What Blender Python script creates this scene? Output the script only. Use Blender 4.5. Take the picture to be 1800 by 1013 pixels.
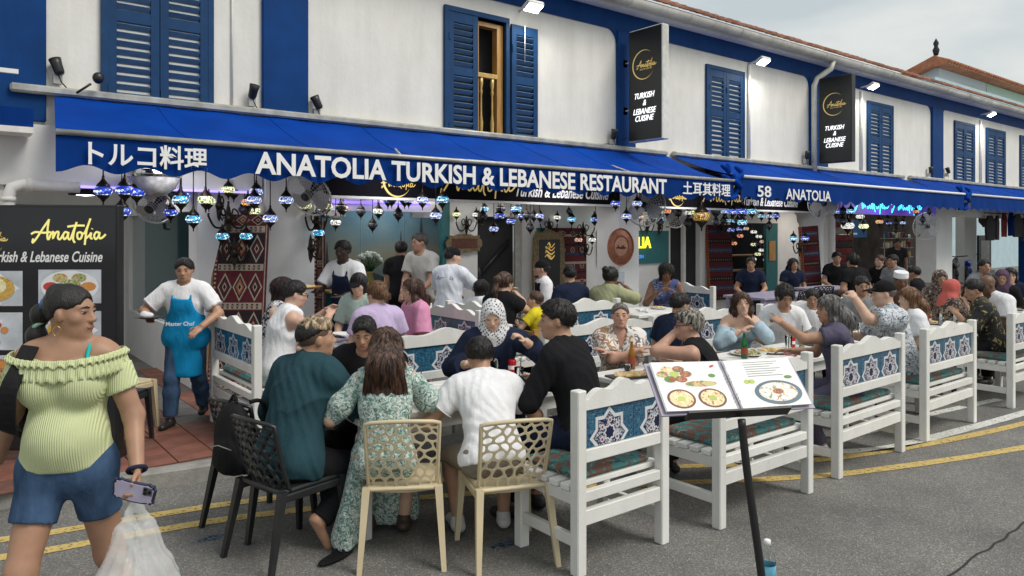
import bpy, bmesh, math, random
import numpy as np
from mathutils import Vector, Matrix
rad = math.radians
for o in list(bpy.data.objects): bpy.data.objects.remove(o, do_unlink=True)
S = bpy.context.scene
C = S.collection
random.seed(7)
# ------------------------------------------------------------------ camera, sky, sun, exposure
cam = bpy.data.cameras.new('camera'); camo = bpy.data.objects.new('camera', cam); C.objects.link(camo)
cam.sensor_width = 36; cam.lens = 26.0; cam.clip_end = 3000; cam.clip_start = .05
cam.shift_y = -0.0536
FW = Vector((0.6184, 0.7859, 0)); RT = Vector((0.7859, -0.6184, 0))
camo.matrix_world = Matrix(((RT.x, 0, -FW.x, 0), (RT.y, 0, -FW.y, 0), (0, 1, 0, 1.9), (0, 0, 0, 1)))
S.camera = camo
SUN_EL, SUN_AZ = rad(58), rad(-60)         # high soft light from behind the camera
world = bpy.data.worlds.new('World'); S.world = world; world.use_nodes = True
wn, wl = world.node_tree.nodes, world.node_tree.links
wn.clear()
wo = wn.new('ShaderNodeOutputWorld'); bg = wn.new('ShaderNodeBackground'); sky = wn.new('ShaderNodeTexSky')
sky.sky_type = 'NISHITA'; sky.sun_disc = False; sky.sun_elevation = SUN_EL; sky.sun_rotation = rad(150)
sky.air_density = 1.4; sky.dust_density = 3.0
tc = wn.new('ShaderNodeTexCoord'); mp = wn.new('ShaderNodeMapping'); mp.inputs['Scale'].default_value = (1.3, 1.3, 4.0)
mp.inputs['Location'].default_value = (0.3, 0.9, 0.2)
nz = wn.new('ShaderNodeTexNoise'); nz.inputs['Scale'].default_value = 2.2; nz.inputs['Detail'].default_value = 7; nz.inputs['Roughness'].default_value = .52
cr = wn.new('ShaderNodeValToRGB'); cr.color_ramp.elements[0].position = .40; cr.color_ramp.elements[0].color = (3.55, 3.95, 4.1, 1)
cr.color_ramp.elements[1].position = .62; cr.color_ramp.elements[1].color = (4.95, 5.05, 4.9, 1)
mx = wn.new('ShaderNodeMixRGB'); mx.inputs[0].default_value = .92
wl.new(tc.outputs['Generated'], mp.inputs[0]); wl.new(mp.outputs[0], nz.inputs['Vector']); wl.new(nz.outputs[0], cr.inputs[0])
wl.new(sky.outputs[0], mx.inputs[1]); wl.new(cr.outputs[0], mx.inputs[2]); wl.new(mx.outputs[0], bg.inputs[0])
bg.inputs[1].default_value = .1; wl.new(bg.outputs[0], wo.inputs[0])
sun = bpy.data.lights.new('sun', 'SUN'); sun.energy = 1.5; sun.angle = rad(26); sun.color = (1, .95, .87)
suno = bpy.data.objects.new('sun', sun); C.objects.link(suno)
suno.rotation_euler = Vector((-.35, .75, -1.0)).to_track_quat('-Z', 'Y').to_euler()
S.view_settings.view_transform = 'Standard'; S.view_settings.look = 'None'; S.view_settings.gamma = 1
S.view_settings.exposure = 0.66; S.view_settings.use_curve_mapping = False
S.render.engine = 'CYCLES'; S.cycles.max_bounces = 6; S.cycles.transparent_max_bounces = 12

# ------------------------------------------------------------------ materials
MATS = {}
def mat(name, col=(.5, .5, .5), rough=.6, metal=0, var=.12, scale=12, bump=0, bscale=None, emit=0, ecol=None, alpha=1, trans=0, spec=.5, coord='Object', stretch=(1, 1, 1), sheen=0, dirt=0):
    if name in MATS: return MATS[name]
    m = bpy.data.materials.new(name); m.use_nodes = True; nt = m.node_tree; N, L = nt.nodes, nt.links
    b = N['Principled BSDF']; b.inputs['Roughness'].default_value = rough; b.inputs['Metallic'].default_value = metal
    b.inputs['Specular IOR Level'].default_value = spec
    b.inputs['Base Color'].default_value = (*col, 1)
    if sheen: b.inputs['Sheen Weight'].default_value = sheen
    t = N.new('ShaderNodeTexCoord'); mpn = N.new('ShaderNodeMapping'); mpn.inputs['Scale'].default_value = stretch
    L.new(t.outputs[coord], mpn.inputs[0])
    if var:
        n = N.new('ShaderNodeTexNoise'); n.inputs['Scale'].default_value = scale; n.inputs['Detail'].default_value = 5
        L.new(mpn.outputs[0], n.inputs['Vector'])
        r = N.new('ShaderNodeValToRGB')
        r.color_ramp.elements[0].position = .3; r.color_ramp.elements[1].position = .7
        r.color_ramp.elements[0].color = (*[c * (1 - var) for c in col], 1)
        r.color_ramp.elements[1].color = (*[min(1, c * (1 + var)) for c in col], 1)
        L.new(n.outputs[0], r.inputs[0]); out = r.outputs[0]
        if dirt:
            n2 = N.new('ShaderNodeTexNoise'); n2.inputs['Scale'].default_value = 1.1; n2.inputs['Detail'].default_value = 9; n2.inputs['Roughness'].default_value = .7
            mp2 = N.new('ShaderNodeMapping'); mp2.inputs['Scale'].default_value = (1.5, 1.5, .5); L.new(t.outputs['Object'], mp2.inputs[0]); L.new(mp2.outputs[0], n2.inputs['Vector'])
            r2 = N.new('ShaderNodeValToRGB'); r2.color_ramp.elements[0].position = .38; r2.color_ramp.elements[1].position = .58
            r2.color_ramp.elements[0].color = (1 - dirt, 1 - dirt, 1 - dirt * 1.15, 1); r2.color_ramp.elements[1].color = (1, 1, 1, 1)
            mm = N.new('ShaderNodeMixRGB'); mm.blend_type = 'MULTIPLY'; mm.inputs[0].default_value = 1
            L.new(n2.outputs[0], r2.inputs[0]); L.new(out, mm.inputs[1]); L.new(r2.outputs[0], mm.inputs[2]); out = mm.outputs[0]
        L.new(out, b.inputs['Base Color'])
    if bump:
        n = N.new('ShaderNodeTexNoise'); n.inputs['Scale'].default_value = bscale or scale * 3; n.inputs['Detail'].default_value = 4
        L.new(mpn.outputs[0], n.inputs['Vector'])
        bu = N.new('ShaderNodeBump'); bu.inputs['Strength'].default_value = bump; bu.inputs['Distance'].default_value = .01
        L.new(n.outputs[0], bu.inputs['Height']); L.new(bu.outputs[0], b.inputs['Normal'])
    if emit:
        b.inputs['Emission Color'].default_value = (*(ecol or col), 1); b.inputs['Emission Strength'].default_value = emit
    if trans: b.inputs['Transmission Weight'].default_value = trans
    if alpha < 1: b.inputs['Alpha'].default_value = alpha
    MATS[name] = m; return m
def bsdf(m): return m.node_tree.nodes['Principled BSDF']
def cells(name, cols, scale, edge=(.02, .02, .02), ew=.06, rough=.4, emit=0, dist=0, stretch=(1, 1, 1), coord='Object'):
    """random coloured voronoi cells with a dark joint between them"""
    if name in MATS: return MATS[name]
    m = mat(name, cols[0], rough, var=0); N, L = m.node_tree.nodes, m.node_tree.links; b = bsdf(m)
    t = N.new('ShaderNodeTexCoord'); mpn = N.new('ShaderNodeMapping'); mpn.inputs['Scale'].default_value = stretch; L.new(t.outputs[coord], mpn.inputs[0])
    v = N.new('ShaderNodeTexVoronoi'); v.inputs['Scale'].default_value = scale; L.new(mpn.outputs[0], v.inputs['Vector'])
    e = N.new('ShaderNodeTexVoronoi'); e.feature = 'DISTANCE_TO_EDGE'; e.inputs['Scale'].default_value = scale; L.new(mpn.outputs[0], e.inputs['Vector'])
    s = N.new('ShaderNodeSeparateColor'); L.new(v.outputs['Color'], s.inputs[0])
    r = N.new('ShaderNodeValToRGB'); r.color_ramp.interpolation = 'CONSTANT'; k = len(cols)
    while len(r.color_ramp.elements) < k: r.color_ramp.elements.new(.5)
    for i, c in enumerate(cols): r.color_ramp.elements[i].position = i / k; r.color_ramp.elements[i].color = (*c, 1)
    L.new(s.outputs[0], r.inputs[0])
    g = N.new('ShaderNodeMath'); g.operation = 'GREATER_THAN'; g.inputs[1].default_value = ew; L.new(e.outputs['Distance'], g.inputs[0])
    x = N.new('ShaderNodeMixRGB'); x.inputs[1].default_value = (*edge, 1); L.new(g.outputs[0], x.inputs[0]); L.new(r.outputs[0], x.inputs[2])
    L.new(x.outputs[0], b.inputs['Base Color'])
    if emit: L.new(x.outputs[0], b.inputs['Emission Color']); b.inputs['Emission Strength'].default_value = emit
    return m
def blobs(name, base, layers, rough=.85, bump=.15):
    """printed cloth or food: noise-shaped patches of each layer colour; layer=(colour, scale, threshold, distortion[, stretch])"""
    if name in MATS: return MATS[name]
    m = mat(name, base, rough, var=0, bump=bump, bscale=60); N, L = m.node_tree.nodes, m.node_tree.links; b = bsdf(m)
    t = N.new('ShaderNodeTexCoord'); prev = None
    for i, ly in enumerate(layers):
        col, sc, th, di = ly[:4]
        mpn = N.new('ShaderNodeMapping'); mpn.inputs['Location'].default_value = (i * 3.7, i * 1.3, i * 5.1)
        if len(ly) > 4: mpn.inputs['Scale'].default_value = ly[4]
        L.new(t.outputs['Object'], mpn.inputs[0])
        n = N.new('ShaderNodeTexNoise'); n.inputs['Scale'].default_value = sc; n.inputs['Detail'].default_value = 2; n.inputs['Distortion'].default_value = di
        L.new(mpn.outputs[0], n.inputs['Vector'])
        r = N.new('ShaderNodeValToRGB'); r.color_ramp.elements[0].position = th; r.color_ramp.elements[1].position = th + .02
        L.new(n.outputs[0], r.inputs[0])
        x = N.new('ShaderNodeMixRGB'); x.inputs[2].default_value = (*col, 1); L.new(r.outputs[0], x.inputs[0])
        if prev: L.new(prev, x.inputs[1])
        else: x.inputs[1].default_value = (*base, 1)
        prev = x.outputs[0]
    L.new(prev, b.inputs['Base Color']); return m
def waves(name, base, cols, scale, dist, width=.35, rough=.85, noise=2.0):
    """curled line print"""
    if name in MATS: return MATS[name]
    m = mat(name, base, rough, var=0); N, L = m.node_tree.nodes, m.node_tree.links; b = bsdf(m)
    t = N.new('ShaderNodeTexCoord'); prev = None
    for i, c in enumerate(cols):
        mpn = N.new('ShaderNodeMapping'); mpn.inputs['Location'].default_value = (i * 2.3, i * 4.1, i); L.new(t.outputs['Object'], mpn.inputs[0])
        w = N.new('ShaderNodeTexWave'); w.wave_type = 'RINGS'; w.inputs['Scale'].default_value = scale; w.inputs['Distortion'].default_value = dist
        w.inputs['Detail'].default_value = 1; w.inputs['Detail Scale'].default_value = noise; L.new(mpn.outputs[0], w.inputs['Vector'])
        n = N.new('ShaderNodeTexNoise'); n.inputs['Scale'].default_value = 7 + i; L.new(mpn.outputs[0], n.inputs['Vector'])
        mu = N.new('ShaderNodeMath'); mu.operation = 'MULTIPLY'; r1 = N.new('ShaderNodeValToRGB'); r1.color_ramp.elements[0].position = .5; r1.color_ramp.elements[1].position = .52
        r = N.new('ShaderNodeValToRGB'); r.color_ramp.elements[0].position = 1 - width; r.color_ramp.elements[1].position = 1.02 - width
        L.new(w.outputs[1], r.inputs[0]); L.new(n.outputs[0], r1.inputs[0]); L.new(r.outputs[0], mu.inputs[0]); L.new(r1.outputs[0], mu.inputs[1])
        x = N.new('ShaderNodeMixRGB'); x.inputs[2].default_value = (*c, 1); L.new(mu.outputs[0], x.inputs[0])
        if prev: L.new(prev, x.inputs[1])
        else: x.inputs[1].default_value = (*base, 1)
        prev = x.outputs[0]
    L.new(prev, b.inputs['Base Color']); return m

# ------------------------------------------------------------------ object helpers
def link(name, me, parent=None, loc=None, rot=None):
    o = bpy.data.objects.new(name, me); C.objects.link(o)
    if parent is not None: o.parent = parent
    if loc is not None: o.location = loc
    if rot is not None: o.rotation_euler = rot
    return o
def tag(o, label=None, cat=None, group=None, kind=None):
    if label: o['label'] = label
    if cat: o['category'] = cat
    if group: o['group'] = group
    if kind: o['kind'] = kind
    return o
def thing(name, label, cat, loc=(0, 0, 0), rz=0, group=None):
    o = link(name, None, None, loc, (0, 0, rz)); o.empty_display_size = .1
    return tag(o, label, cat, group)
def dup(o, parent=None):
    c = o.copy(); C.objects.link(c)
    if parent is not None: c.parent = parent
    for ch in list(o.children): dup(ch, c)
    return c
def mesh_np(name, V, F, mats, smooth=True, midx=None):
    me = bpy.data.meshes.new(name); V = np.asarray(V, np.float32); F = np.asarray(F, np.int32)
    me.vertices.add(len(V)); me.vertices.foreach_set('co', V.ravel())
    k = F.shape[1]; me.loops.add(F.size); me.loops.foreach_set('vertex_index', F.ravel())
    me.polygons.add(len(F)); me.polygons.foreach_set('loop_start', np.arange(0, F.size, k, dtype=np.int32))
    me.polygons.foreach_set('use_smooth', np.full(len(F), smooth))
    for m in mats: me.materials.append(m)
    if midx is not None: me.polygons.foreach_set('material_index', np.asarray(midx, np.int32))
    me.update(calc_edges=True); me.validate(); return me
class MB:
    """collects simple solids in one mesh"""
    def __init__(s): s.v = []; s.f = []; s.m = []; s.sm = []
    def add(s, vs, fs, mi=0, smooth=False, M=None):
        n = len(s.v)
        s.v += [tuple(M @ Vector(p)) for p in vs] if M is not None else [tuple(p) for p in vs]
        for f in fs: s.f.append([i + n for i in f]); s.m.append(mi); s.sm.append(smooth)
        return s
    def box(s, lo, hi, mi=0, M=None, ch=0):
        (x0, y0, z0), (x1, y1, z1) = lo, hi
        if ch:
            b = bmesh.new(); bmesh.ops.create_cube(b, size=1)
            for v in b.verts: v.co = Vector(((x0 + x1) / 2 + v.co.x * (x1 - x0), (y0 + y1) / 2 + v.co.y * (y1 - y0), (z0 + z1) / 2 + v.co.z * (z1 - z0)))
            bmesh.ops.bevel(b, geom=b.edges[:], offset=ch, segments=1, affect='EDGES', profile=.5)
            b.verts.index_update(); s.add([v.co for v in b.verts], [[v.index for v in f.verts] for f in b.faces], mi, False, M); b.free(); return s
        v = [(x0, y0, z0), (x1, y0, z0), (x1, y1, z0), (x0, y1, z0), (x0, y0, z1), (x1, y0, z1), (x1, y1, z1), (x0, y1, z1)]
        return s.add(v, [(3, 2, 1, 0), (4, 5, 6, 7), (0, 1, 5, 4), (1, 2, 6, 5), (2, 3, 7, 6), (3, 0, 4, 7)], mi, False, M)
    def tube(s, pts, r, n=8, mi=0, cap=True, M=None, close=False):
        pts = [Vector(p) for p in pts]; R = r if isinstance(r, (list, tuple)) else [r] * len(pts); vs = []; fs = []
        K = len(pts); up = None
        for i, p in enumerate(pts):
            a = pts[i - 1] if (i > 0 or close) else p; b = pts[(i + 1) % K] if (i < K - 1 or close) else p
            d = (b - a).normalized()
            if up is None: up = Vector((0, 0, 1)) if abs(d.z) < .9 else Vector((0, 1, 0))
            x = d.cross(up).normalized(); y = x.cross(d).normalized(); up = y
            for k in range(n):
                t = 2 * math.pi * k / n; vs.append(p + (x * math.cos(t) + y * math.sin(t)) * R[i])
        for i in range(K - 1 if not close else K):
            j = (i + 1) % K
            for k in range(n): fs.append((i * n + k, i * n + (k + 1) % n, j * n + (k + 1) % n, j * n + k))
        if cap and not close: fs.append(tuple(range(n))[::-1]); fs.append(tuple((K - 1) * n + k for k in range(n)))
        return s.add(vs, fs, mi, True, M)
    def lathe(s, prof, n=16, c=(0, 0, 0), mi=0, M=None, cap=True):
        vs = []; fs = []; c = Vector(c)
        for r, z in prof:
            for k in range(n): t = 2 * math.pi * k / n; vs.append(c + Vector((r * math.cos(t), r * math.sin(t), z)))
        for i in range(len(prof) - 1):
            for k in range(n): fs.append((i * n + k, i * n + (k + 1) % n, (i + 1) * n + (k + 1) % n, (i + 1) * n + k))
        if cap: fs.append(tuple(range(n))[::-1]); fs.append(tuple((len(prof) - 1) * n + k for k in range(n)))
        return s.add(vs, fs, mi, True, M)
    def ball(s, c, r, n=12, mi=0, M=None):
        r = r if isinstance(r, (list, tuple)) else (r, r, r); vs = []; fs = []; m = n // 2
        for i in range(m + 1):
            a = math.pi * i / m
            for k in range(n): t = 2 * math.pi * k / n; vs.append((c[0] + r[0] * math.sin(a) * math.cos(t), c[1] + r[1] * math.sin(a) * math.sin(t), c[2] - r[2] * math.cos(a)))
        for i in range(m):
            for k in range(n): fs.append((i * n + k, i * n + (k + 1) % n, (i + 1) * n + (k + 1) % n, (i + 1) * n + k))
        return s.add(vs, fs, mi, True, M)
    def prism(s, poly, y0, y1, mi=0, M=None):
        """polygon in x,z (counterclockwise seen from -y) pushed from y0 to y1"""
        n = len(poly); vs = [(x, y0, z) for x, z in poly] + [(x, y1, z) for x, z in poly]
        fs = [tuple(range(n)), tuple(range(2 * n - 1, n - 1, -1))] + [(i, i + n, (i + 1) % n + n, (i + 1) % n) for i in range(n)]
        return s.add(vs, fs, mi, False, M)
    def flat(s, poly, y, mi=0, M=None): return s.add([(x, y, z) for x, z in poly], [tuple(range(len(poly)))], mi, False, M)
    def ribbon(s, pts, w, y=0, mi=0, M=None, off=0):
        """flat stroke in the x,z plane"""
        P = [Vector((p[0], p[1])) for p in pts]; vs = []; K = len(P)
        for i in range(K):
            d = (P[min(i + 1, K - 1)] - P[max(i - 1, 0)]).normalized(); nn = Vector((-d.y, d.x)); ww = w[i] if isinstance(w, list) else w
            for sg in (1, -1): q = P[i] + nn * ww * sg / 2; vs.append((q.x, y, q.y))
        return s.add(vs, [(2 * i, 2 * i + 1, 2 * i + 3, 2 * i + 2) for i in range(K - 1)], mi, False, M)
    def mesh(s, name, mats):
        me = bpy.data.meshes.new(name); me.from_pydata(s.v, [], s.f)
        mats = mats if isinstance(mats, (list, tuple)) else [mats]
        for m in mats: me.materials.append(m)
        me.polygons.foreach_set('material_index', s.m); me.polygons.foreach_set('use_smooth', s.sm); me.update(); return me
    def build(s, name, mats, parent=None, loc=None, rot=None): return link(name, s.mesh(name, mats), parent, loc, rot)
def T(x=0, y=0, z=0, rz=0, rx=0, ry=0, s=1):
    return Matrix.Translation((x, y, z)) @ Matrix.Rotation(rz, 4, 'Z') @ Matrix.Rotation(ry, 4, 'Y') @ Matrix.Rotation(rx, 4, 'X') @ Matrix.Scale(s, 4)
FONT_CACHE = {}
def text(body, size, m, name='lettering', parent=None, M=None, bold=0, sx=1, shear=0, width=None, depth=.002, align='CENTER', height=None, space=1):
    """flat lettering standing in the x,z plane, facing -y, as a mesh"""
    cu = bpy.data.curves.new('t', 'FONT'); cu.body = body; cu.size = size; cu.align_x = align; cu.align_y = 'CENTER'; cu.offset = bold; cu.shear = shear
    cu.extrude = depth / 2; cu.resolution_u = 3; cu.space_character = space; o = bpy.data.objects.new('t', cu); C.objects.link(o)
    me = bpy.data.meshes.new_from_object(o.evaluated_get(bpy.context.evaluated_depsgraph_get()))
    bpy.data.objects.remove(o, do_unlink=True)
    n = len(me.vertices); co = np.zeros(n * 3, np.float32); me.vertices.foreach_get('co', co); co = co.reshape(-1, 3)
    w = co[:, 0].max() - co[:, 0].min(); h = co[:, 1].max() - co[:, 1].min()
    kx = width / w if width else sx; ky = height / h if height else 1
    if width and not height: ky = 1
    cy = (co[:, 1].max() + co[:, 1].min()) / 2; cx = (co[:, 0].max() + co[:, 0].min()) / 2 if align == 'CENTER' else co[:, 0].min()
    out = np.stack([(co[:, 0] - cx) * kx, -co[:, 2], (co[:, 1] - cy) * ky], 1)
    me.vertices.foreach_set('co', out.ravel().astype(np.float32)); me.materials.clear(); me.materials.append(m); me.name = name
    if M is not None: me.transform(M)
    me.update(); return link(name, me, parent)
# handwritten word drawn as strokes in a 0..10 wide box
SCRIPT = [[(.2, .1), (.1, -.5), (.7, .2), (1.6, 1.6), (2.3, 2.6), (2.35, 2.7), (2.2, 1.6), (2.15, .3), (2.3, -.1)], [(-.1, .7), (.5, 1.0), (1.6, .9), (2.6, 1.0)],
          [(2.3, -.1), (2.7, .8), (3.0, 1.0), (2.9, .1), (3.3, .9), (3.7, 1.0), (3.6, .2), (3.9, 0), (4.3, .6)],
          [(5.0, .9), (4.6, 1.0), (4.3, .5), (4.5, .0), (4.9, .4), (5.05, 1.0), (5.0, .2), (5.3, 0), (5.7, 1.0), (6.2, 2.4)], [(6.2, 2.4), (5.8, 1.0), (5.7, .0), (5.95, -.5)], [(4.9, 1.75), (6.0, 1.9), (7.3, 1.9)],
          [(6.7, 1.0), (6.3, .8), (6.35, .1), (6.75, .1), (6.95, .7), (6.7, 1.0), (7.2, .8), (7.7, 1.8), (8.1, 2.9), (7.6, 1.4), (7.4, .1), (7.3, -.8)],
          [(7.45, .1), (8.0, .6), (8.2, .9), (8.1, .2), (8.4, .1)], [(8.3, 1.4), (8.36, 1.5)],
          [(9.3, .9), (8.9, 1.0), (8.6, .5), (8.8, .0), (9.2, .4), (9.35, 1.0), (9.3, .2), (9.7, .2), (10.2, .7)]]
def smooth_path(P, k=4):
    P = [Vector(p) for p in P]; out = []
    for i in range(len(P) - 1):
        a, b, c, d = P[max(i - 1, 0)], P[i], P[i + 1], P[min(i + 2, len(P) - 1)]
        for j in range(k):
            t = j / k; out.append(.5 * ((2 * b) + (c - a) * t + (2 * a - 5 * b + 4 * c - d) * t * t + (3 * b - a - 3 * c + d) * t ** 3))
    out.append(P[-1]); return out
def script_word(mb, x, z, w, stroke, y, mi=0, M=None):
    k = w / 10.3
    for st in SCRIPT: mb.ribbon([(x + p.x * k, z + p.y * k) for p in smooth_path(st)], stroke, y, mi, M)
def arc(mb, cx, cz, r, a0, a1, w0, y, mi=0, n=28, M=None):
    pts = []; ws = []
    for i in range(n + 1):
        t = rad(a0 + (a1 - a0) * i / n); pts.append((cx + r * math.cos(t), cz + r * math.sin(t))); ws.append(max(.0015, w0 * math.sin(math.pi * i / n)))
    mb.ribbon(pts, ws, y, mi, M)
# ------------------------------------------------------------------ smooth-union solids -> one continuous surface
def A3(p): return np.asarray(p, np.float32)
class Field:
    def __init__(s, lo, hi, cell):
        s.c = cell; s.lo = A3(lo) - 3 * cell; s.n = np.ceil((A3(hi) - s.lo) / cell).astype(int) + 4
        s.F = np.full(s.n, .5, np.float32); s.ax = [s.lo[i] + np.arange(s.n[i], dtype=np.float32) * cell for i in range(3)]
    def sl(s, lo, hi, pad):
        r = []
        for i in range(3):
            a = int(max(0, math.floor((lo[i] - pad - s.lo[i]) / s.c))); b = int(min(s.n[i], math.ceil((hi[i] + pad - s.lo[i]) / s.c) + 1)); r.append(slice(a, max(a, b)))
        return tuple(r)
    def grid(s, sl): return s.ax[0][sl[0]][:, None, None], s.ax[1][sl[1]][None, :, None], s.ax[2][sl[2]][None, None, :]
    def mix(s, sl, d, k, op):
        f = s.F[sl]
        if op == '+':
            h = np.maximum(k - np.abs(f - d), 0) / k; s.F[sl] = np.minimum(f, d) - h * h * k * .25
        elif op == '-':
            d = -d; h = np.maximum(k - np.abs(f - d), 0) / k; s.F[sl] = np.maximum(f, d) + h * h * k * .25
        else: s.F[sl] = np.maximum(f, d)
    def cap(s, a, b, r1, r2, k=.02, n=None, fl=1, clip=None, op='+'):
        a, b = A3(a), A3(b); rm = max(r1, r2) / min(1, fl) if fl < 1 else max(r1, r2) * fl
        rm = max(r1, r2, rm if n is not None else 0)
        sl = s.sl(np.minimum(a, b) - rm, np.maximum(a, b) + rm, k + 2 * s.c)
        X, Y, Z = s.grid(sl); ba = b - a; L2 = max(float(ba @ ba), 1e-9)
        x, y, z = X - a[0], Y - a[1], Z - a[2]
        t = np.clip((x * ba[0] + y * ba[1] + z * ba[2]) / L2, 0, 1)
        x, y, z = x - t * ba[0], y - t * ba[1], z - t * ba[2]
        if n is not None:
            n = A3(n) / np.linalg.norm(n); q = (x * n[0] + y * n[1] + z * n[2]) * (1 / fl - 1); x, y, z = x + q * n[0], y + q * n[1], z + q * n[2]
        d = np.sqrt(x * x + y * y + z * z) - (r1 + (r2 - r1) * t)
        if clip is not None:
            for pc, nc in (clip if isinstance(clip, list) else [clip]):
                pc, nc = A3(pc), A3(nc) / np.linalg.norm(nc); d = np.maximum(d, (X - pc[0]) * nc[0] + (Y - pc[1]) * nc[1] + (Z - pc[2]) * nc[2])
        s.mix(sl, d, k, op)
    def ell(s, c, r, R=None, k=.02, op='+', clip=None):
        c, r = A3(c), A3(r); m = float(r.max()); sl = s.sl(c - m, c + m, k + 2 * s.c); X, Y, Z = s.grid(sl); x, y, z = X - c[0], Y - c[1], Z - c[2]
        if R is not None:
            R = np.asarray(R, np.float32); x, y, z = x * R[0, 0] + y * R[1, 0] + z * R[2, 0], x * R[0, 1] + y * R[1, 1] + z * R[2, 1], x * R[0, 2] + y * R[1, 2] + z * R[2, 2]
        k0 = np.sqrt((x / r[0]) ** 2 + (y / r[1]) ** 2 + (z / r[2]) ** 2); k1 = np.sqrt((x / r[0] ** 2) ** 2 + (y / r[1] ** 2) ** 2 + (z / r[2] ** 2) ** 2) + 1e-6
        d = k0 * (k0 - 1) / k1; d = np.where(k0 < .05, -r.min(), d)
        if clip is not None:
            for pc, nc in (clip if isinstance(clip, list) else [clip]):
                pc, nc = A3(pc), A3(nc) / np.linalg.norm(nc); d = np.maximum(d, (X - pc[0]) * nc[0] + (Y - pc[1]) * nc[1] + (Z - pc[2]) * nc[2])
        s.mix(sl, d, k, op)
    def cut(s, pc, nc):
        X, Y, Z = s.grid((slice(None),) * 3); pc, nc = A3(pc), A3(nc) / np.linalg.norm(nc)
        s.F = np.maximum(s.F, (X - pc[0]) * nc[0] + (Y - pc[1]) * nc[1] + (Z - pc[2]) * nc[2]).astype(np.float32)
    def wrinkle(s, fn):
        I = np.nonzero(np.abs(s.F) < .03)
        if len(I[0]): s.F[I] += fn(s.ax[0][I[0]], s.ax[1][I[1]], s.ax[2][I[2]]).astype(np.float32)
    def mesh(s, name, m):
        F = s.F; n0, n1, n2 = F.shape; ins = F < 0
        pos = np.zeros((n0 - 1, n1 - 1, n2 - 1, 3), np.float32); cnt = np.zeros((n0 - 1, n1 - 1, n2 - 1), np.float32); Q = []
        idx = np.full((n0 - 1, n1 - 1, n2 - 1), -1, np.int32); edges = []
        for a in range(3):
            s0 = [slice(None)] * 3; s1 = [slice(None)] * 3; s0[a] = slice(0, -1); s1[a] = slice(1, None)
            I = np.array(np.nonzero(ins[tuple(s0)] != ins[tuple(s1)]))
            if I.shape[1] == 0: continue
            J = I.copy(); J[a] += 1; f0 = F[tuple(I)]; f1 = F[tuple(J)]; t = f0 / (f0 - f1)
            p = I.T.astype(np.float32); p[:, a] += t; b, c = (a + 1) % 3, (a + 2) % 3
            ok = (I[b] > 0) & (I[c] > 0) & (I[b] < F.shape[b] - 1) & (I[c] < F.shape[c] - 1)
            I, p, f0 = I[:, ok], p[ok], f0[ok]; quad = []
            for db, dc in ((0, 0), (-1, 0), (-1, -1), (0, -1)):
                K = I.copy(); K[b] += db; K[c] += dc; quad.append(np.ravel_multi_index(tuple(K), cnt.shape))
                np.add.at(pos.reshape(-1, 3), quad[-1], p); np.add.at(cnt.reshape(-1), quad[-1], 1)
            q = np.stack(quad, 1); fl = f0 >= 0; q[fl] = q[fl][:, ::-1]; edges.append(q)
        if not edges: return None
        Q = np.concatenate(edges); u, inv = np.unique(Q, return_inverse=True)
        V = pos.reshape(-1, 3)[u] / cnt.reshape(-1)[u][:, None] * s.c + s.lo
        return mesh_np(name, V, inv.reshape(-1, 4), m if isinstance(m, list) else [m])
def rotx(a): c, s = math.cos(a), math.sin(a); return np.array(((1, 0, 0), (0, c, -s), (0, s, c)))
def roty(a): c, s = math.cos(a), math.sin(a); return np.array(((c, 0, s), (0, 1, 0), (-s, 0, c)))
def rotz(a): c, s = math.cos(a), math.sin(a); return np.array(((c, -s, 0), (s, c, 0), (0, 0, 1)))
def unit(v): v = np.asarray(v, float); return v / (np.linalg.norm(v) + 1e-9)
def ik(a, t, l1, l2, pole):
    a, t = np.array(a, float), np.array(t, float); d = t - a; L = np.linalg.norm(d); L = max(.05, min(L, (l1 + l2) * .995)); u = unit(d); t = a + u * L
    x = (l1 * l1 - l2 * l2 + L * L) / (2 * L); h = math.sqrt(max(0, l1 * l1 - x * x)); p = np.array(pole, float); p = p - u * (p @ u)
    return a + u * x + unit(p) * h, t
SKIN = {}
def skin(c):
    k = 'skin_%d' % round(c[0] * 1000)
    m = mat(k, c, .50, var=.13, scale=11, bump=.08, bscale=160)
    b = bsdf(m); b.inputs['Subsurface Weight'].default_value = .12; b.inputs['Subsurface Radius'].default_value = (.02, .008, .004); b.inputs['Subsurface Scale'].default_value = .3
    return m
def hairmat(name, c, c2=None):
    if name in MATS: return MATS[name]
    m = mat(name, c, .42, var=.35 if c2 is None else 0, scale=30, bump=.5, bscale=90, stretch=(3, 3, .35), spec=.45)
    if c2 is not None:
        N, L = m.node_tree.nodes, m.node_tree.links; t = N.new('ShaderNodeTexCoord'); mp_ = N.new('ShaderNodeMapping'); mp_.inputs['Scale'].default_value = (55, 55, 4)
        n = N.new('ShaderNodeTexNoise'); n.inputs['Scale'].default_value = 1; n.inputs['Detail'].default_value = 3; r = N.new('ShaderNodeValToRGB')
        r.color_ramp.elements[0].position = .42; r.color_ramp.elements[0].color = (*c, 1); r.color_ramp.elements[1].position = .62; r.color_ramp.elements[1].color = (*c2, 1)
        L.new(t.outputs['Object'], mp_.inputs[0]); L.new(mp_.outputs[0], n.inputs['Vector']); L.new(n.outputs[0], r.inputs[0]); L.new(r.outputs[0], bsdf(m).inputs['Base Color'])
    return m
def fab(name, c, rough=.92, bump=.38, var=.08):
    m = mat('cloth_' + name, c, rough, var=var, scale=9, bump=bump, bscale=15, spec=.15, stretch=(1.5, 1.5, .6))
    for n in m.node_tree.nodes:
        if n.type == 'BUMP': n.inputs['Distance'].default_value = .03
    return m
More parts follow.
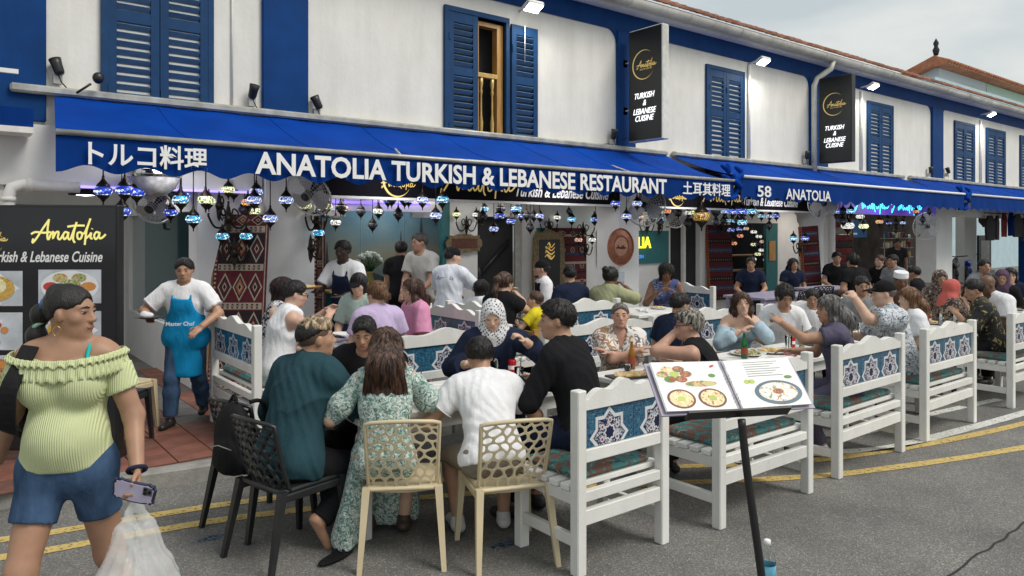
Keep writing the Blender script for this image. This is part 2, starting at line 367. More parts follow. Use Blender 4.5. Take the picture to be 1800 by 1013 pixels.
def tufts(me, hc, s, mode, n, m, seed=1, ln=None):
    """locks of hair standing a little off the hair surface, in the same mesh"""
    nv = len(me.vertices); co = np.zeros(nv * 3, np.float32); no = np.zeros(nv * 3, np.float32); me.vertices.foreach_get('co', co); me.vertices.foreach_get('normal', no)
    co = co.reshape(-1, 3); no = no.reshape(-1, 3); rg = np.random.default_rng(seed); I = rg.integers(0, nv, n); p = co[I] - no[I] * .002; nn = no[I]; hc = np.asarray(hc) * s
    if mode == 'long': cb = np.tile(np.array((0, 0, -1.)), (n, 1)); L_ = ln or .075
    elif mode == 'curly': cb = rg.normal(size=(n, 3)); L_ = ln or .03
    else: cb = p - (hc + np.array((0, -.06, .13)) * s); L_ = ln or .024
    cb = cb / (np.linalg.norm(cb, axis=1, keepdims=True) + 1e-6) + rg.normal(size=(n, 3)) * (.09 if mode == 'long' else .30); cb -= nn * (cb * nn).sum(1, keepdims=True) * .95; cb /= np.linalg.norm(cb, axis=1, keepdims=True) + 1e-6
    L_ = L_ * s * rg.uniform(.6, 1.3, (n, 1)); lift = .11 if mode == 'short' else (.2 if mode == 'curly' else .03)
    p1 = p + cb * L_ * .5 + nn * L_ * lift; p2 = p + cb * L_ + nn * L_ * lift * .6; sd = np.cross(cb, nn); sd /= np.linalg.norm(sd, axis=1, keepdims=True) + 1e-6
    w = .0034 * s * rg.uniform(.6, 1.4, (n, 1)); R = []
    for q, k in ((p, 1), (p1, .8), (p2, .12)): R += [q + sd * w * k, q + nn * w * k * .7, q - sd * w * k]
    V = np.stack(R, 1).reshape(-1, 3); b = np.arange(n)[:, None] * 9 + nv; F = []
    for r_ in (0, 3):
        for k in range(3): F.append(np.concatenate([b + r_ + k, b + r_ + (k + 1) % 3, b + r_ + 3 + (k + 1) % 3, b + r_ + 3 + k], 1))
    fq = np.zeros(len(me.loops), np.int32); me.loops.foreach_get('vertex_index', fq)
    return mesh_np('hair', np.concatenate([co, V]), np.concatenate([fq.reshape(-1, 4)] + F), [m])
EYE = None
def eye_meshes():
    global EYE
    if EYE: return EYE
    w = mat('eye_white', (.42, .39, .36), .3, var=0); d = mat('iris_dark', (.012, .008, .006), .15, var=0)
    mb = MB(); mb.ball((0, 0, 0), (.0135, .0115, .0062), 12); me = mb.mesh('eye', [w, d])
    for p in me.polygons:
        if p.center.y > .0045 and abs(p.center.x) < .0088: p.material_index = 1
    lips = MB(); lips.ball((0, 0, 0), (.024, .007, .0085), 12); EYE = (me, lips)
    return EYE
def person(label, x, y, face, ground=0, hip=.57, s=1., w=1., lean=6, bend=4, twist=0, head=(0, 0, 0), lh=None, rh=None, lf=None, rf=None, lpole=None, rpole=None,
           top=None, bottom=None, shoe=(.02, .02, .02), hair=None, sk=(.40, .24, .16), cell=.012, hands=('relax', 'relax'), belly=0, bust=0, headgear=None, facial=True, beard=None,
           group=None, stand=False, palms=(None, None), brow=True, slim=1., neckh=0, extra=None, hs=1., sole=False):
    root = thing('person', label, 'person', (x, y, ground), rad(face - 90), group)
    # ---- skeleton (metres for a 1.70 m body, scaled by s)
    hip = .91 if stand else (hip - .035 if hip >= .6 else hip)
    hp = hip / (s if not stand else 1.)                              # seat height is given in real metres
    up = np.array((0, 0, 1.)); RX = np.array((1., 0, 0))
    R1 = rotx(-rad(lean)); R2 = rotz(rad(twist)) @ rotx(-rad(lean + bend)); R3 = rotz(rad(twist)) @ rotx(-rad((lean + bend) * .55))
    p0 = np.array((0, 0, hp)); m = p0 + R1 @ (up * .20); c = m + R2 @ (up * .18); sh = c + R2 @ (up * .105); pn = c + R2 @ (up * .145)
    rx = R2 @ RX; f2 = R2 @ np.array((0, 1., 0)); u2 = R2 @ up; f1 = R1 @ np.array((0, 1., 0)); u1 = R1 @ up
    nk = pn + (R3 @ np.array((0, .012, .095 + neckh)))
    RH = rotz(rad(twist + head[0])) @ rotx(-rad(head[1])) @ roty(rad(head[2]))
    hc = nk + RH @ (np.array((0, .012, .072)) * hs)
    H = lambda a, b, cc: hc + RH @ (np.array((a, b, cc)) * hs)
    sw = .172 * slim * (1 + (w - 1) * .45)
    SJ = {-1: sh - rx * sw - u2 * .012, 1: sh + rx * sw - u2 * .012}
    HJ = {-1: p0 - RX * .088 * (1 + (w - 1) * .5), 1: p0 + RX * .088 * (1 + (w - 1) * .5)}
    q = 1 / s
    tgt = {-1: lh, 1: rh}; ft = {-1: lf, 1: rf}; EL = {}; WR = {}; KN = {}; AN = {}; FT = {}
    for sd in (-1, 1):
        t = tgt[sd]
        if t is None: t = (SJ[sd] + np.array((sd * .05, .05, -.54))) if stand else np.array((sd * .16, .30, hp + .11))
        else: t = np.array(t) * q
        pole = {-1: lpole, 1: rpole}[sd]
        EL[sd], WR[sd] = ik(SJ[sd], t, .285, .25, pole if pole is not None else (sd * .7, -.75, -.6))
        t = ft[sd]
        if t is None: t = np.array((sd * .1, 0 + .02 * sd, .085)) if stand else np.array((sd * .11, .40, .085))
        else: t = np.array(t) * q
        KN[sd], AN[sd] = ik(HJ[sd], t, .43, .405, (sd * .12, 1, .15) if stand else (sd * .15, .7, .8))
    pts = [p0, m, c, sh, nk, hc] + [v for D in (SJ, HJ, EL, WR, KN, AN) for v in D.values()]
    P = np.array(pts); lo, hi = P.min(0) - .26, P.max(0) + .26; lo[2] = max(lo[2], -.03)
    cell = cell / s
    wa = 1 + (w - 1) * .7
    legw = 1 + (w - 1) * .75; armw = 1 + (w - 1) * .8
    def torso(F, e=0, clip=None, k=.05):
        F.cap(p0 - RX * .07 * w, p0 + RX * .07 * w, .118 * wa + e, .118 * wa + e, k, clip=clip)
        F.ell(p0 + u1 * .13, np.array((.148 * w, .112 * wa, .19)) + e, R1, k, clip=clip)
        F.ell(c - u2 * .02, np.array((.165 * slim * wa, .118 * wa, .20)) + e, R2, k, clip=clip)
        F.cap(sh - rx * (sw - .045), sh + rx * (sw - .045), .066 * armw ** .5 + e, .066 * armw ** .5 + e, k, clip=clip)
        if belly: F.ell(p0 + u1 * .13 + f1 * .045, np.array((.15 * w, .10 + .05 * belly, .15)) + e, R1, k, clip=clip)
        if bust:
            for sd in (-1, 1): F.ell(c + u2 * -.01 + f2 * .085 + rx * .075 * sd * wa, np.array((.072, .07, .075)) * bust + e, R2, .035, clip=clip)
        for sd in (-1, 1): F.cap(pn + u2 * .01, sh + rx * sd * (sw - .05) + u2 * .012, .052 + e, .05 + e, k, clip=clip)
    def arm(F, sd, e=0, upto=2.0, k=.03, fade=0):
        S_, E_, W_ = SJ[sd], EL[sd], WR[sd]
        if upto <= 1:
            d = unit(E_ - S_); F.cap(S_, E_, (.055 + fade * .3) * armw + e, (.043 + fade) * armw + e, k, clip=(S_ + (E_ - S_) * upto, d))
        else:
            F.cap(S_, E_, .055 * armw + e, .044 * armw + e, k); d = unit(W_ - E_); t = upto - 1
            F.cap(E_, W_ + d * .03, .044 * armw + e, (.028 + fade) * armw + e, k * .7, clip=(E_ + (W_ - E_) * t, d) if t < 1.2 else None)
    def leg(F, sd, e=0, upto=2.0, k=.04, fade=0):
        S_, E_, W_ = HJ[sd], KN[sd], AN[sd]
        if upto <= 1:
            d = unit(E_ - S_); F.cap(S_, E_, .092 * legw + e, (.062 + fade) * legw + e, k, clip=(S_ + (E_ - S_) * upto, d))
        else:
            F.cap(S_, E_, .092 * legw + e, .060 * legw + e, k); d = unit(W_ - E_); t = upto - 1; q2 = E_ + (W_ - E_) * .35 - np.array((0, .012, 0)); cl = (E_ + (W_ - E_) * t, d) if t < 1.1 else None
            F.cap(E_, q2, .056 * legw + e, .056 * legw + e + fade * .4, k, clip=cl); F.cap(q2, W_, .056 * legw + e + fade * .4, .037 * legw + e + fade, k, clip=cl)
    def mk(name, F, m, par=root):
        me = F.mesh(name, m)
        if me is None: return None
        me.transform(Matrix.Scale(s, 4)); return link(name, me, par)
    # ---- body: one continuous skin
    F = Field(lo, hi, cell); torso(F)
    for sd in (-1, 1):
        arm(F, sd); leg(F, sd)
        a = AN[sd]; fd = unit((KN[sd] - AN[sd]) * np.array((1, 1, 0)) + np.array((0, .12, 0)) + (0 if not stand else .0)); fd = unit(np.array((sd * .15, 1, 0))) if stand or np.linalg.norm(fd[:2]) < .3 else unit(fd * .5 + np.array((sd * .1, .6, 0)))
        if sole and sd == sole: fd = np.array((.25, .35, -.9)); fd = unit(fd)
        F.cap(a - fd * .03 + np.array((0, 0, -.045)) * (0 if (sole == sd and sole) else 1), a + fd * .15 + np.array((0, 0, -.058)) * (0 if (sole == sd and sole) else 1), .033, .026, .03, n=up if not (sole == sd) else np.array((0, .9, .3)), fl=.9)
        FT[sd] = (a, fd)
        # hand
        W_ = WR[sd]; d = unit(W_ - EL[sd]); n = palms[0 if sd < 0 else 1]
        n = np.array(n, float) if n is not None else np.array((-sd * .5, -.1, -1.)); n = unit(n - d * (n @ d)); b = np.cross(d, n) * 1.0
        kind = hands[0 if sd < 0 else 1]; cu = {'relax': 20, 'flat': 6, 'grip': 52, 'fist': 78, 'point': 70}[kind]
        pc = W_ + d * .045; Rm = np.stack([b, n, d], 1); F.ell(pc, (.042, .017, .052), Rm, .02)
        thumb_side = 1 if np.dot(b, (-sd * 1., .35, .2)) > 0 else -1
        for i in range(4):
            o_ = (i - 1.5) * .0195; fl_ = (.058, .068, .064, .050)[i if thumb_side < 0 else 3 - i]; an = rad(cu) if not (kind == 'point' and i == (0 if thumb_side < 0 else 3)) else rad(4)
            b0 = pc + d * .04 + b * o_; d1 = d * math.cos(an * .7) + n * math.sin(an * .7); d2 = d * math.cos(an * 1.9) + n * math.sin(an * 1.9)
            k1 = b0 + d1 * fl_ * .62; F.cap(b0, k1, .0098, .009, .006); F.cap(k1, k1 + d2 * fl_ * .55, .009, .0075, .004)
        tb = pc - d * .02 + b * thumb_side * .032; d1 = unit(d * .7 + b * thumb_side * .75 + n * .35); k1 = tb + d1 * .045; F.cap(tb, k1, .0135, .011, .01); F.cap(k1, k1 + unit(d * .9 + b * thumb_side * .1 + n * .3) * .035, .011, .009, .006)
    F.cap(pn - u2 * .03, H(0, -.022, -.05), .062 * wa ** .7, .055 * wa ** .5, .03)
    # head
    rv = random.Random(int(x * 1000 + y * 77)); cy = (1 + (wa - 1) * .5) * rv.uniform(.95, 1.06); nq, jq, bq = rv.uniform(.85, 1.25), rv.uniform(-.008, .006), rv.uniform(.8, 1.2)
    F.ell(H(0, -.014, .028), np.array((.077, .096, .088)) * hs, RH, .02); F.ell(H(0, .022, -.03), np.array((.064 * cy, .068, .082)) * hs, RH, .03)
    F.ell(H(0, .034, -.076), np.array((.05 * cy, .05, .04)) * hs, RH, .025); F.ell(H(0, .07, -.094 + jq), np.array((.021, .018, .018)) * hs, RH, .02)
    for sd in (-1, 1):
        F.ell(H(.042 * sd, .052, -.02), np.array((.024, .024, .024)) * hs * cy, RH, .02)
        F.ell(H(.031 * sd, .103, .006), np.array((.02, .017, .015)) * hs, RH, .012, op='-')
        F.ell(H(.077 * sd, -.006, -.008), np.array((.011, .02, .031)) * hs, RH @ rotz(-sd * .35), .006)
        F.cap(H(.012 * sd, .078, .028), H(.045 * sd, .066, .03), .011 * bq * hs, .009 * hs, .014)
    for sd in (-1, 1): F.cap(H(.021 * sd, .0875, .0135), H(.043 * sd, .081, .0125), .0058 * hs, .0052 * hs, .006)
    F.cap(H(0, .086, .012), H(0, .090 + .017 * nq, -.026), .008 * hs, .0118 * hs * nq ** .5, .012)
    for sd in (-1, 1): F.ell(H(.011 * sd, .098, -.031), np.array((.0085, .0105, .008)) * hs, RH, .008)
    F.cap(H(-.017, .086, -.054), H(.017, .086, -.054), .0085 * hs, .0085 * hs, .01); F.cap(H(-.014, .084, -.066), H(.014, .084, -.066), .009 * hs, .009 * hs, .01)
    mk('body', F, skin(sk))
    if facial:
        eme, lmb = eye_meshes(); RM = Matrix(RH.tolist()).to_4x4()
        for sd in (-1, 1):
            e = link('eye', eme, root); e.matrix_local = Matrix.Translation(H(.0315 * sd, .078, .006) * s) @ RM @ Matrix.Scale(s * hs, 4)
            if brow and hair:
                b = MB(); b.tube([H(.015 * sd, .0935, .0265) * s, H(.031 * sd, .0905, .0315) * s, H(.050 * sd, .077, .027) * s], [.0028 * s, .0034 * s, .0016 * s], 6); b.build('eyebrow', hairmat('brow_hair', (.015, .011, .009)), root)
        l = link('lips', lmb.mesh('lips', mat('lip_%d' % round(sk[0] * 1000), (sk[0] * .82, sk[1] * .58, sk[2] * .60), .45, var=.05)), root)
        l.matrix_local = Matrix.Translation(H(0, .0925, -.060) * s) @ RM @ Matrix.Scale(s * hs, 4)
    # ---- clothes
    info = dict(root=root, H=H, RH=RH, hc=hc, p0=p0, c=c, sh=sh, pn=pn, SJ=SJ, EL=EL, WR=WR, KN=KN, AN=AN, FT=FT, HJ=HJ, u2=u2, f2=f2, rx=rx, u1=u1, f1=f1, s=s, cell=cell, lo=lo, hi=hi, torso=torso, arm=arm, leg=leg, mk=mk, sw=sw, m=m)
    ph = random.random() * 6
    def folds(amp, fq=34):
        fq *= .8; rdg = lambda v: 1 - 2 * np.abs(np.sin(v)) ** .6
        return lambda X, Y, Z: -amp * 1.25 * (rdg(.5 * fq * (Z * .9 + np.abs(X) * .8) + 1.6 * np.sin(9 * Y + 7 * X + ph) + np.sin(11 * Z + ph)) * (.5 + .5 * np.sin(7 * X + 5 * Z + ph)) + .8 * rdg(.5 * fq * 1.3 * (X * .7 - Z * .35 + Y * .8) + 1.5 * np.sin(8 * Z + ph)) * (.5 + .5 * np.sin(6 * Y - 8 * Z + 2 * ph)) + .25 * np.sin(90 * X + 40 * Z + 5 * np.sin(20 * Y)))
    if bottom:
        F = Field(lo, hi, cell); e = bottom.get('e', .010)
        F.cap(p0 - RX * .07 * w, p0 + RX * .07 * w, .118 * wa + e, .118 * wa + e, .05, clip=(p0 + u1 * bottom.get('waist', .10), u1))
        F.ell(p0 + u1 * .06, np.array((.15 * w, .115 * wa, .15)) + e, R1, .04, clip=(p0 + u1 * bottom.get('waist', .10), u1))
        leg(F, -1, e, bottom.get('len', 2.0), fade=bottom.get('fade', .012)); leg(F, 1, e, bottom.get('len', 2.0), fade=bottom.get('fade', .012))
        if bottom.get('skirt'):
            kn = (KN[-1] + KN[1]) / 2; F.cap(p0 + np.array((0, .02, 0)), kn, .15, .12, .05, n=up, fl=.8)
            fa = (AN[-1] + AN[1]) / 2; F.cap(kn, fa, .12, .17, .05, clip=(fa + np.array((0, 0, -.0)), (0, 0, -1)))
        F.wrinkle(folds(.0018)); mk(bottom.get('name', 'trousers'), F, bottom['m'])
    if top:
        F = Field(lo, hi, cell); e = top.get('e', .021); hem = top.get('hem', -.04)
        cl = [(p0 + u1 * hem, -u1)]
        if top.get('off'): cl.append((sh + u2 * top['off'], u2))
        torso(F, e, cl)
        if top.get('loose'): F.ell(p0 + u1 * .12 + f1 * .01, np.array((.17 * w, .145 * wa, .25)) + e, R1, .05, clip=cl)
        if not top.get('off'):
            sl_ = top.get('sleeve', .6)
            for sd in (-1, 1):
                if sl_ > 0: arm(F, sd, e + .004, sl_, fade=top.get('fade', .016 if sl_ <= 1 else .008))
                else: F.ell(SJ[sd] + rx * sd * .045 - u2 * .02, (.052, .12, .14), R2, .02, op='-')
            nr = top.get('neck', .072); F.ell(pn + u2 * .035 + f2 * .025, (nr, nr * .95, .055), R2, .012, op='-')
            if top.get('vneck'): F.cap(pn + f2 * .1 + u2 * .02, c + f2 * .13 + u2 * .02, .05, .006, .01, op='-')
            if top.get('collar'):
                for sd in (-1, 1): F.cap(pn - u2 * .0 + rx * .058 * sd - f2 * .02 + u2 * .02, pn + f2 * .085 + rx * .035 * sd - u2 * .035, .016, .012, .01)
                F.cap(pn - f2 * .06 + rx * .04 + u2 * .03, pn - f2 * .06 - rx * .04 + u2 * .03, .015, .015, .01)
        if cell * s <= .0115 and not top.get('off') and 0 < top.get('sleeve', .6) <= 1:
            q_ = top.get('sleeve', .6); fd_ = top.get('fade', .016)
            for sd in (-1, 1):
                d = unit(EL[sd] - SJ[sd]); cc_ = SJ[sd] + (EL[sd] - SJ[sd]) * q_ - d * .016; b1 = unit(np.cross(d, (0, 0, 1.) if abs(d[2]) < .9 else (0, 1., 0))); b2 = np.cross(d, b1); rq = ((.055 + fd_ * .3) * (1 - q_) + (.043 + fd_) * q_) * armw + e + .005
                MB().tube([(cc_ + (b1 * math.cos(k_ * math.pi / 12) + b2 * math.sin(k_ * math.pi / 12)) * rq) * s for k_ in range(24)], .0036, 5, close=True).build('cuff_hem', top['m'], root)
        F.wrinkle(folds(top.get('fold', .004), top.get('ff', 30))); o = mk(top.get('name', 'shirt'), F, top['m']); info['top'] = o
    if shoe:
        for sd in (-1, 1):
            if sole and sd == sole: continue
            a, fd = FT[sd]; F = Field(a - .2, a + np.array((.22, .22, .1)) + fd * .1, cell * .8); F.cap(a - fd * .035 + np.array((0, 0, -.04)), a + fd * .16 + np.array((0, 0, -.048)), .043, .036, .02, n=up, fl=.9, clip=(a + np.array((0, 0, .02)), up)); F.cap(a, a + np.array((0, 0, -.04)), .045, .045, .02, clip=(a + np.array((0, 0, .03)), up))
            F.cut((0, 0, .004), (0, 0, -1)); mk('shoe', F, mat('shoe_%d' % int(shoe[0] * 100), shoe, .5))
    # ---- hair
    if hair:
        hm, st = hair['m'], hair['st']; F = Field(hc - .42, hc + .24, min(cell, .009)); t = hair.get('t', .014)
        up_h = RH @ up; fh = RH @ np.array((0, 1., 0)); rh_ = RH @ RX
        low = {'short': -.022, 'fade': .022, 'crop': .012}.get(st, -.075)
        F.ell(H(0, -.016, .03), (np.array((.077, .097, .088)) + t) * hs, RH, .02, clip=(H(0, -.05, low), -(up_h * .9 + fh * -.45)))
        if hair.get('vol'): F.ell(H(0, .0, .075), np.array((.07, .09, .05)) * hs * hair['vol'], RH, .03)
        if st == 'long':
            L = hair.get('len', .38); wd = hair.get('wd', .085); dn = np.array((0, 0, -1.)); bk = -f2 * (.16 if not hair.get('front') else .10)
            a = H(0, -.045, .01); b_ = pn - f2 * .115 + u2 * .05; e_ = b_ - up * (L - .1) - f2 * .03
            F.cap(a, b_, .082, wd, .04, n=f2, fl=.85); F.cap(b_, e_, wd * 1.05, wd * .62, .03, n=f2, fl=.45)
            for sd in (-1, 1):
                F.cap(H(.066 * sd, .0, .03), H(.074 * sd, -.005, -.09), .03, .03, .03)
                if hair.get('front'): F.cap(H(.074 * sd, .0, -.09), sh + rx * .10 * sd + f2 * .07 - u2 * .10, .03, .02, .03)
                else: F.cap(H(.074 * sd, -.01, -.09), b_ + rx * .06 * sd - up * .12, .03, .035, .03)
        if st == 'bob':
            F.cap(H(0, -.03, .02), H(0, -.03, -.075), .092, .085, .03, n=fh, fl=.95)
            for sd in (-1, 1): F.cap(H(.068 * sd, .01, .02), H(.07 * sd, .005, -.09), .026, .024, .02)
        if st in ('pony', 'bun'):
            hb = H(0, -.10, .03 if st == 'bun' else .01); F.ell(hb + RH @ np.array((0, -.03, hair.get('bz', .03))), (.045, .04, .042), None, .015)
            if st == 'pony': F.cap(hb - fh * .03, hb - fh * .06 - up * .10, .028, .034, .02); F.cap(hb - fh * .06 - up * .1, hb - fh * .04 - up * hair.get('len', .22), .032, .012, .02)
        if st == 'curly':
            rr = random.Random(3)
            for i in range(60):
                a1, a2 = rr.uniform(0, 6.28), rr.uniform(-.2, 1.4); dx = np.array((math.cos(a1) * math.cos(a2), math.sin(a1) * math.cos(a2), math.sin(a2)))
                F.ell(H(*(np.array((.084, .10, .10)) * dx + np.array((0, -.014, .035)))), (.02, .02, .02), None, .012)
        # face opening and ears
        zf = hair.get('line', .082); F.ell(H(0, .108, -.055), np.array((hair.get('open', .080), .082, .055 + zf)) * hs, RH, .012, op='-')
        if st in ('short', 'fade', 'crop', 'curly'):
            for sd in (-1, 1): F.ell(H(.090 * sd, .016, -.03), np.array((.03, .042, .062)) * hs, RH, .01, op='-')
        fq = 210; F.wrinkle(lambda X, Y, Z: hair.get('amp', .0016) * np.sin(fq * np.arctan2(X - hc[0] + .3 * (Z - hc[2]) * .1, Y - hc[1] + .02) * .09 + 3 * np.sin(14 * Z)) + .001 * np.sin(130 * X + 90 * Y + 40 * Z))
        if st in ('fade', 'short', 'crop') and not hair.get('sleek'):
            G = Field(hc - .2, hc + .2, min(cell, .009)); G.ell(H(0, -.016, .03), (np.array((.077, .097, .088)) + .0042) * hs, RH, .02, clip=(H(0, -.05, -.055), -(up_h * .9 + fh * -.35)))
            G.ell(H(0, .105, -.055), np.array((.079, .08, .135)) * hs, RH, .008, op='-')
            for sd in (-1, 1): G.ell(H(.090 * sd, .020, -.03), np.array((.03, .036, .05)) * hs, RH, .008, op='-')
            q_ = np.array(sk) * .2 + np.array((.012, .010, .009)); mk('cropped_hair', G, mat('cropped_%d' % int(sk[0] * 1000), tuple(q_), .8, var=.3, scale=200))
        o = mk('hair', F, hm)
        if o and not headgear and not hair.get('sleek'): md = 'long' if st in ('long', 'bob') else ('curly' if st == 'curly' else 'short'); o.data = tufts(o.data, hc, s, md, int(hair.get('n', 700) * (.011 / min(.016, cell * s)) ** .7 * (1.8 if md == 'long' else 1)), hm, int(abs(x * 100)), {'fade': .010, 'crop': .009}.get(st))
    if beard:
        F = Field(hc - .16, hc + .16, min(cell, .008)); F.ell(H(0, .034, -.078), (.055 * cy, .055, .044), RH, .01); F.ell(H(0, .07, -.095), (.025, .022, .024), RH, .01); F.ell(H(0, .1, -.05), (.026, .02, .026), RH, .008, op='-'); F.cut(H(0, 0, -.055), up if False else (RH @ np.array((0, .5, 1.))))
        mk('beard', F, beard)
    if headgear:
        kind, hm = headgear[0], headgear[1]; up_h = RH @ up; fh = RH @ np.array((0, 1., 0)); F = Field(hc - .42, hc + .3, min(cell, .009))
        if kind == 'cap':
            F.ell(H(0, -.014, .034), (.088, .108, .094), RH, .01, clip=(H(0, 0, .022), -(up_h + fh * .12))); bdir = headgear[2] if len(headgear) > 2 else 1
            F.ell(H(0, .125 * bdir, .038), (.072, .07, .007), RH @ rotx(-.2 * bdir), .012)
        if kind == 'band': F.ell(H(0, -.014, .032), (.089, .109, .097), RH, .01, clip=(H(0, 0, .03), -(up_h + fh * .25)))
        if kind == 'kufi': F.cap(H(0, -.01, .05), H(0, -.015, .115), .094, .088, .008, clip=[(H(0, 0, .125), up_h), (H(0, 0, .045), -up_h)])
        if kind == 'hijab':
            F.ell(H(0, -.02, .02), (.102, .122, .118), RH, .03); F.cap(H(0, -.01, -.06), pn + f2 * .01 + u2 * .01, .095, .12, .05)
            F.cap(pn + u2 * .01, c + u2 * .02 + f2 * .05, .125, .12, .05, n=f2, fl=.75); F.cap(pn - f2 * .03, c - f2 * .06 + u2 * .04, .12, .11, .05, n=f2, fl=.7)
            for sd in (-1, 1): F.cap(pn, sh + rx * sd * .12 - u2 * .01, .085, .07, .05)
            F.cut(c - u2 * headgear[2] if len(headgear) > 2 else c - u2 * .04, -u2)
            F.ell(H(0, .115, -.022), (.063, .085, .090), RH, .012, op='-'); F.wrinkle(folds(.004, 40))
        mk({'cap': 'cap', 'band': 'headscarf', 'kufi': 'kufi_cap', 'hijab': 'headscarf'}[kind], F, hm)
    if extra: extra(info)
    return info
# ------------------------------------------------------------------ palette
BLUE = (.002, .045, .185); NAVYB = (.008, .045, .20)
M_wall = mat('white_plaster', (.78, .765, .72), .85, var=.03, scale=3, bump=.25, bscale=22, dirt=.07)
N, L = M_wall.node_tree.nodes, M_wall.node_tree.links; b_ = bsdf(M_wall); src = b_.inputs['Base Color'].links[0].from_socket
t = N.new('ShaderNodeTexCoord'); mp_ = N.new('ShaderNodeMapping'); mp_.inputs['Scale'].default_value = (2.6, 2.6, .3); n = N.new('ShaderNodeTexNoise'); n.inputs['Scale'].default_value = 1.6; n.inputs['Detail'].default_value = 7; n.inputs['Roughness'].default_value = .62; r = N.new('ShaderNodeValToRGB'); r.color_ramp.elements[0].position = .34; r.color_ramp.elements[0].color = (.93, .925, .91, 1); r.color_ramp.elements[1].position = .56; r.color_ramp.elements[1].color = (1, 1, 1, 1); x = N.new('ShaderNodeMixRGB'); x.blend_type = 'MULTIPLY'; x.inputs[0].default_value = 1
L.new(t.outputs['Object'], mp_.inputs[0]); L.new(mp_.outputs[0], n.inputs['Vector']); L.new(n.outputs[0], r.inputs[0]); L.new(src, x.inputs[1]); L.new(r.outputs[0], x.inputs[2]); L.new(x.outputs[0], b_.inputs['Base Color'])
M_wall2 = mat('arcade_plaster', (.76, .76, .75), .85, var=.04, scale=3, bump=.2, bscale=22, dirt=.05)
M_blue = mat('blue_paint', BLUE, .6, var=.12, scale=3, bump=.12, bscale=30, spec=.15, dirt=.15)
M_shut = mat('shutter_blue', (.010, .052, .145), .55, var=.15, scale=6, spec=.2, dirt=.2)
M_slat = mat('slat_blue', (.075, .15, .27), .5, var=.2, scale=9, spec=.25)
M_white = mat('white_wood', (.80, .79, .76), .55, var=.05, scale=5, bump=.15, bscale=60, dirt=.12, stretch=(1, 1, 1))
N, L = M_white.node_tree.nodes, M_white.node_tree.links; b_ = bsdf(M_white); src = b_.inputs['Base Color'].links[0].from_socket
t = N.new('ShaderNodeTexCoord'); n = N.new('ShaderNodeTexNoise'); n.inputs['Scale'].default_value = 17; n.inputs['Detail'].default_value = 8; n.inputs['Roughness'].default_value = .7; r = N.new('ShaderNodeValToRGB'); r.color_ramp.elements[0].position = .665; r.color_ramp.elements[1].position = .70; x = N.new('ShaderNodeMixRGB'); x.inputs[2].default_value = (.33, .29, .24, 1)
oi = N.new('ShaderNodeObjectInfo'); mr = N.new('ShaderNodeMapRange'); mr.inputs[3].default_value = .88; mr.inputs[4].default_value = 1.0; hs_ = N.new('ShaderNodeMixRGB'); hs_.blend_type = 'MULTIPLY'; hs_.inputs[0].default_value = 1
va = N.new('ShaderNodeVectorMath'); va.operation = 'ADD'; L.new(t.outputs['Object'], va.inputs[0]); L.new(oi.outputs['Random'], va.inputs[1]); L.new(va.outputs[0], n.inputs['Vector']); L.new(n.outputs[0], r.inputs[0]); L.new(r.outputs[0], x.inputs[0]); L.new(src, x.inputs[1]); L.new(oi.outputs['Random'], mr.inputs[0]); L.new(x.outputs[0], hs_.inputs[1]); L.new(mr.outputs[0], hs_.inputs[2]); L.new(hs_.outputs[0], b_.inputs['Base Color'])
M_trim = mat('white_trim', (.78, .77, .74), .6, var=.06, dirt=.15)
M_gut = mat('gutter_cream', (.70, .68, .62), .5, var=.10, scale=4, dirt=.25)
M_grey = mat('grey_metal', (.42, .42, .40), .45, metal=.4, var=.2, scale=8, dirt=.2)
M_black = mat('black_metal', (.015, .015, .016), .4, var=.1)
M_iron = mat('dark_iron', (.022, .016, .012), .4, metal=.6, var=.3)
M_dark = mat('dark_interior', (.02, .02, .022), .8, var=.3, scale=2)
M_teal = mat('teal_paint', (.02, .14, .15), .55, var=.1)
M_wood = mat('oak_wood', (.42, .22, .06), .45, var=.25, scale=6, stretch=(6, 6, .6))
M_gold = mat('gold_print', (.62, .46, .14), .5, var=.05, emit=.25)
M_lwhite = mat('white_print', (.82, .82, .82), .6, var=.03)
M_glow = mat('lit_white_print', (.9, .9, .9), .5, var=0, emit=.8)
M_glass = mat('window_glass', (.75, .85, .86), .03, var=0, trans=1, spec=.6); bsdf(M_glass).inputs['IOR'].default_value = 1.15
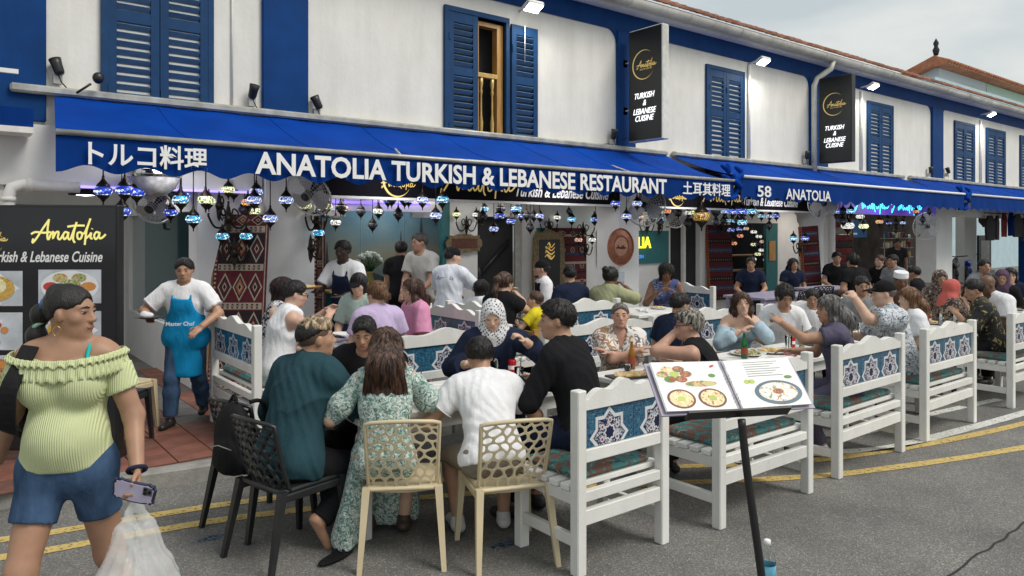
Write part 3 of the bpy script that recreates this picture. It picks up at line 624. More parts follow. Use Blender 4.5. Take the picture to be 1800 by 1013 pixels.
# ------------------------------------------------------------------ ground
def asphalt():
    m = mat('asphalt', (.10, .10, .098), .85, var=0); N, L = m.node_tree.nodes, m.node_tree.links; b = bsdf(m)
    t = N.new('ShaderNodeTexCoord')
    v = N.new('ShaderNodeTexVoronoi'); v.inputs['Scale'].default_value = 135; L.new(t.outputs['Object'], v.inputs['Vector'])
    s = N.new('ShaderNodeSeparateColor'); L.new(v.outputs['Color'], s.inputs[0])
    r = N.new('ShaderNodeValToRGB'); e = r.color_ramp.elements; e[0].color = (.125, .122, .117, 1); e[1].color = (.36, .345, .32, 1); e[1].position = 1
    x = e.new(.55); x.color = (.175, .171, .164, 1); x = e.new(.86); x.color = (.225, .22, .208, 1); L.new(s.outputs[0], r.inputs[0])
    n = N.new('ShaderNodeTexNoise'); n.inputs['Scale'].default_value = .9; n.inputs['Detail'].default_value = 8; n.inputs['Roughness'].default_value = .65; L.new(t.outputs['Object'], n.inputs['Vector'])
    r2 = N.new('ShaderNodeValToRGB'); r2.color_ramp.elements[0].position = .32; r2.color_ramp.elements[0].color = (.62, .62, .61, 1); r2.color_ramp.elements[1].position = .7; r2.color_ramp.elements[1].color = (1.15, 1.13, 1.1, 1); L.new(n.outputs[0], r2.inputs[0])
    mm = N.new('ShaderNodeMixRGB'); mm.blend_type = 'MULTIPLY'; mm.inputs[0].default_value = 1; L.new(r.outputs[0], mm.inputs[1]); L.new(r2.outputs[0], mm.inputs[2]); L.new(mm.outputs[0], b.inputs['Base Color'])
    bu = N.new('ShaderNodeBump'); bu.inputs['Strength'].default_value = .6; bu.inputs['Distance'].default_value = .006; L.new(v.outputs['Distance'], bu.inputs['Height']); L.new(bu.outputs[0], b.inputs['Normal'])
    return m
M_asph = asphalt()
mb = MB(); mb.add([(-80, -120, 0), (220, -120, 0), (220, 60, 0), (-80, 60, 0)], [(0, 1, 2, 3)]); tag(mb.build('road', M_asph), kind='structure')
def strip(name, pts, w, m, z=.004):
    P = smooth_path([Vector((a, b, 0)) for a, b in pts], 6); vs = []; K = len(P); rr = random.Random(5)
    for i, p in enumerate(P):
        d = (P[min(i + 1, K - 1)] - P[max(i - 1, 0)]).normalized(); n = Vector((-d.y, d.x, 0))
        vs += [(p + n * (w / 2 + rr.uniform(-.004, .004))) + Vector((0, 0, z)), (p - n * (w / 2 + rr.uniform(-.004, .004))) + Vector((0, 0, z))]
    mb = MB(); mb.add(vs, [(2 * i, 2 * i + 1, 2 * i + 3, 2 * i + 2) for i in range(K - 1)]); tag(mb.build(name, m), kind='structure')
def worn(name, c, hole):
    m = mat(name, c, .75, var=.1, scale=10, bump=.3, bscale=120); N, L = m.node_tree.nodes, m.node_tree.links; b = bsdf(m)
    t = N.new('ShaderNodeTexCoord'); n = N.new('ShaderNodeTexNoise'); n.inputs['Scale'].default_value = 38; n.inputs['Detail'].default_value = 6; n.inputs['Roughness'].default_value = .7; L.new(t.outputs['Object'], n.inputs['Vector'])
    r = N.new('ShaderNodeValToRGB'); r.color_ramp.elements[0].position = hole; r.color_ramp.elements[1].position = hole + .06; L.new(n.outputs[0], r.inputs[0]); L.new(r.outputs[0], b.inputs['Alpha']); return m
M_yel = worn('yellow_road_paint', (.56, .41, .14), .385); M_rw = worn('white_road_paint', (.62, .62, .58), .38)
strip('yellow_line', [(-3, 6.6), (-1.2, 6.0), (.34, 5.55), (1.75, 5.28), (3.2, 4.75), (4.6, 4.0), (6.0, 3.22), (8.57, 2.64), (13, 2.2), (30, 1.4)], .10, M_yel)
strip('yellow_line', [(-3, 6.3), (-1.2, 5.7), (.32, 5.25), (1.65, 5.0), (3.1, 4.42), (4.2, 3.8), (5.2, 3.2), (5.9, 2.88), (7.55, 2.36), (9.5, 2.0), (13, 1.75), (30, .9)], .10, M_yel)
strip('white_line', [(5.2, 3.6), (5.9, 3.45), (6.6, 3.1), (7.6, 2.95), (9.03, 2.80), (13, 2.5), (30, 1.9)], .12, M_rw)
strip('white_line', [(6.6, 3.5), (7.4, 3.42), (8.4, 3.36), (9.6, 3.2)], .10, M_rw)
mb = MB(); rr = random.Random(3); pts = [(-4 + i * .12, 1.72 + rr.uniform(-.012, .012)) for i in range(200)]
for i in range(199): mb.add([(pts[i][0], pts[i][1], .003), (pts[i + 1][0], pts[i + 1][1], .003), (pts[i + 1][0], pts[i + 1][1] + .014, .003), (pts[i][0], pts[i][1] + .014, .003)], [(0, 1, 2, 3)])
tag(mb.build('road_joint', mat('tar', (.018, .018, .018), .8, var=.2)), kind='structure')
# kerb stones and terracotta paving
M_kerb = mat('kerb_stone', (.30, .29, .27), .85, var=.2, scale=9, bump=.4, bscale=50, dirt=.25); M_pave = mat('pavement_grey', (.17, .165, .155), .85, var=.2, scale=5, bump=.3, bscale=60)
edge = [(-8, 9.2), (-3.2, 7.6), (-1.2, 6.72), (.2, 6.22), (1.0, 5.99), (1.9, 5.86)] + [(2.9 + k, 5.85) for k in range(0, 34)]
pv = MB(); n = len(edge)
top = [(a, b + .14, .115) for a, b in edge] + [(36, 30, .115), (-8, 30, .115)]
pv.add(top, [tuple(range(len(top)))]); pave = pv.build('pavement', M_pave); tag(pave, kind='structure')
kerb = link('kerb', None); tag(kerb, kind='structure')
for i in range(len(edge) - 1):
    a, b = Vector(edge[i]), Vector(edge[i + 1]); L_ = (b - a).length; d = (b - a) / L_
    k = MB(); k.box((.006, 0, -.05), (L_ - .006, .15, .125), ch=.012); k.build('kerb_stone', M_kerb, kerb, (a.x, a.y, 0), (0, 0, math.atan2(d.y, d.x)))
TC = [mat('terracotta_%d' % i, c, .75, var=.18, scale=8, bump=.2, bscale=40, dirt=.25) for i, c in enumerate([(.20, .075, .05), (.17, .065, .045), (.22, .09, .06), (.15, .065, .05)])]
tm = MB().box((-.144, -.144, 0), (.144, .144, .018), ch=.004)
tms = [tm.mesh('paving_tile', m) for m in TC]; rr = random.Random(11); M_gb = mat('grey_tile', (.10, .098, .092), .8, var=.2, bump=.2)
gms = tm.mesh('paving_tile', M_gb)
for i in range(18):
    for j in range(15):
        px, py = -1.0 + i * .295, 6.25 + j * .295
        if py < 6.22 + max(0, (.2 - px) * .42): continue
        if px > 2.45 and py > 8.3: continue
        if px > 3.4 and j > 4: continue
        g = j == 9 or (i == 10 and j > 3)
        link('paving_tile', gms if g else rr.choice(tms), pave, (px, py, .1155 + rr.uniform(0, .0015)), (rr.uniform(-.003, .003), rr.uniform(-.003, .003), 0))
# ------------------------------------------------------------------ shophouses
YF = 8.66
def shutter_leaf(w, h, secs):
    """frame mesh plus slat slots; local x 0..w, z 0..h, front at y=0"""
    f = MB(); st = .085; zs = [0]; 
    f.box((0, 0, 0), (st, .045, h)); f.box((w - st, 0, 0), (w, .045, h))
    rails = [(0, .16)] + [(a, b) for a, b in secs] + [(h - .14, h)]
    for a, b in rails: f.box((st, .003, a), (w - st, .042, b))
    sl = []
    for i in range(len(rails) - 1):
        z0, z1 = rails[i][1], rails[i + 1][0]; n = max(1, int((z1 - z0) / .085)); p = (z1 - z0) / n
        sl += [z0 + p * (k + .5) for k in range(n)]
    return f, sl, w - 2 * st
SLM = {}
def put_shutter(house, X, z, w, h, y, rz=0):
    f, sl, sw_ = shutter_leaf(w, h, [(h * .55, h * .55 + .12)])
    o = f.build('shutter', M_shut, house, (X, y, z), (0, 0, rz)); key = round(sw_, 3)
    bk = MB().box((.08, .050, .02), (w - .08, .056, h - .02)).build('slat_gap_sheet', M_dark, o)  # dark sheet added behind the slats, standing in for shade in their gaps
    if key not in SLM: SLM[key] = MB().box((-sw_ / 2 + .002, -.032, -.006), (sw_ / 2 - .002, .032, .006)).mesh('slat', M_slat)
    for q in sl: link('slat', SLM[key], o, (w / 2, .024, q), (rad(-52 + random.uniform(-4, 4)), 0, 0))
    for q in (.35, h - .35): MB().box((-.012 if X < 0 else .004, -.012, q - .05), (.03, -.001, q + .05)).build('hinge', M_shut, o)
ZW0, ZW1 = 3.05, 5.07
def window(house, x0, x1, open_right=False):
    fr = MB()
    for a, b in ((x0, x0 + .06), (x1 - .06, x1)): fr.box((a, YF - .05, ZW0), (b, YF + .1, ZW1))
    fr.box((x0 + .06, YF - .05, ZW1 - .07), (x1 - .06, YF + .1, ZW1)); fr.build('window_frame', M_shut, house)
    w = (x1 - x0 - .12) / 2 - .004
    put_shutter(house, x0 + .06, ZW0, w, ZW1 - ZW0 - .075, YF - .045)
    if not open_right: put_shutter(house, x0 + .068 + w, ZW0, w, ZW1 - ZW0 - .075, YF - .045)
    else: put_shutter(house, x1 + .03, ZW0, w, ZW1 - ZW0 - .075, YF - .07)
ATTR = dict(z0=2.36, zt=5.62)
def wall_with_hole(mbx, x0, x1, z0, z1, hole=None):
    if hole is None: mbx.box((x0, YF, z0), (x1, YF + .28, z1)); return
    a, b, c, d = hole
    mbx.box((x0, YF, z0), (a, YF + .28, z1)); mbx.box((b, YF, z0), (x1, YF + .28, z1)); mbx.box((a, YF, z0), (b, YF + .28, c)); mbx.box((a, YF, d), (b, YF + .28, z1))
def bracket(house, x, sgn):
    P = [(x, 5.30)] + [(x + sgn * .22, 5.30)] + [(x + sgn * (.22 - .22 * math.sin(t * math.pi / 12)), 5.30 - .22 + .22 * math.cos(t * math.pi / 12)) for t in range(0, 7)]
    if sgn > 0: P = P[::-1]
    MB().prism(P, YF - .034, YF - .002).build('corner_bracket', M_blue, house)
def half_round(x0, x1, y, z, r):
    m = MB(); n = 10; vs = []; 
    for x in (x0, x1):
        for rr_ in (r, r - .008):
            for k in range(n + 1): t = math.pi + math.pi * k / n; vs.append((x, y + rr_ * math.cos(t), z + rr_ * math.sin(t)))
    q = n + 1
    for k in range(n): m_ = [(k, k + 1, 2 * q + k + 1, 2 * q + k), (q + k + 1, q + k, 3 * q + k, 3 * q + k + 1)]; m.f += [[i for i in f] for f in m_]; m.m += [0, 0]; m.sm += [True, True]
    m.v = vs; m.add([], []); 
    for a in (0, 2 * q):
        for k in range(n): m.f.append([a + k, a + k + 1, a + q + k + 1, a + q + k]); m.m.append(0); m.sm.append(False)
    return m
M_rtile = mat('roof_clay', (.30, .13, .08), .8, var=.35, scale=5, bump=.3, bscale=20, dirt=.35)
def house(label, x0, x1, wins, pil, hole=None, openw=None):
    h = thing('shophouse', label, 'shophouse', ((x0 + x1) / 2, YF, .115)); ofs = -Vector(h.location)
    hh = link('tmp', None); bpy.data.objects.remove(hh)
    h.location = (0, 0, 0)
    m = MB(); wall_with_hole(m, x0, x1, 2.36, 5.62, hole); m.build('wall', M_wall, h)
    MB().box((x0, YF - .03, 5.30), (x1, YF - .001, 5.60)).build('fascia_band', M_blue, h)
    for a, b in pil:
        MB().box((a, YF - .06, 3.0), (b, YF - .0015, 5.297), ch=.01).build('pilaster', M_blue, h); bracket(h, a, -1); bracket(h, b, 1)
    for wdw in wins: window(h, *wdw)
    L_ = int((x1 - x0) / 1.5 + .5); stp = (x1 - x0) / L_
    for i in range(L_):
        a, b = x0 + i * stp, x0 + (i + 1) * stp
        g = half_round(a, b - .004, 8.28, 5.71, .105).build('gutter', M_gut, h)
        half_round(b - .07, b + .03, 8.28, 5.71, .113).build('gutter_joint', M_gut, g)
    MB().box((x0, 8.40, 5.602), (x1, 8.66, 5.66)).build('soffit', M_wall2, h)
    rf = MB().add([(x0, 8.30, 5.78), (x1, 8.30, 5.78), (x1, 13.5, 8.2), (x0, 13.5, 8.2), (x0, 8.30, 5.73), (x1, 8.30, 5.73), (x1, 13.5, 8.1), (x0, 13.5, 8.1)], [(0, 1, 2, 3), (7, 6, 5, 4), (0, 4, 5, 1), (1, 5, 6, 2), (2, 6, 7, 3), (3, 7, 4, 0)]).build('roof', mat('roof_bed', (.18, .08, .05), .9, var=.2), h)
    tl = MB(); rr_ = random.Random(int(x0 * 10)); nx = int((x1 - x0) / .22); sl = Vector((0, 5.2, 2.42)).normalized()
    for r_ in range(5):
        for i in range(nx):
            cx = x0 + (i + .5) * (x1 - x0) / nx; p = Vector((cx, 8.24, 5.80)) + sl * (r_ * .30) + Vector((0, 0, rr_.uniform(-.008, .012) + .01 * (r_ > 0))); vs = []
            for e_ in (0, .36):
                for k in range(5): t = math.pi * k / 4; q = p + sl * e_; vs.append((q.x + .10 * math.cos(t), q.y, q.z + .055 * math.sin(t) - (.02 if e_ else 0)))
            tl.add(vs, [(k, k + 1, 6 + k, 5 + k) for k in range(4)] + [(0, 1, 2, 3, 4)], 0)
    tag(tl.build('roof_tiles', M_rtile, rf), kind='stuff')
    return h
H0 = house('corner shophouse at the far left with a closed blue shutter above the awning end', -6, 3.05, [(1.387, 2.51)], [(-.4, .905)])
H1 = house('white shophouse with one blue shutter swung open over the restaurant awning', 3.05, 9.0, [(5.60, 6.73, True)], [(3.06, 3.62)], hole=(5.66, 6.67, ZW0, ZW1 - .07))
H2 = house('white shophouse with a closed shutter between the two black hanging signs', 9.0, 15.0, [(11.42, 12.62)], [(9.02, 9.46)])
H3 = house('white shophouse right of the second black hanging sign', 15.0, 21.1, [(17.6, 18.9)], [(15.02, 15.75)])
H4 = house('white shophouse at the right edge with three closed blue shutters', 21.1, 33, [(22.6, 24.0), (24.9, 26.4), (27.7, 29.1)], [(21.12, 21.8)])
# opening of the window with its gilded balustrade
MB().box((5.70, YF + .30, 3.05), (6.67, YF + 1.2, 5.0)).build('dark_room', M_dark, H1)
fr = MB(); fr.box((6.55, YF + .02, 3.05), (6.66, YF + .14, 4.96)); fr.box((6.18, YF + .02, 4.90), (6.55, YF + .14, 4.96)); fr.box((6.18, YF + .02, 3.05), (6.22, YF + .14, 4.9)); fr.build('inner_window_frame', M_wood, H1)
M_gilt = mat('gilded_wood', (.50, .33, .10), .4, var=.2, metal=.2)
rail = MB().box((6.18, YF + .0, 4.15), (6.55, YF + .07, 4.22), ch=.008).build('balustrade_rail', M_gilt, H1)
for bx in (6.27, 6.47): MB().lathe([(.03, 3.05), (.03, 3.2), (.018, 3.24), (.026, 3.4), (.032, 3.5), (.016, 3.62), (.014, 3.9), (.026, 3.95), (.016, 3.99), (.03, 4.06), (.03, 4.15)], 10, (bx, YF + .035, 0)).build('baluster', M_gilt, rail)
MB().tube([(6.98, YF - .10, 5.0), (6.98, YF - .10, 4.45)], .006).build('stay_bar', M_lwhite, H1)
# white reveals beside window 1 / downpipe lines on the wall
MB().tube([(12.78, YF - .03, 3.3), (12.78, YF - .03, 5.25)], .03).build('conduit_pipe', M_trim, H2)
MB().tube([(17.3, YF - .03, 3.3), (17.3, YF - .03, 5.25)], .035).build('conduit_pipe', M_trim, H3)
MB().tube([(24.45, YF - .03, 3.3), (24.45, YF - .03, 5.25)], .035).build('conduit_pipe', M_trim, H4)
MB().tube([(15.35, 8.28, 5.62), (15.3, 8.30, 5.45), (15.1, 8.5, 5.25), (15.05, 8.54, 5.1), (15.05, 8.54, 3.0)], .06, 12).build('downpipe', M_gut, H2)
MB().tube([(2.72, YF - .02, 3.3), (2.72, YF - .02, 5.3)], .012).build('cable', M_trim, H0)
# ---- arcade: pillars, beams, ceiling, inner walls
YI = 10.7
def pil(h, x0, x1, y0=8.42, y1=8.95, z1=2.6, m=M_wall2): MB().box((x0, y0, .115), (x1, y1, z1), ch=.012).build('pillar', m, h)
pil(H1, 3.02, 3.62); pil(H2, 8.86, 9.34)
MB().box((2.33, 8.60, .115), (3.018, 8.8, 2.6)).build('corner_wall', M_wall2, H1)
MB().lathe([(.30, .115), (.30, .3), (.26, .34), (.25, 2.1), (.29, 2.16), (.30, 2.3), (.34, 2.33), (.34, 2.6)], 24, (15.2, 8.7, 0)).build('round_pillar', M_wall2, H3)
MB().tube([(15.62, 8.45, .115), (15.62, 8.45, 2.2), (15.5, 8.5, 2.36)], .07, 12).build('downpipe', M_wall2, H3)
pil(H4, 20.9, 21.9)
mb = MB(); mb.box((-6, 8.96, 2.62), (33, 10.7, 2.72)); tag(mb.build('arcade_ceiling', M_wall2), kind='structure')
# unit 1 recess: glass return wall at x=2.33 going back
gw = MB(); gw.box((2.33, 8.802, .115), (2.45, 12.4, .75)); gw.box((2.33, 8.802, 2.15), (2.45, 12.4, 2.62)); gw.box((2.33, 8.802, .752), (2.45, 8.95, 2.148)); gw.box((2.33, 12.2, .752), (2.45, 12.4, 2.148)); gw.build('side_wall', M_wall2, H1)
MB().box((2.38, 8.952, .752), (2.392, 12.198, 2.148)).build('side_window_glass', M_glass, H1)
MB().box((-6, 12.41, .115), (2.6, 12.6, 2.62)).build('passage_end_wall', M_wall2, H0)
MB().box((.5, 12.37, .115), (1.7, 12.405, 2.3)).build('passage_door', M_dark, H0)
MB().box((-4, 8.5, .115), (.55, 8.659, 3.0)).build('left_wall', M_wall, H0)
# unit 1 interior seen through its windows
room = MB(); room.box((2.46, 13.0, .115), (9, 13.1, 2.6)); room.build('back_room_wall', mat('room_teal', (.10, .22, .25), .7, var=.2, scale=1), H1)
iw = MB(); iw.box((3.62, YI, .115), (4.6, YI + .15, 2.62)); iw.box((4.6, YI, 2.25), (7.05, YI + .15, 2.62)); iw.box((4.6, YI, .115), (7.05, YI + .15, .5)); iw.box((7.05, YI, .115), (7.64, YI + .15, 2.62)); iw.box((7.64, YI, 2.2), (8.6, YI + .15, 2.62)); iw.box((8.6, YI, .115), (10.2, YI + .15, 2.62)); iw.build('inner_wall', M_wall2, H1)
for a, b in ((4.62, 5.4), (5.415, 6.2), (6.215, 7.03)):
    MB().box((a, YI + .06, .502), (b, YI + .072, 2.248)).build('glass_pane', M_glass, H1)
for a in (4.72, 6.3): MB().box((a, YI - .03, 2.16), (a + .38, YI + .05, 2.24)).build('glass_clamp', M_grey, H1)
# printed mural inside (dusk sky and two minarets)
mu = mat('mural_sky', (.25, .3, .32), .6, var=0); N, L = mu.node_tree.nodes, mu.node_tree.links
t = N.new('ShaderNodeTexCoord'); sp = N.new('ShaderNodeSeparateXYZ'); r = N.new('ShaderNodeValToRGB'); mr = N.new('ShaderNodeMapRange'); mr.inputs[1].default_value = .5; mr.inputs[2].default_value = 2.4
L.new(t.outputs['Object'], sp.inputs[0]); nn = N.new('ShaderNodeTexNoise'); nn.inputs['Scale'].default_value = 2.5; nn.inputs['Detail'].default_value = 6; L.new(t.outputs['Object'], nn.inputs[0])
ad = N.new('ShaderNodeMath'); ad.operation = 'MULTIPLY_ADD'; ad.inputs[1].default_value = .9; L.new(nn.outputs[0], ad.inputs[0]); L.new(sp.outputs[2], ad.inputs[2]); sb = N.new('ShaderNodeMath'); sb.inputs[1].default_value = -.45; L.new(ad.outputs[0], sb.inputs[0])
L.new(sb.outputs[0], mr.inputs[0]); L.new(mr.outputs[0], r.inputs[0]); e = r.color_ramp.elements
e[0].color = (.05, .09, .10, 1); e[1].color = (.05, .13, .20, 1)
for p, c_ in ((.35, (.16, .20, .19)), (.52, (.30, .25, .18)), (.72, (.14, .21, .25))): x = e.new(p); x.color = (*c_, 1)
L.new(r.outputs[0], bsdf(mu).inputs['Base Color'])
mural = MB().box((4.5, 11.6, .115), (8.3, 11.62, 2.6)).build('mural_panel', mu, H1)
sil = mat('mural_ink', (.03, .045, .06), .7, var=.1)
def minaret(x, w, z1):
    m = MB(); m.box((x - w, 11.59, .6), (x + w, 11.597, z1 - .75)); m.box((x - w * 1.5, 11.585, z1 - .78), (x + w * 1.5, 11.597, z1 - .72)); m.box((x - w * .8, 11.59, z1 - .718), (x + w * .8, 11.597, z1 - .42)); m.box((x - w * 1.3, 11.585, z1 - .415), (x + w * 1.3, 11.597, z1 - .37)); m.prism([(x - w * .7, z1 - .365), (x + w * .7, z1 - .365), (x, z1)], 11.59, 11.597); m.build('minaret_print', sil, mural)
minaret(7.02, .055, 2.25); minaret(6.6, .045, 1.95); minaret(5.2, .04, 1.75)
m = MB(); m.prism([(5.2 + 1.5 * math.cos(t * math.pi / 20), .6 + .75 * math.sin(t * math.pi / 20)) for t in range(0, 21)], 11.59, 11.597); m.build('dome_print', sil, mural)
MB().box((6.9, YI - .004, .502), (7.05, YI + .1, 2.6)).build('teal_jamb', M_teal, H1)
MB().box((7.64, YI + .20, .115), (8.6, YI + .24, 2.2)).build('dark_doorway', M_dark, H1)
MB().box((8.45, YI - .06, .115), (8.60, YI - .002, 2.2)).build('door_jamb', M_grey, H1)
st = MB(); st.tube([(7.75, YI + .15, 1.1), (8.45, YI + .15, 1.75)], .03); st.lathe([(.04, .9), (.05, 1.0), (.03, 1.1), (.05, 1.2), (.0, 1.3)], 10, (7.78, YI + .15, 0)); st.build('stair_rail', M_black, H1)
MB().box((9.0, YI - .03, .9), (9.2, YI - .002, 2.0)).build('teal_panel', M_teal, H1)
# unit 2 inner wall
iw = MB(); iw.box((10.2, YI, .115), (12.88, YI + .15, 2.62)); iw.box((13.92, YI, .115), (15.1, YI + .15, 2.62)); iw.box((12.88, YI, 2.25), (13.92, YI + .15, 2.62)); iw.box((15.1, YI, 2.15), (17.1, YI + .15, 2.62)); iw.box((17.1, YI, .115), (19.9, YI + .15, 2.62)); iw.build('inner_wall', M_wall2, H2)
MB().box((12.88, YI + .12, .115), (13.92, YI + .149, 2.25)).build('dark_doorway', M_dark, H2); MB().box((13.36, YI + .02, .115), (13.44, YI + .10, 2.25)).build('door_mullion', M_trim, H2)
MB().box((10.6, YI - .04, 1.25), (12.78, YI - .002, 1.95)).build('teal_sign_panel', M_teal, H2)
ly = mat('neon_yellow', (.9, .75, .02), .4, var=0, emit=1.3, ecol=(1, .85, .03))
text('ANATOLIA', .34, ly, 'neon_lettering', H2, T(11.42, YI - .06, 1.70), bold=.003, width=1.5, depth=.02)
text('TURKISH', .10, mat('neon_blue', (.05, .2, .5), .4, var=0, emit=.4, ecol=(.1, .3, .8)), 'neon_lettering', H2, T(11.75, YI - .055, 1.40), bold=.002, depth=.01)
# shop bay 2/3: dark deep interior with teal door frame and shelves of lamps
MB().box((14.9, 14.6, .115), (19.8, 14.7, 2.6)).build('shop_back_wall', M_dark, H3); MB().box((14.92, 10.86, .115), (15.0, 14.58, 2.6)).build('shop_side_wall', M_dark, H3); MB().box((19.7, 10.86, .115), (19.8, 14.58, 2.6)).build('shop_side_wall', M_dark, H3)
MB().box((16.62, YI + .02, .115), (17.09, YI + .10, 2.15)).build('teal_door', M_teal, H3)
MB().box((16.72, YI - .0, 1.2), (17.0, YI + .018, 1.7)).build('door_picture', M_wood, H3)
for i, z in enumerate((.5, .9, 1.3)):
    sh_ = MB(); sh_.box((15.2, 11.5, z), (19.0, 11.9, z + .03)); sh_.build('display_shelf', M_wood, H3)
# low awning boards (black fascia signs between the pillars)
def script_sign(label, x0, x1, xs, y=8.40):
    t = thing('fascia_sign', label, 'sign', (x0, y, 2.36)); w = x1 - x0
    MB().box((0, 0, 0), (w, .05, .62)).build('panel', mat('sign_black', (.008, .008, .011), .8, var=.1, spec=.05), t)
    MB().box((-.0, -.02, -.035), (w, .052, -.002)).build('bottom_trim', M_trim, t)
    m = MB(); arc(m, xs + .35, .21, .20, 60, 330, .03, -.004); script_word(m, xs + .12, .14, .5, .012, -.005); script_word(m, xs + 1.0, .13, 1.3, .024, -.005); m.build('gold_script', M_gold, t)
    text('Turkish & Lebanese Cuisine', .24, M_lwhite, 'lettering', t, T(xs + 3.25, -.006, .16), bold=.004, shear=.35, width=1.9, depth=.004)
    return t
script_sign('long black fascia sign with gold script behind the awning text, between the two square pillars', 3.63, 8.85, .75)
script_sign('long black fascia sign with gold script right of the copper plate pillar', 9.35, 14.85, .6)
# far right arcade bay: shop clutter walls, purple lit fascia
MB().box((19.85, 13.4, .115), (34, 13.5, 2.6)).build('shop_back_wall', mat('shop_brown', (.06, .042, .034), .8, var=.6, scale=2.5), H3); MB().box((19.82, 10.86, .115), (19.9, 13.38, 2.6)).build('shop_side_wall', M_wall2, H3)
t = thing('fascia_sign', 'purple lit fascia with cyan script right of the downpipe', 'sign', (15.9, 8.40, 2.34))
MB().box((0, 0, 0), (4.9, .05, .5)).build('panel', mat('sign_purple', (.10, .05, .42), .5, var=.1, emit=.25), t)
m = MB(); script_word(m, .6, .14, 1.7, .03, -.01); script_word(m, 2.4, .14, 1.7, .03, -.01); m.build('cyan_script', mat('neon_cyan', (.05, .7, .85), .4, var=0, emit=1.6), t)
# purple LED tubes on the arcade beam
MB().tube([(4.7, 10.62, 2.38), (6.6, 10.62, 2.38)], .02).build('led_tube', mat('led_violet', (.2, .12, .9), .4, var=0, emit=1.4), H1)
bm_ = MB(); bm_.box((-.5, 8.45, 2.36), (3.0, 8.65, 2.95)); bm_.build('beam', M_wall2, H0)
MB().tube([(.95, 8.43, 2.36), (2.9, 8.43, 2.36)], .012).build('led_tube', mat('led_violet2', (.35, .28, .9), .4, var=0, emit=1.2), H0)
bm_ = MB(); bm_.box((3.05, 8.452, 2.36), (9.0, 8.65, 2.98)); bm_.build('beam', M_wall2, H1)
bm_ = MB(); bm_.box((9.0, 8.452, 2.36), (15.0, 8.65, 2.98)); bm_.build('beam', M_wall2, H2)
bm_ = MB(); bm_.box((15.0, 8.452, 2.36), (33, 8.65, 2.98)); bm_.build('beam', M_wall2, H3)
# ------------------------------------------------------------------ awnings
M_aw = mat('awning_cloth', (.0, .041, .28), .8, var=.16, scale=2.2, bump=.35, bscale=4, spec=.08)
M_awv = mat('valance_cloth', (.001, .032, .19), .8, var=.12, scale=2.5, bump=.3, bscale=5, spec=.1)
def awning(label, x0, x1, zb, zt, mbar, scal, drop, yb=7.2, twist=0):
    a = thing('awning', label, 'awning', (x0, 8.6, zt)); nx = int((x1 - x0) / .12); ny = 8; rr_ = random.Random(int(x0 * 7))
    ph = [rr_.uniform(0, 6) for _ in range(4)]
    V = []; 
    for j in range(ny + 1):
        for i in range(nx + 1):
            t = j / ny; x = (x1 - x0) * i / nx; x = x + (.15 * (1 - t) * max(0, 1 - x / .6) if x0 < 1 else 0); y = -.02 + (yb - 8.58) * t; z = -.04 + (zb - zt + .05) * t - .05 * math.sin(math.pi * t) * (1 + .5 * math.sin(1.3 * x + ph[0]) + .3 * math.sin(3.1 * x + ph[1])) + .006 * math.sin(9 * x + 4 * t + ph[2])
            V.append((x, y, z))
    F = [(j * (nx + 1) + i, (j + 1) * (nx + 1) + i, (j + 1) * (nx + 1) + i + 1, j * (nx + 1) + i + 1) for j in range(ny) for i in range(nx)]
    link('canopy', mesh_np('canopy', V, F, [M_aw]), a)
    for i in range(9, nx, 10): MB().tube([Vector(V[j * (nx + 1) + i]) + Vector((0, 0, .001)) for j in range(ny + 1)], .0055, 5).build('seam', M_aw, a)
    V = []; nv = int((x1 - x0) / .04)
    for i in range(nv + 1):
        x = (x1 - x0) * i / nv; b = drop + .034 * math.cos(2 * math.pi * x / scal); 
        for k in range(4):
            t = k / 3; V.append((x, yb - 8.6 - .02 + .010 * math.sin(5 * x + ph[3]) * t + .006 * math.sin(14 * x) * t, zb - zt - b * t))
    F = [(i * 4 + k, i * 4 + k + 1, i * 4 + k + 5, i * 4 + k + 4) for i in range(nv) for k in range(3)]
    link('valance', mesh_np('valance', V, F, [M_awv]), a)
    MB().tube([(0, yb - 8.63, zb - zt), (x1 - x0, yb - 8.63, zb - zt)], .026, 10).build('front_bar', mbar, a)
    MB().box((-.22 if x0 < 1 else 0, -.07, -.035), (x1 - x0, .05, .05), ch=.02).build('roller_case', M_grey, a)
    for q in (.35, .75):
        MB().tube([((x1 - x0) * q, -.0, -.25), ((x1 - x0) * q + .3, -.7, -.38), ((x1 - x0) * q, yb - 8.60, zb - zt)], .018, 6).build('folding_arm', M_grey, a)
    return a
AW1 = awning('long royal blue awning with white restaurant lettering on its valance', .82, 10.22, 2.745, 3.30, M_grey, .46, .30)
AW2 = awning('blue awning with white front bar and number 58, right of the lettered awning', 10.42, 19.35, 2.83, 3.31, M_lwhite, .42, .36)
AW3 = awning('blue awning with a white front bar at the right edge of the street', 19.75, 33, 2.83, 3.33, M_lwhite, .42, .36)
# bunched cloth at the joints
def bunch(par, x, m=M_aw):
    F = Field((-.35, -.35, -.55), (.35, .35, .25), .02); rr_ = random.Random(2)
    for i in range(16): p = np.array((rr_.uniform(-.14, .14), rr_.uniform(-.1, .1), rr_.uniform(-.40, .08))); q = p + np.array((rr_.uniform(-.16, .16), rr_.uniform(-.05, .05), rr_.uniform(-.12, .12))); F.cap(p, q, .045, .035, .02)
    return link('bunched_cloth', F.mesh('bunched_cloth', m), par, (x, -1.38, -.42))
bunch(AW1, 9.46); bunch(AW2, 9.1)
def on_valance(body, xa, xb, z, h, par, bold=.010, depth=.003, yv=7.13):
    return text(body, .25, M_lwhite, 'lettering', par, T((xa + xb) / 2 - par.location.x, yv - 8.6, z - par.location.z), bold=bold, width=xb - xa, height=h, depth=depth)
on_valance('トルコ料理', 1.05, 2.02, 2.58, .215, AW1, .005)
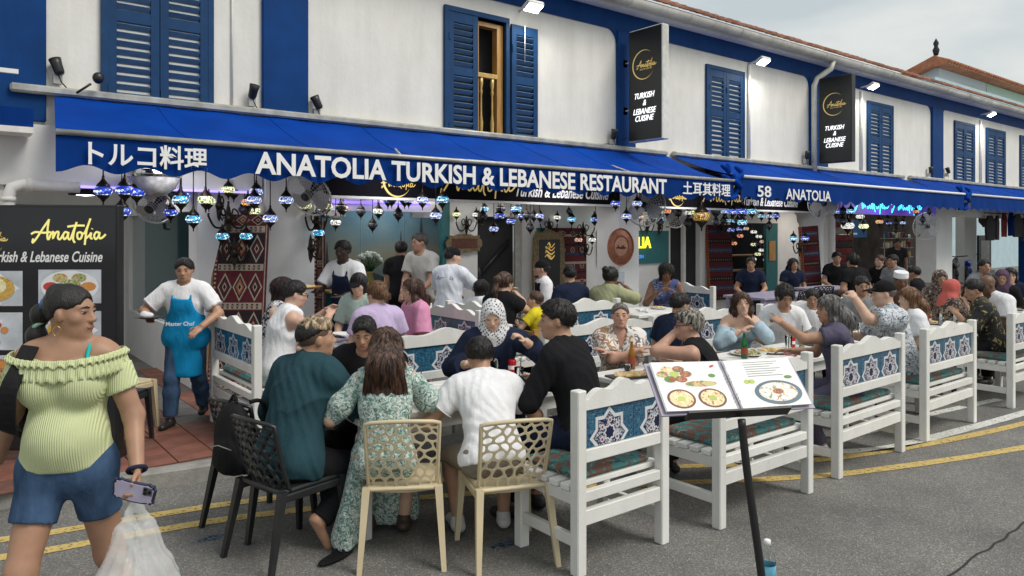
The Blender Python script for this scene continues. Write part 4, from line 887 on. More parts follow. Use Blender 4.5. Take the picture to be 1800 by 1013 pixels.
on_valance('ANATOLIA TURKISH & LEBANESE RESTAURANT', 2.46, 8.5, 2.58, .222, AW1, .0065)
on_valance('土耳其料理', 8.87, 10.05, 2.58, .20, AW1, .004)
on_valance('58', 10.8, 11.2, 2.60, .19, AW2, .004); on_valance('ANATOLIA', 11.65, 13.15, 2.58, .19, AW2, .004)
# light frame of a folded awning at the far left
t = thing('folded_awning', 'white folded awning frame with navy cloth at the left edge above the drainpipe', 'awning frame', (-1, 8.2, 3.2))
f = MB(); f.box((-2, -.3, .12), (1.62, -.26, .16)); f.box((-2, -.3, -.14), (1.45, -.26, -.10)); f.box((1.28, -.3, -.1), (1.33, -.26, .12)); f.build('rails', M_trim, t); MB().box((-2, -.1, -.32), (1.75, .2, -.15)).build('rolled_cloth', M_awv, t); MB().box((-2, -.12, -.38), (1.75, .22, -.325)).build('lower_trim', M_trim, t)
# drainpipe at the left wall
t = thing('drainpipe', 'white plastic drainpipe bending round the wall above the menu board', 'drainpipe', (.43, 8.3, .115)); 
MB().tube([(.14, 0, 0), (.14, 0, 2.13), (.17, 0, 2.21), (.25, 0, 2.24), (.72, 0, 2.23)], .055, 12).build('pipe', M_trim, t)
for q in ((.14, 0, 2.02), (.14, 0, 2.10)): MB().lathe([(.064, -.02), (.064, .02)], 12, q).build('collar', M_trim, t)
MB().tube([(.28, 0, 2.24), (.33, 0, 2.24)], .064, 12).build('collar', M_trim, t)
# ------------------------------------------------------------------ far buildings at the right end
far = thing('building', 'pale blue building with orange tiled gable roof beyond the shophouse row', 'building', (46, 12, -.35))
M_lb = mat('pale_blue_plaster', (.42, .55, .60), .8, var=.08, scale=2); M_lg = mat('pale_green_plaster', (.45, .58, .48), .8, var=.08); M_or = mat('orange_clay', (.42, .16, .08), .75, var=.3, scale=4)
MB().box((-8, 3.5, 0), (24, 6, 9.7)).build('wall', M_lb, far); 
MB().box((0, 6.4, 0), (36, 14, 11.84)).build('upper_wall', mat('pale_grey_plaster', (.55, .60, .62), .8, var=.06), far); MB().box((7, 6.36, 0), (36, 6.398, 11.8)).build('green_wall', M_lg, far)
MB().add([(-.6, 5.7, 12.1), (37, 5.7, 12.1), (37, 6.4, 12.45), (-.6, 6.4, 12.45), (37, 11, 10.6), (-.6, 11, 10.6), (-.6, 5.7, 11.9), (37, 5.7, 11.9), (37, 6.6, 11.85), (-.6, 6.6, 11.85), (37, 11, 10.4), (-.6, 11, 10.4)], [(0, 1, 2, 3), (3, 2, 4, 5), (6, 7, 1, 0), (9, 8, 7, 6), (0, 3, 9, 6), (3, 5, 11, 9), (4, 2, 8, 10), (8, 9, 11, 10)]).build('roof', M_wood if 0 else M_or, far)
tl = MB()
for i in range(95): q = -.5 + i * .39; tl.tube([(q, 5.6, 12.02), (q, 6.42, 12.40), (q, 11, 10.62)], .11, 6)
tag(tl.build('roof_tiles', M_or, far), kind='stuff')
w = MB().box((3.0, 6.30, 9.6), (7.0, 6.396, 11.2)).build('window', mat('frame_brown', (.12, .075, .06), .7), far)
for i in range(3): MB().box((3.2 + i * 1.27, 6.26, 9.8), (4.3 + i * 1.27, 6.298, 11.0)).build('pane', M_dark, w)
MB().box((-8.2, 3.3, 9.4), (24, 3.498, 9.75)).build('cornice', M_lb, far)
MB().lathe([(.12, 0), (.2, .3), (.1, .5), (.16, .7), (.0, 1.0)], 8, (-.4, 6.4, 12.5)).build('roof_finial', M_dark, far)
fb = thing('building', 'light blue shop wall with teal band seen through the open end of the arcade', 'building', (52, 16, 0)); MB().box((-22, 0, 0), (20, 4, 6)).build('wall', M_lb, fb); MB().box((-22, -.05, 2.3), (20, -.002, 3.2)).build('painted_band', mat('mint_paint', (.22, .48, .42), .8), fb); MB().box((-9, -.05, 0), (-6, -.003, 2.2)).build('door', M_dark, fb)

def fill_glow(parent, loc, energy, col, size, rx=0):
    L_ = bpy.data.lights.new('fill_glow', 'AREA'); L_.energy = energy; L_.size = size; L_.color = col; o = bpy.data.objects.new('area_glow', L_); C.objects.link(o); o.parent = parent; o.location = loc; o.rotation_euler = (rx, 0, 0)  # area lights added to brighten arcade and rooms; no fixture is modelled
fill_glow(H1, (6.2, 11.15, 2.55), 14, (1, .98, .94), 1.2); fill_glow(H1, (4.6, 9.8, 2.55), 10, (1, .97, .93), .9); fill_glow(H1, (7.6, 9.7, 2.55), 9, (1, .96, .9), .9); fill_glow(H2, (11.5, 9.7, 2.55), 10, (1, .96, .9), .9); fill_glow(H3, (17.5, 9.8, 2.55), 9, (1, .9, .8), .9); fill_glow(H3, (23.5, 11.0, 2.5), 26, (1, .9, .8), 1.5); fill_glow(H0, (1.6, 9.8, 2.55), 10, (1, .97, .95), .8)
for g_, x_ in ((H0, 1.9), (H1, 4.6), (H1, 7.4), (H2, 10.4), (H2, 13.2), (H3, 17.5)): fill_glow(g_, (x_, 7.75, 2.62), 6, (.97, .95, 1), .5, rad(35))  # added front fill behind the valance, brightening pillars and arcade
# shop goods in the far bay
M_rt = mat('red_textile', (.22, .03, .03), .9, var=.4, scale=8)
t = thing('textile_rack', 'stack of red striped textiles hung at the far shop front', 'rack', (21.3, 11.2, .118)); 
for k in range(9): MB().box((-.5, -.05, .35 + k * .2), (.5, .05, .53 + k * .2), ch=.02).build('folded_cloth', [M_rt, mat('stripe_cream', (.4, .34, .26), .9), mat('dark_textile', (.05, .03, .04), .9)][k % 3 if k % 2 else 0], t)
for k in (-.55, .55): MB().box((k - .03, -.04, 0), (k + .03, .04, 2.2)).build('upright', M_black, t)
t = thing('shop_sign', 'blue panel hanging inside the far shop', 'sign', (24.6, 12.6, 1.75)); MB().box((-1.0, -.03, 0), (1.0, .03, .6), ch=.01).build('panel', mat('panel_blue', (.01, .12, .35), .5), t); MB().box((-.9, -.034, .1), (.3, -.0305, .16)).build('stripe', M_lwhite, t)
t = thing('display_stand', 'wire display stand of small goods before the white pillar', 'stand', (22.6, 10.2, .118))
for k in range(5): MB().box((-.8, -.12, .5 + k * .28), (.8, .12, .515 + k * .28)).build('shelf', M_grey, t)
rr = random.Random(31)
for k in range(5):
    for i in range(9): MB().box((-.76 + i * .17, -.08, .517 + k * .28), (-.76 + i * .17 + .12, .06, .517 + k * .28 + rr.uniform(.08, .2)), ch=.01).build('trinket', [M_teal, M_gilt, M_rt, M_wall2, M_slat][(i * 3 + k) % 5], t)
for k in (-.8, .8): MB().tube([(k, 0, 0), (k, 0, 1.75)], .015).build('upright', M_grey, t)
t = thing('hung_garments', 'dark garments hanging under the awning at the right end', 'clothes', (24.2, 8.3, 1.72))
for k in range(9): MB().prism([(-.18, 0), (.18, 0), (.22, .5), (.08, .72), (-.08, .72), (-.22, .5)], -.03, .03, M=T(k * .55, 0, rr.uniform(-.1, .1), rr.uniform(-.6, .6))).build('garment', [M_dark, mat('dark_textile', (.05, .03, .04), .9), M_rt, M_awv][k % 4], t)
MB().tube([(-.4, 0, .76), (5.2, 0, .76)], .015).build('hanging_rail', M_black, t)
for k, (mx_, my_) in enumerate(((27.5, 10.5), (30.0, 11.0))):
    t = thing('motorbike', ('blue motorbike' if k else 'dark motorbike') + ' parked beyond the arcade at the right', 'motorbike', (mx_, my_, .118), .3); col = mat('bike_blue', (.01, .05, .5), .2) if k else M_black
    for wx in (-.65, .65): w_ = MB().tube([(wx + .27 * math.cos(a * .3927), 0, .3 + .27 * math.sin(a * .3927)) for a in range(16)], .05, 8, close=True).build('tyre', M_black, t); MB().lathe([(.2, -.02), (.22, 0), (.2, .02)], 14, M=T(wx, 0, .3, 0, math.pi / 2)).build('rim', M_grey, t)
    F = Field((-.8, -.25, .3), (.8, .25, 1.2), .03); F.cap((-.5, 0, .65), (.2, 0, .72), .12, .14, .05); F.cap((.2, 0, .72), (.5, 0, .85), .13, .09, .05); F.cap((-.75, 0, .75), (-.4, 0, .68), .05, .1, .05); F.cap((-.1, 0, .4), (.15, 0, .45), .14, .12, .05); link('body', F.mesh('body', col), t)
    MB().tube([(.65, 0, .3), (.48, 0, .95)], .03).build('fork', M_grey, t); MB().tube([(.42, -.35, 1.0), (.5, 0, .96), (.42, .35, 1.0)], .018).build('handlebar', M_black, t); MB().ball((.56, 0, .85), (.06, .09, .09)).build('headlight', M_lwhite, t)

for i, (x_, y_) in enumerate(((1.35, 4.75), (2.75, 3.55))):
    m = MB(); rr = random.Random(i)
    for k in range(5): disc_ = [(x_ + rr.uniform(-.12, .12) + .05 * math.cos(a), y_ + rr.uniform(-.03, .03) * 0 + k * .012 + .018 * math.sin(a), .0045 + .0002 * k) for a in np.arange(0, 6.28, .5)]; m.add(disc_, [tuple(range(len(disc_)))])
    tag(m.build('spray_mark', worn('blue_chalk', (.10, .20, .36), .47)), kind='structure')

# inside the mural window: counter and flowers; the open end of the arcade
t = thing('counter', 'dim serving counter inside behind the mural window', 'counter', (5.9, 11.2, .118)); MB().box((-.9, -.2, 0), (.9, .2, .82), ch=.01).build('body', M_teal, t); MB().box((-.95, -.24, .822), (.95, .24, .86), ch=.008).build('top', M_wood, t)
t = thing('flower_arrangement', 'white flower arrangement in a vase inside behind the mural window', 'flowers', (5.75, 11.15, .98)); MB().lathe([(.05, 0), (.09, .1), (.05, .24), (.07, .28)], 16).build('vase', M_gilt, t); m = MB(); m2 = MB(); rr = random.Random(2)
for k in range(40): a, e_ = rr.uniform(0, 6.28), rr.uniform(.1, 1.3); p = (.24 * math.cos(a) * math.sin(e_), .16 * math.sin(a) * math.sin(e_), .36 + .22 * math.cos(e_)); m.ball(p, rr.uniform(.03, .05), 6); m2.tube([(0, 0, .25), p], .006, 4)
tag(m.build('blossoms', mat('blossom_white', (.7, .68, .6), .8, var=.2), t), kind='stuff'); tag(m2.build('stems', mat('stem_green', (.05, .12, .03), .8), t), kind='stuff')
MB().box((29.4, 10.9, .115), (30.5, 11.2, 2.62)).build('pillar', M_wall2, H4)
t = thing('notice_board', 'black notice board standing at the open end of the arcade', 'board', (31.5, 11.0, .118)); MB().box((-.6, -.04, .4), (.6, .04, 1.7), ch=.01).build('panel', M_black, t); MB().box((-.4, -.045, .7), (.4, -.041, 1.5)).build('poster', M_grey, t); text('M', .5, M_lwhite, 'lettering', t, T(-.35, -.05, .6)); MB().box((-.5, -.2, 0), (.5, .2, .39)).build('base', M_grey, t)
t = thing('goods_shelf', 'blue post and pale shelf of brown goods at the right end of the arcade', 'shelf', (31.2, 9.4, .118)); MB().box((-.9, -.1, 0), (-.6, .1, 2.4)).build('post', M_blue, t); MB().box((-.59, .05, 0), (3, .1, 2.0)).build('back_panel', M_wall2, t)
for k in range(4):
    b_ = MB().box((-.59, -.2, .5 + k * .4), (3, .048, .53 + k * .4)).build('board', M_wall2, t)
    for i in range(6): MB().box((-.5 + i * .55, -.15, .532 + k * .4), (-.1 + i * .55, 0, .532 + k * .4 + rr.uniform(.12, .28)), ch=.02).build('basket', M_rtile, t)
t = thing('hung_cloths', 'brown and wine cloths draped under the arcade beam at the right end', 'clothes', (26, 8.9, 2.1))
for k in range(8): MB().prism([(-.45, .1 + .06 * (k % 3)), (-.2, .0), (.1, .12), (.35, .02), (.5, .2), (.5, .5), (-.45, .5)], -.04, .04, M=T(k * .95, (k % 3) * .4, 0, rr.uniform(-.4, .4))).build('cloth', [M_rtile, mat('dark_textile', (.05, .03, .04), .9), M_rt, M_wood][k % 4], t)
# ------------------------------------------------------------------ hanging signs, floodlights, spotlights
M_sblk = mat('sign_face_black', (.010, .011, .012), .35, var=.1); M_alu = mat('sign_edge_white', (.70, .70, .68), .5, var=.1, dirt=.3)
def hang_sign(label, X, edge_m, th=.17):
    t = thing('hanging_sign', label, 'sign', (X, 8.1, 3.4)); 
    b = MB(); b.box((.004, -.36, 0), (th, .36, 1.84), ch=.012); b.build('case', edge_m, t); MB().box((-.006, -.345, .02), (.003, .345, 1.82)).build('face', M_sblk, t)
    M = Matrix.Translation((-.008, 0, 0)) @ Matrix.Rotation(-math.pi / 2, 4, 'Z')
    m = MB(); arc(m, -.02, 1.24, .235, 50, 325, .022, 0, 0, 30, M); script_word(m, -.17, 1.20, .42, .012, -.001, 0, M); m.build('gold_emblem', M_gold, t)
    text('RESTAURANT', .035, M_gold, 'gold_lettering', t, M @ T(.03, -.001, 1.165), depth=.002, space=1.3)
    for s_, z in (('TURKISH', .74), ('&', .62), ('LEBANESE', .485), ('CUISINE', .37)): text(s_, .13, M_glow, 'lettering', t, M @ T(0, -.002, z), bold=.0015, shear=.3, depth=.004, width=None, sx=.82)
    for z in (.55, 1.35):
        k = MB(); k.tube([(.08, .36, z), (.08, .62, z)], .014); k.box((.03, .50, z - .06), (.12, .56, z + .06)); k.build('wall_bracket', M_grey, t)
    MB().tube([(.05, .34, .1), (-.3, .54, -.02), (-.8, .56, -.1)], .006, 6).build('cable', M_black, t)
    return t
hang_sign('nearer tall black hanging sign with white edge and gold ring emblem', 9.12, M_alu)
hang_sign('farther tall black hanging sign with dark edge, in front of a drainpipe', 15.1, M_sblk)
M_lens = mat('flood_lens', (1, 1, .97), .3, var=0, emit=14, ecol=(1, 1, .95))
def flood(label, X, z, k=1.0):
    t = thing('floodlight', label, 'floodlight', (X, YF, z), 0, 'white floodlights under the eaves')
    b = MB(); M = T(0, -.34, 0, 0, rad(-28)); b.box((-.15, -.10, .0), (.15, .10, .07), ch=.015, M=M); b.build('housing', M_trim, t)
    MB().box((-.125, -.08, -.010), (.125, .08, -.001), M=M).build('lens', M_lens, t); MB().tube([(0, 0, .03), (0, -.26, .06)], .018).build('arm', M_trim, t)
    L = bpy.data.lights.new('flood', 'AREA'); L.energy = 9; L.size = .22; L.color = (1, 1, .95); o = bpy.data.objects.new('area_glow', L); C.objects.link(o); o.parent = t; o.location = (0, -.36, -.04); o.rotation_euler = (rad(-28 + 0), 0, 0)
flood('white lit floodlight above the open shutter', 6.95, 5.20); flood('white lit floodlight right of the closed shutter between the hanging signs', 12.8, 5.24); flood('white lit floodlight beside the second hanging sign', 17.25, 5.30); flood('white lit floodlight over the shutters at the right end', 24.4, 5.36)
def spot(label, X, z, ang, rz):
    t = thing('spotlight', label, 'spotlight', (X, YF - .05, z), 0, 'small black spotlights on the awning case'); t.scale = (.78, .78, .78)
    MB().box((-.05, -.05, -.12), (.05, .03, .0)).build('mount_plate', M_grey, t)
    M = T(0, -.06, .07, rz) @ Matrix.Rotation(rad(ang), 4, 'X'); MB().lathe([(.045, -.08), (.06, -.05), (.065, .06), (.075, .13), (.068, .131), (.05, .10)], 14, M=M).build('lamp_head', M_black, t)
    MB().tube([(0, -.05, 0), (.04, -.05, -.1), (.1, -.02, -.16)], .008, 6).build('cable', M_black, t)
spot('black spotlight beside the corner pilaster at the far left', 1.0, 3.48, -20, .9); spot('black spotlight left of the blue pilaster over the awning', 2.93, 3.46, 25, .2); spot('black spotlight right of the blue pilaster over the awning', 3.72, 3.42, -25, 1.2)
spot('black spotlight at the foot of the pilaster by the nearer hanging sign', 8.88, 3.46, 10, .3); spot('black spotlight at the foot of the pilaster by the farther hanging sign', 14.8, 3.5, 10, .5); spot('black spotlight left of the last pilaster', 20.9, 3.5, 0, .3); spot('black spotlight right of the last pilaster', 22.0, 3.55, -20, .9)
mb = MB(); mb.tube([(0, 0, 0), (.12, -.05, .10)], .012, 6); mb.ball((.18, -.08, .16), (.055, .05, .06)); tag(mb.build('floodlamp_head', M_black, None, (1.15, 8.5, 3.30)), 'small black lamp head on a bent arm at the awning end', 'spotlight')
# ------------------------------------------------------------------ mosaic lamps
GL = {'blue': [(.02, .06, .75), (.10, .25, .9), (.7, .8, 1), (.01, .03, .4)], 'cyan': [(.03, .45, .65), (.3, .75, .85), (.8, .95, 1), (.02, .2, .5)], 'pale': [(.55, .65, .95), (.3, .4, .8), (.9, .92, 1), (.2, .28, .7)],
      'yellow': [(.85, .75, .25), (.95, .92, .6), (.4, .6, .2), (.9, .85, .7)], 'white': [(.9, .88, .75), (.8, .85, .85), (.95, .95, .9), (.5, .5, .45)], 'orange': [(.85, .35, .08), (.9, .6, .2), (.5, .6, .8), (.8, .2, .05)],
      'red': [(.7, .06, .03), (.9, .25, .1), (.6, .1, .1), (.9, .6, .3)], 'amber': [(.35, .18, .03), (.55, .33, .06), (.25, .10, .02), (.7, .5, .15)], 'dim': [(.05, .06, .10), (.12, .14, .2), (.2, .25, .3), (.03, .03, .05)]}
EM = {'amber': .35, 'dim': .05, 'blue': .8, 'cyan': .9, 'white': 1.0, 'yellow': 1.0}
GM = {k: cells('mosaic_' + k, v, 42, ew=.10, emit=EM.get(k, .85), coord='Object') for k, v in GL.items()}
def globe_prof(r): return [(r * .55, -r * .62), (r * .92, -r * .42), (r * 1.08, -r * .12), (r * 1.08, r * .12), (r * .92, r * .42), (r * .55, r * .62)]
PM = {}
def lamp_parts(t, col, r, p=(0, 0, 0), up=.3, hook=True, inv=False):
    r *= .86
    k = (col, round(r, 3), inv, hook, round(up, 2))
    if k not in PM:
        g = MB(); g.lathe(globe_prof(r), 18); c = MB(); sg = -1 if inv else 1
        pr = [(r * .80, r * .50), (r * .84, r * .60), (r * .70, r * .85), (r * .34, r * 1.25), (r * .14, r * 1.6), (r * .18, r * 1.75), (.004, r * 2.1)]; c.lathe(pr, 12)
        f = MB(); f.lathe([(.003, -r * 1.8), (r * .10, -r * 1.65), (r * .08, -r * 1.45), (r * .30, -r * 1.1), (r * .68, -r * .75), (r * .74, -r * .52)], 12)
        h = None
        if hook: h = MB(); h.tube([(0, 0, r * 2.05), (0, 0, up)], .006, 5)
        PM[k] = (g.mesh('globe', GM[col]), c.mesh('cap', M_iron), f.mesh('finial', M_iron), h.mesh('chain', M_iron) if h else None)
    for me, n in zip(PM[k], ('globe', 'cap', 'finial', 'chain')):
        if me: link(n, me, t, p)
def pendant(label, x, y, z, col, r=.085, up=.4, grp='mosaic pendant lamps under the awning'):
    t = thing('mosaic_lamp', label, 'lamp', (x, y, z), 0, grp); lamp_parts(t, col, r, up=up); return t
def scroll(t, sd=1, L=.2):
    m = MB(); P = [(0, 0, -.02), (sd * L * .25, 0, -.16), (sd * L * .7, 0, -.17), (sd * L, 0, -.06), (sd * L, 0, -.02)]; m.tube(smooth3(P), .012, 6)
    P = [(sd * L * .3, 0, -.1), (sd * L * .5, 0, -.02), (sd * L * .25, 0, .03), (sd * L * .15, 0, -.06), (sd * L * .3, 0, -.07)]; m.tube(smooth3(P), .009, 6); m.build('scroll_arm', M_iron, t)
def smooth3(P, k=5):
    P = [Vector(p) for p in P]; out = []
    for i in range(len(P) - 1):
        a, b, c, d = P[max(i - 1, 0)], P[i], P[i + 1], P[min(i + 2, len(P) - 1)]
        for j in range(k): t = j / k; out.append(.5 * ((2 * b) + (c - a) * t + (2 * a - 5 * b + 4 * c - d) * t * t + (3 * b - a - 3 * c + d) * t ** 3))
    out.append(P[-1]); return out
def sconce(label, x, y, z, col, col2=None, rz=0, L=.21, r=.075):
    """wall lamp: backplate, scrolled arm(s), globe standing on each arm"""
    t = thing('mosaic_sconce', label, 'lamp', (x, y, z), rz, 'mosaic wall lamps on scrolled iron arms')
    b = MB(); b.prism([(-.02, -.20), (.0, -.25), (.02, -.20), (.03, -.1), (.018, .02), (0, .09), (-.018, .02), (-.03, -.1)], -.010, .010); b.lathe([(.03, -.05), (.05, 0), (.03, .05)], 10, (0, -.02, -.08)); b.build('back_plate', M_iron, t)
    scroll(t, 1, L); lamp_parts(t, col, r, (L, 0, r * 1.4), hook=False)
    if col2: scroll(t, -1, L); lamp_parts(t, col2, r, (-L, 0, r * 1.4), hook=False)
    return t
def P3(px, py, Y):
    u = (px - 900) / 1300; d = (.6184 + u * .7859, .7859 - u * .6184); tt = Y / d[1]; return (d[0] * tt, Y, 1.9 + (410 - py) / 1300 * tt)
def chandelier(label, px, py, Y, cols, r=.085):
    """ring of mosaic globes hung from one chain plate"""
    x, y, z = P3(px, py, Y); t = thing('mosaic_chandelier', label, 'lamp', (x, y, z), 0, 'mosaic lamp clusters under the awning')
    n = len(cols); MB().lathe([(.02, .0), (.09, .02), (.05, .06), (.015, .1)], 12, (0, 0, .36)).build('ceiling_plate', M_iron, t)
    for i, c in enumerate(cols):
        a = 2 * math.pi * i / max(1, n - 1) + .5; R_ = .17 if i < n - 1 else 0; zz = 0 if i < n - 1 else -.20
        if n == 3 and i < 2: a = (0, math.pi)[i] - .6
        q = (R_ * math.cos(a), R_ * math.sin(a), zz); lamp_parts(t, c, r, q, up=.36 - zz)
    return t
chandelier('deep blue mosaic lamp cluster left of the silver bowl lamp', 214, 336, 8.0, ['blue', 'blue', 'blue', 'blue'], .09)
chandelier('blue and yellow mosaic lamp cluster left of the yellow wall lamp', 340, 352, 8.2, ['blue', 'dim', 'cyan', 'yellow', 'cyan'], .085)
chandelier('three pale blue mosaic lamps hanging in front of the left square pillar', 475, 352, 7.95, ['pale', 'pale', 'pale'], .085)
chandelier('pale blue mosaic lamp cluster before the mural window', 766, 352, 8.1, ['pale', 'pale', 'cyan', 'pale'], .085)
chandelier('blue mosaic lamp cluster over the dark doorway', 898, 368, 9.6, ['blue', 'dim', 'cyan', 'blue'], .085)
chandelier('pale blue mosaic lamp cluster above the copper plate', 1101, 358, 8.0, ['pale', 'blue', 'pale'], .085)
chandelier('wide blue and cyan mosaic lamp cluster under the bunched awning cloth', 1305, 372, 8.1, ['blue', 'blue', 'blue', 'cyan', 'cyan'], .10)
chandelier('dim blue mosaic lamp cluster above the purple lit fascia end', 1482, 372, 7.9, ['dim', 'blue', 'cyan', 'dim'], .095)
chandelier('red mosaic lamp cluster near the far wall fan', 1622, 372, 8.0, ['dim', 'red', 'dim'], .08)
def sc(label, px, py, Y, c1, c2=None, rz=0, **k): x, y, z = P3(px, py, Y); return sconce(label, x, y, z, c1, c2, rz, **k)
sc('pair of yellow and orange mosaic wall lamps above the leaning kilim', 402, 372, 8.3, 'orange', 'yellow'); sc('pair of cyan mosaic wall lamps just above the leaning kilim', 412, 432, 8.35, 'cyan', 'cyan', L=.13)
sc('small yellow mosaic wall lamp beside the blue cluster', 385, 350, 8.4, 'yellow', L=.1)
sc('yellow mosaic wall lamps on the right side of the left pillar', 556, 378, 8.35, 'yellow', 'yellow', L=.13); sc('cyan mosaic wall lamp low on the left pillar', 546, 425, 8.3, 'cyan', L=.10)
sc('pair of yellow and white mosaic wall lamps left of the dark doorway', 820, 388, 10.6, 'white', 'yellow'); sc('single cyan mosaic wall lamp over the doorway edge', 842, 378, 10.3, 'cyan', L=.12)
sc('pair of dim blue and white mosaic wall lamps right of the dark doorway', 965, 392, 10.6, 'white', 'blue'); 
sc('large cyan pair of mosaic wall lamps above the red kilim', 1025, 398, 10.4, 'cyan', 'cyan', L=.30, r=.095); sc('orange and white pair of mosaic wall lamps above the red kilim', 1029, 432, 10.3, 'white', 'orange', L=.18, r=.08)
sc('orange and white pair of mosaic wall lamps over the teal neon panel', 1137, 392, 10.5, 'white', 'orange', L=.22, r=.09); sc('cyan mosaic wall lamp right of the white pair', 1158, 394, 10.5, 'cyan', L=.12)
sc('cyan mosaic wall lamp before the dark red rug', 1268, 396, 10.5, 'cyan', 'dim', L=.2); sc('pair of cyan and blue mosaic wall lamps on the round pillar', 1405, 430, 8.36, 'blue', 'cyan', L=.22, r=.09)
x, y, z = P3(1233, 381, 8.3); pendant('large amber mosaic globe lamp hanging alone', x, y, z, 'amber', .17, .5)
x, y, z = P3(1518, 398, 8.6); pendant('yellow mosaic globe lamp under the purple fascia', x, y, z, 'yellow', .12, .4)
x, y, z = P3(1490, 397, 8.4); pendant('white patterned mosaic globe lamp under the purple fascia', x, y, z, 'white', .15, .4)
x, y, z = P3(1546, 390, 9.0); pendant('small orange mosaic lamp deeper under the purple fascia', x, y, z, 'orange', .10, .4)
x, y, z = P3(1590, 377, 9.0); pendant('small amber lamp near the far wall fan', x, y, z, 'orange', .08, .3)
x, y, z = P3(1512, 381, 9.4); pendant('small white mosaic lamp above the yellow globe', x, y, z, 'white', .11, .3)
x, y, z = P3(1000, 372, 10.0); pendant('small dim mosaic lamp left of the cyan pair', x, y, z, 'dim', .06, .3)
for px_, py_, Y_, c_, l_ in ((430, 338, 8.6, 'dim', 'left of the left square pillar'), (590, 366, 9.6, 'orange', 'at the left end of the mural window'), (700, 352, 9.2, 'dim', 'over the mural window, left of the pale cluster'), (932, 380, 9.8, 'dim', 'between the doorway cluster and the framed black panel'), (1062, 386, 10.0, 'cyan', 'left of the copper plate'), (1208, 374, 8.8, 'white', 'left of the amber globe'), (1258, 372, 8.6, 'dim', 'right of the amber globe'), (1352, 380, 8.8, 'pale', 'right of the wide blue cluster'), (1560, 372, 8.8, 'red', 'under the cyan script'), (1575, 392, 9.5, 'dim', 'low under the purple fascia')):
    mix_ = {'dim': ['dim', 'blue', 'dim', 'pale', 'dim'], 'orange': ['orange', 'yellow', 'dim', 'white'], 'cyan': ['cyan', 'blue', 'dim', 'cyan', 'pale'], 'white': ['white', 'dim', 'yellow', 'dim'], 'pale': ['pale', 'cyan', 'blue', 'dim'], 'red': ['red', 'dim', 'orange', 'dim']}[c_]; chandelier('small mosaic lamp cluster %s' % l_, px_, py_, Y_, mix_, .08)
for px_, py_, Y_, c_, l_ in ((300, 342, 8.8, ['blue', 'dim', 'dim', 'blue'], 'behind the silver bowl lamp'), (438, 372, 8.8, ['dim', 'cyan', 'yellow', 'dim'], 'right of the leaning kilim top'), (505, 372, 8.9, ['pale', 'dim', 'pale', 'blue'], 'against the left square pillar'), (655, 372, 9.8, ['dim', 'dim', 'white', 'dim'], 'behind the mural window fan side'), (868, 380, 9.2, ['blue', 'dim', 'blue', 'pale'], 'left of the dark doorway cluster'), (1160, 372, 9.0, ['white', 'dim', 'orange', 'dim'], 'above the yellow neon letters'), (1285, 388, 9.6, ['cyan', 'dim', 'dim', 'blue'], 'before the dark red rug top')):
    chandelier('small mosaic lamp cluster %s' % l_, px_, py_, Y_, c_, .08)
shop = [(1325, 408, 'white'), (1349, 406, 'white'), (1311, 402, 'orange'), (1334, 416, 'white'), (1341, 425, 'orange'), (1301, 415, 'red'), (1290, 428, 'red'), (1325, 430, 'yellow'), (1347, 430, 'cyan'), (1333, 430, 'dim'), (1339, 440, 'white'), (1332, 447, 'yellow'), (1324, 456, 'white'), (1347, 457, 'orange'), (1300, 403, 'blue')]
nm = {'white': 'white glass', 'orange': 'orange', 'red': 'red', 'yellow': 'yellow', 'cyan': 'cyan', 'dim': 'unlit dark', 'blue': 'violet blue'}
for i, (px, py, c_) in enumerate(shop):
    x, y, z = P3(px, py, 10.95 + (i % 4) * .14); pendant('small %s mosaic lamp, %s in the dark shop by the door' % (nm[c_], ('top row left', 'top row right', 'top left corner', 'second row', 'right of the second row', 'upper left edge', 'lower left edge', 'middle left', 'middle right', 'middle', 'below the middle right', 'lower middle', 'lowest left', 'lowest right', 'highest left')[i]), x, y, z, c_, .085, .25, 'small lamps inside the dark shop')
# black shade pendant, silver bowl lamp
x, y, z = P3(150, 335, 8.9); t = thing('pendant_lamp', 'black cone pendant lamp with a lit white bulb disc above the menu board', 'lamp', (x, y, z))
MB().lathe([(.16, -.05), (.15, -.02), (.05, .08), (.03, .14), (.02, .16)], 20).build('shade', M_black, t); MB().lathe([(.13, -.045), (.0, -.06)], 18).build('bulb', mat('bulb_white', (1, 1, 1), .4, var=0, emit=5), t); MB().tube([(0, 0, .15), (0, 0, .5)], .008).build('cord', M_black, t)
x, y, z = P3(272, 316, 8.1); t = thing('bowl_lamp', 'big silver bowl lamp with pierced rim under the awning', 'lamp', (x, y, z), 0)
M_chr = mat('chrome', (.6, .6, .6), .12, metal=1, var=.2, scale=5); MB().lathe([(.02, -.17), (.10, -.16), (.19, -.09), (.24, .02), (.25, .06), (.24, .10), (.05, .12)], 28).build('bowl', mat('frosted_bowl', (.42, .42, .42), .25, var=.4, scale=14), t); MB().lathe([(.252, .02), (.262, .05), (.252, .09)], 28, cap=False).build('rim', M_chr, t); MB().tube([(0, 0, .12), (0, 0, .3)], .012).build('stem', M_iron, t)
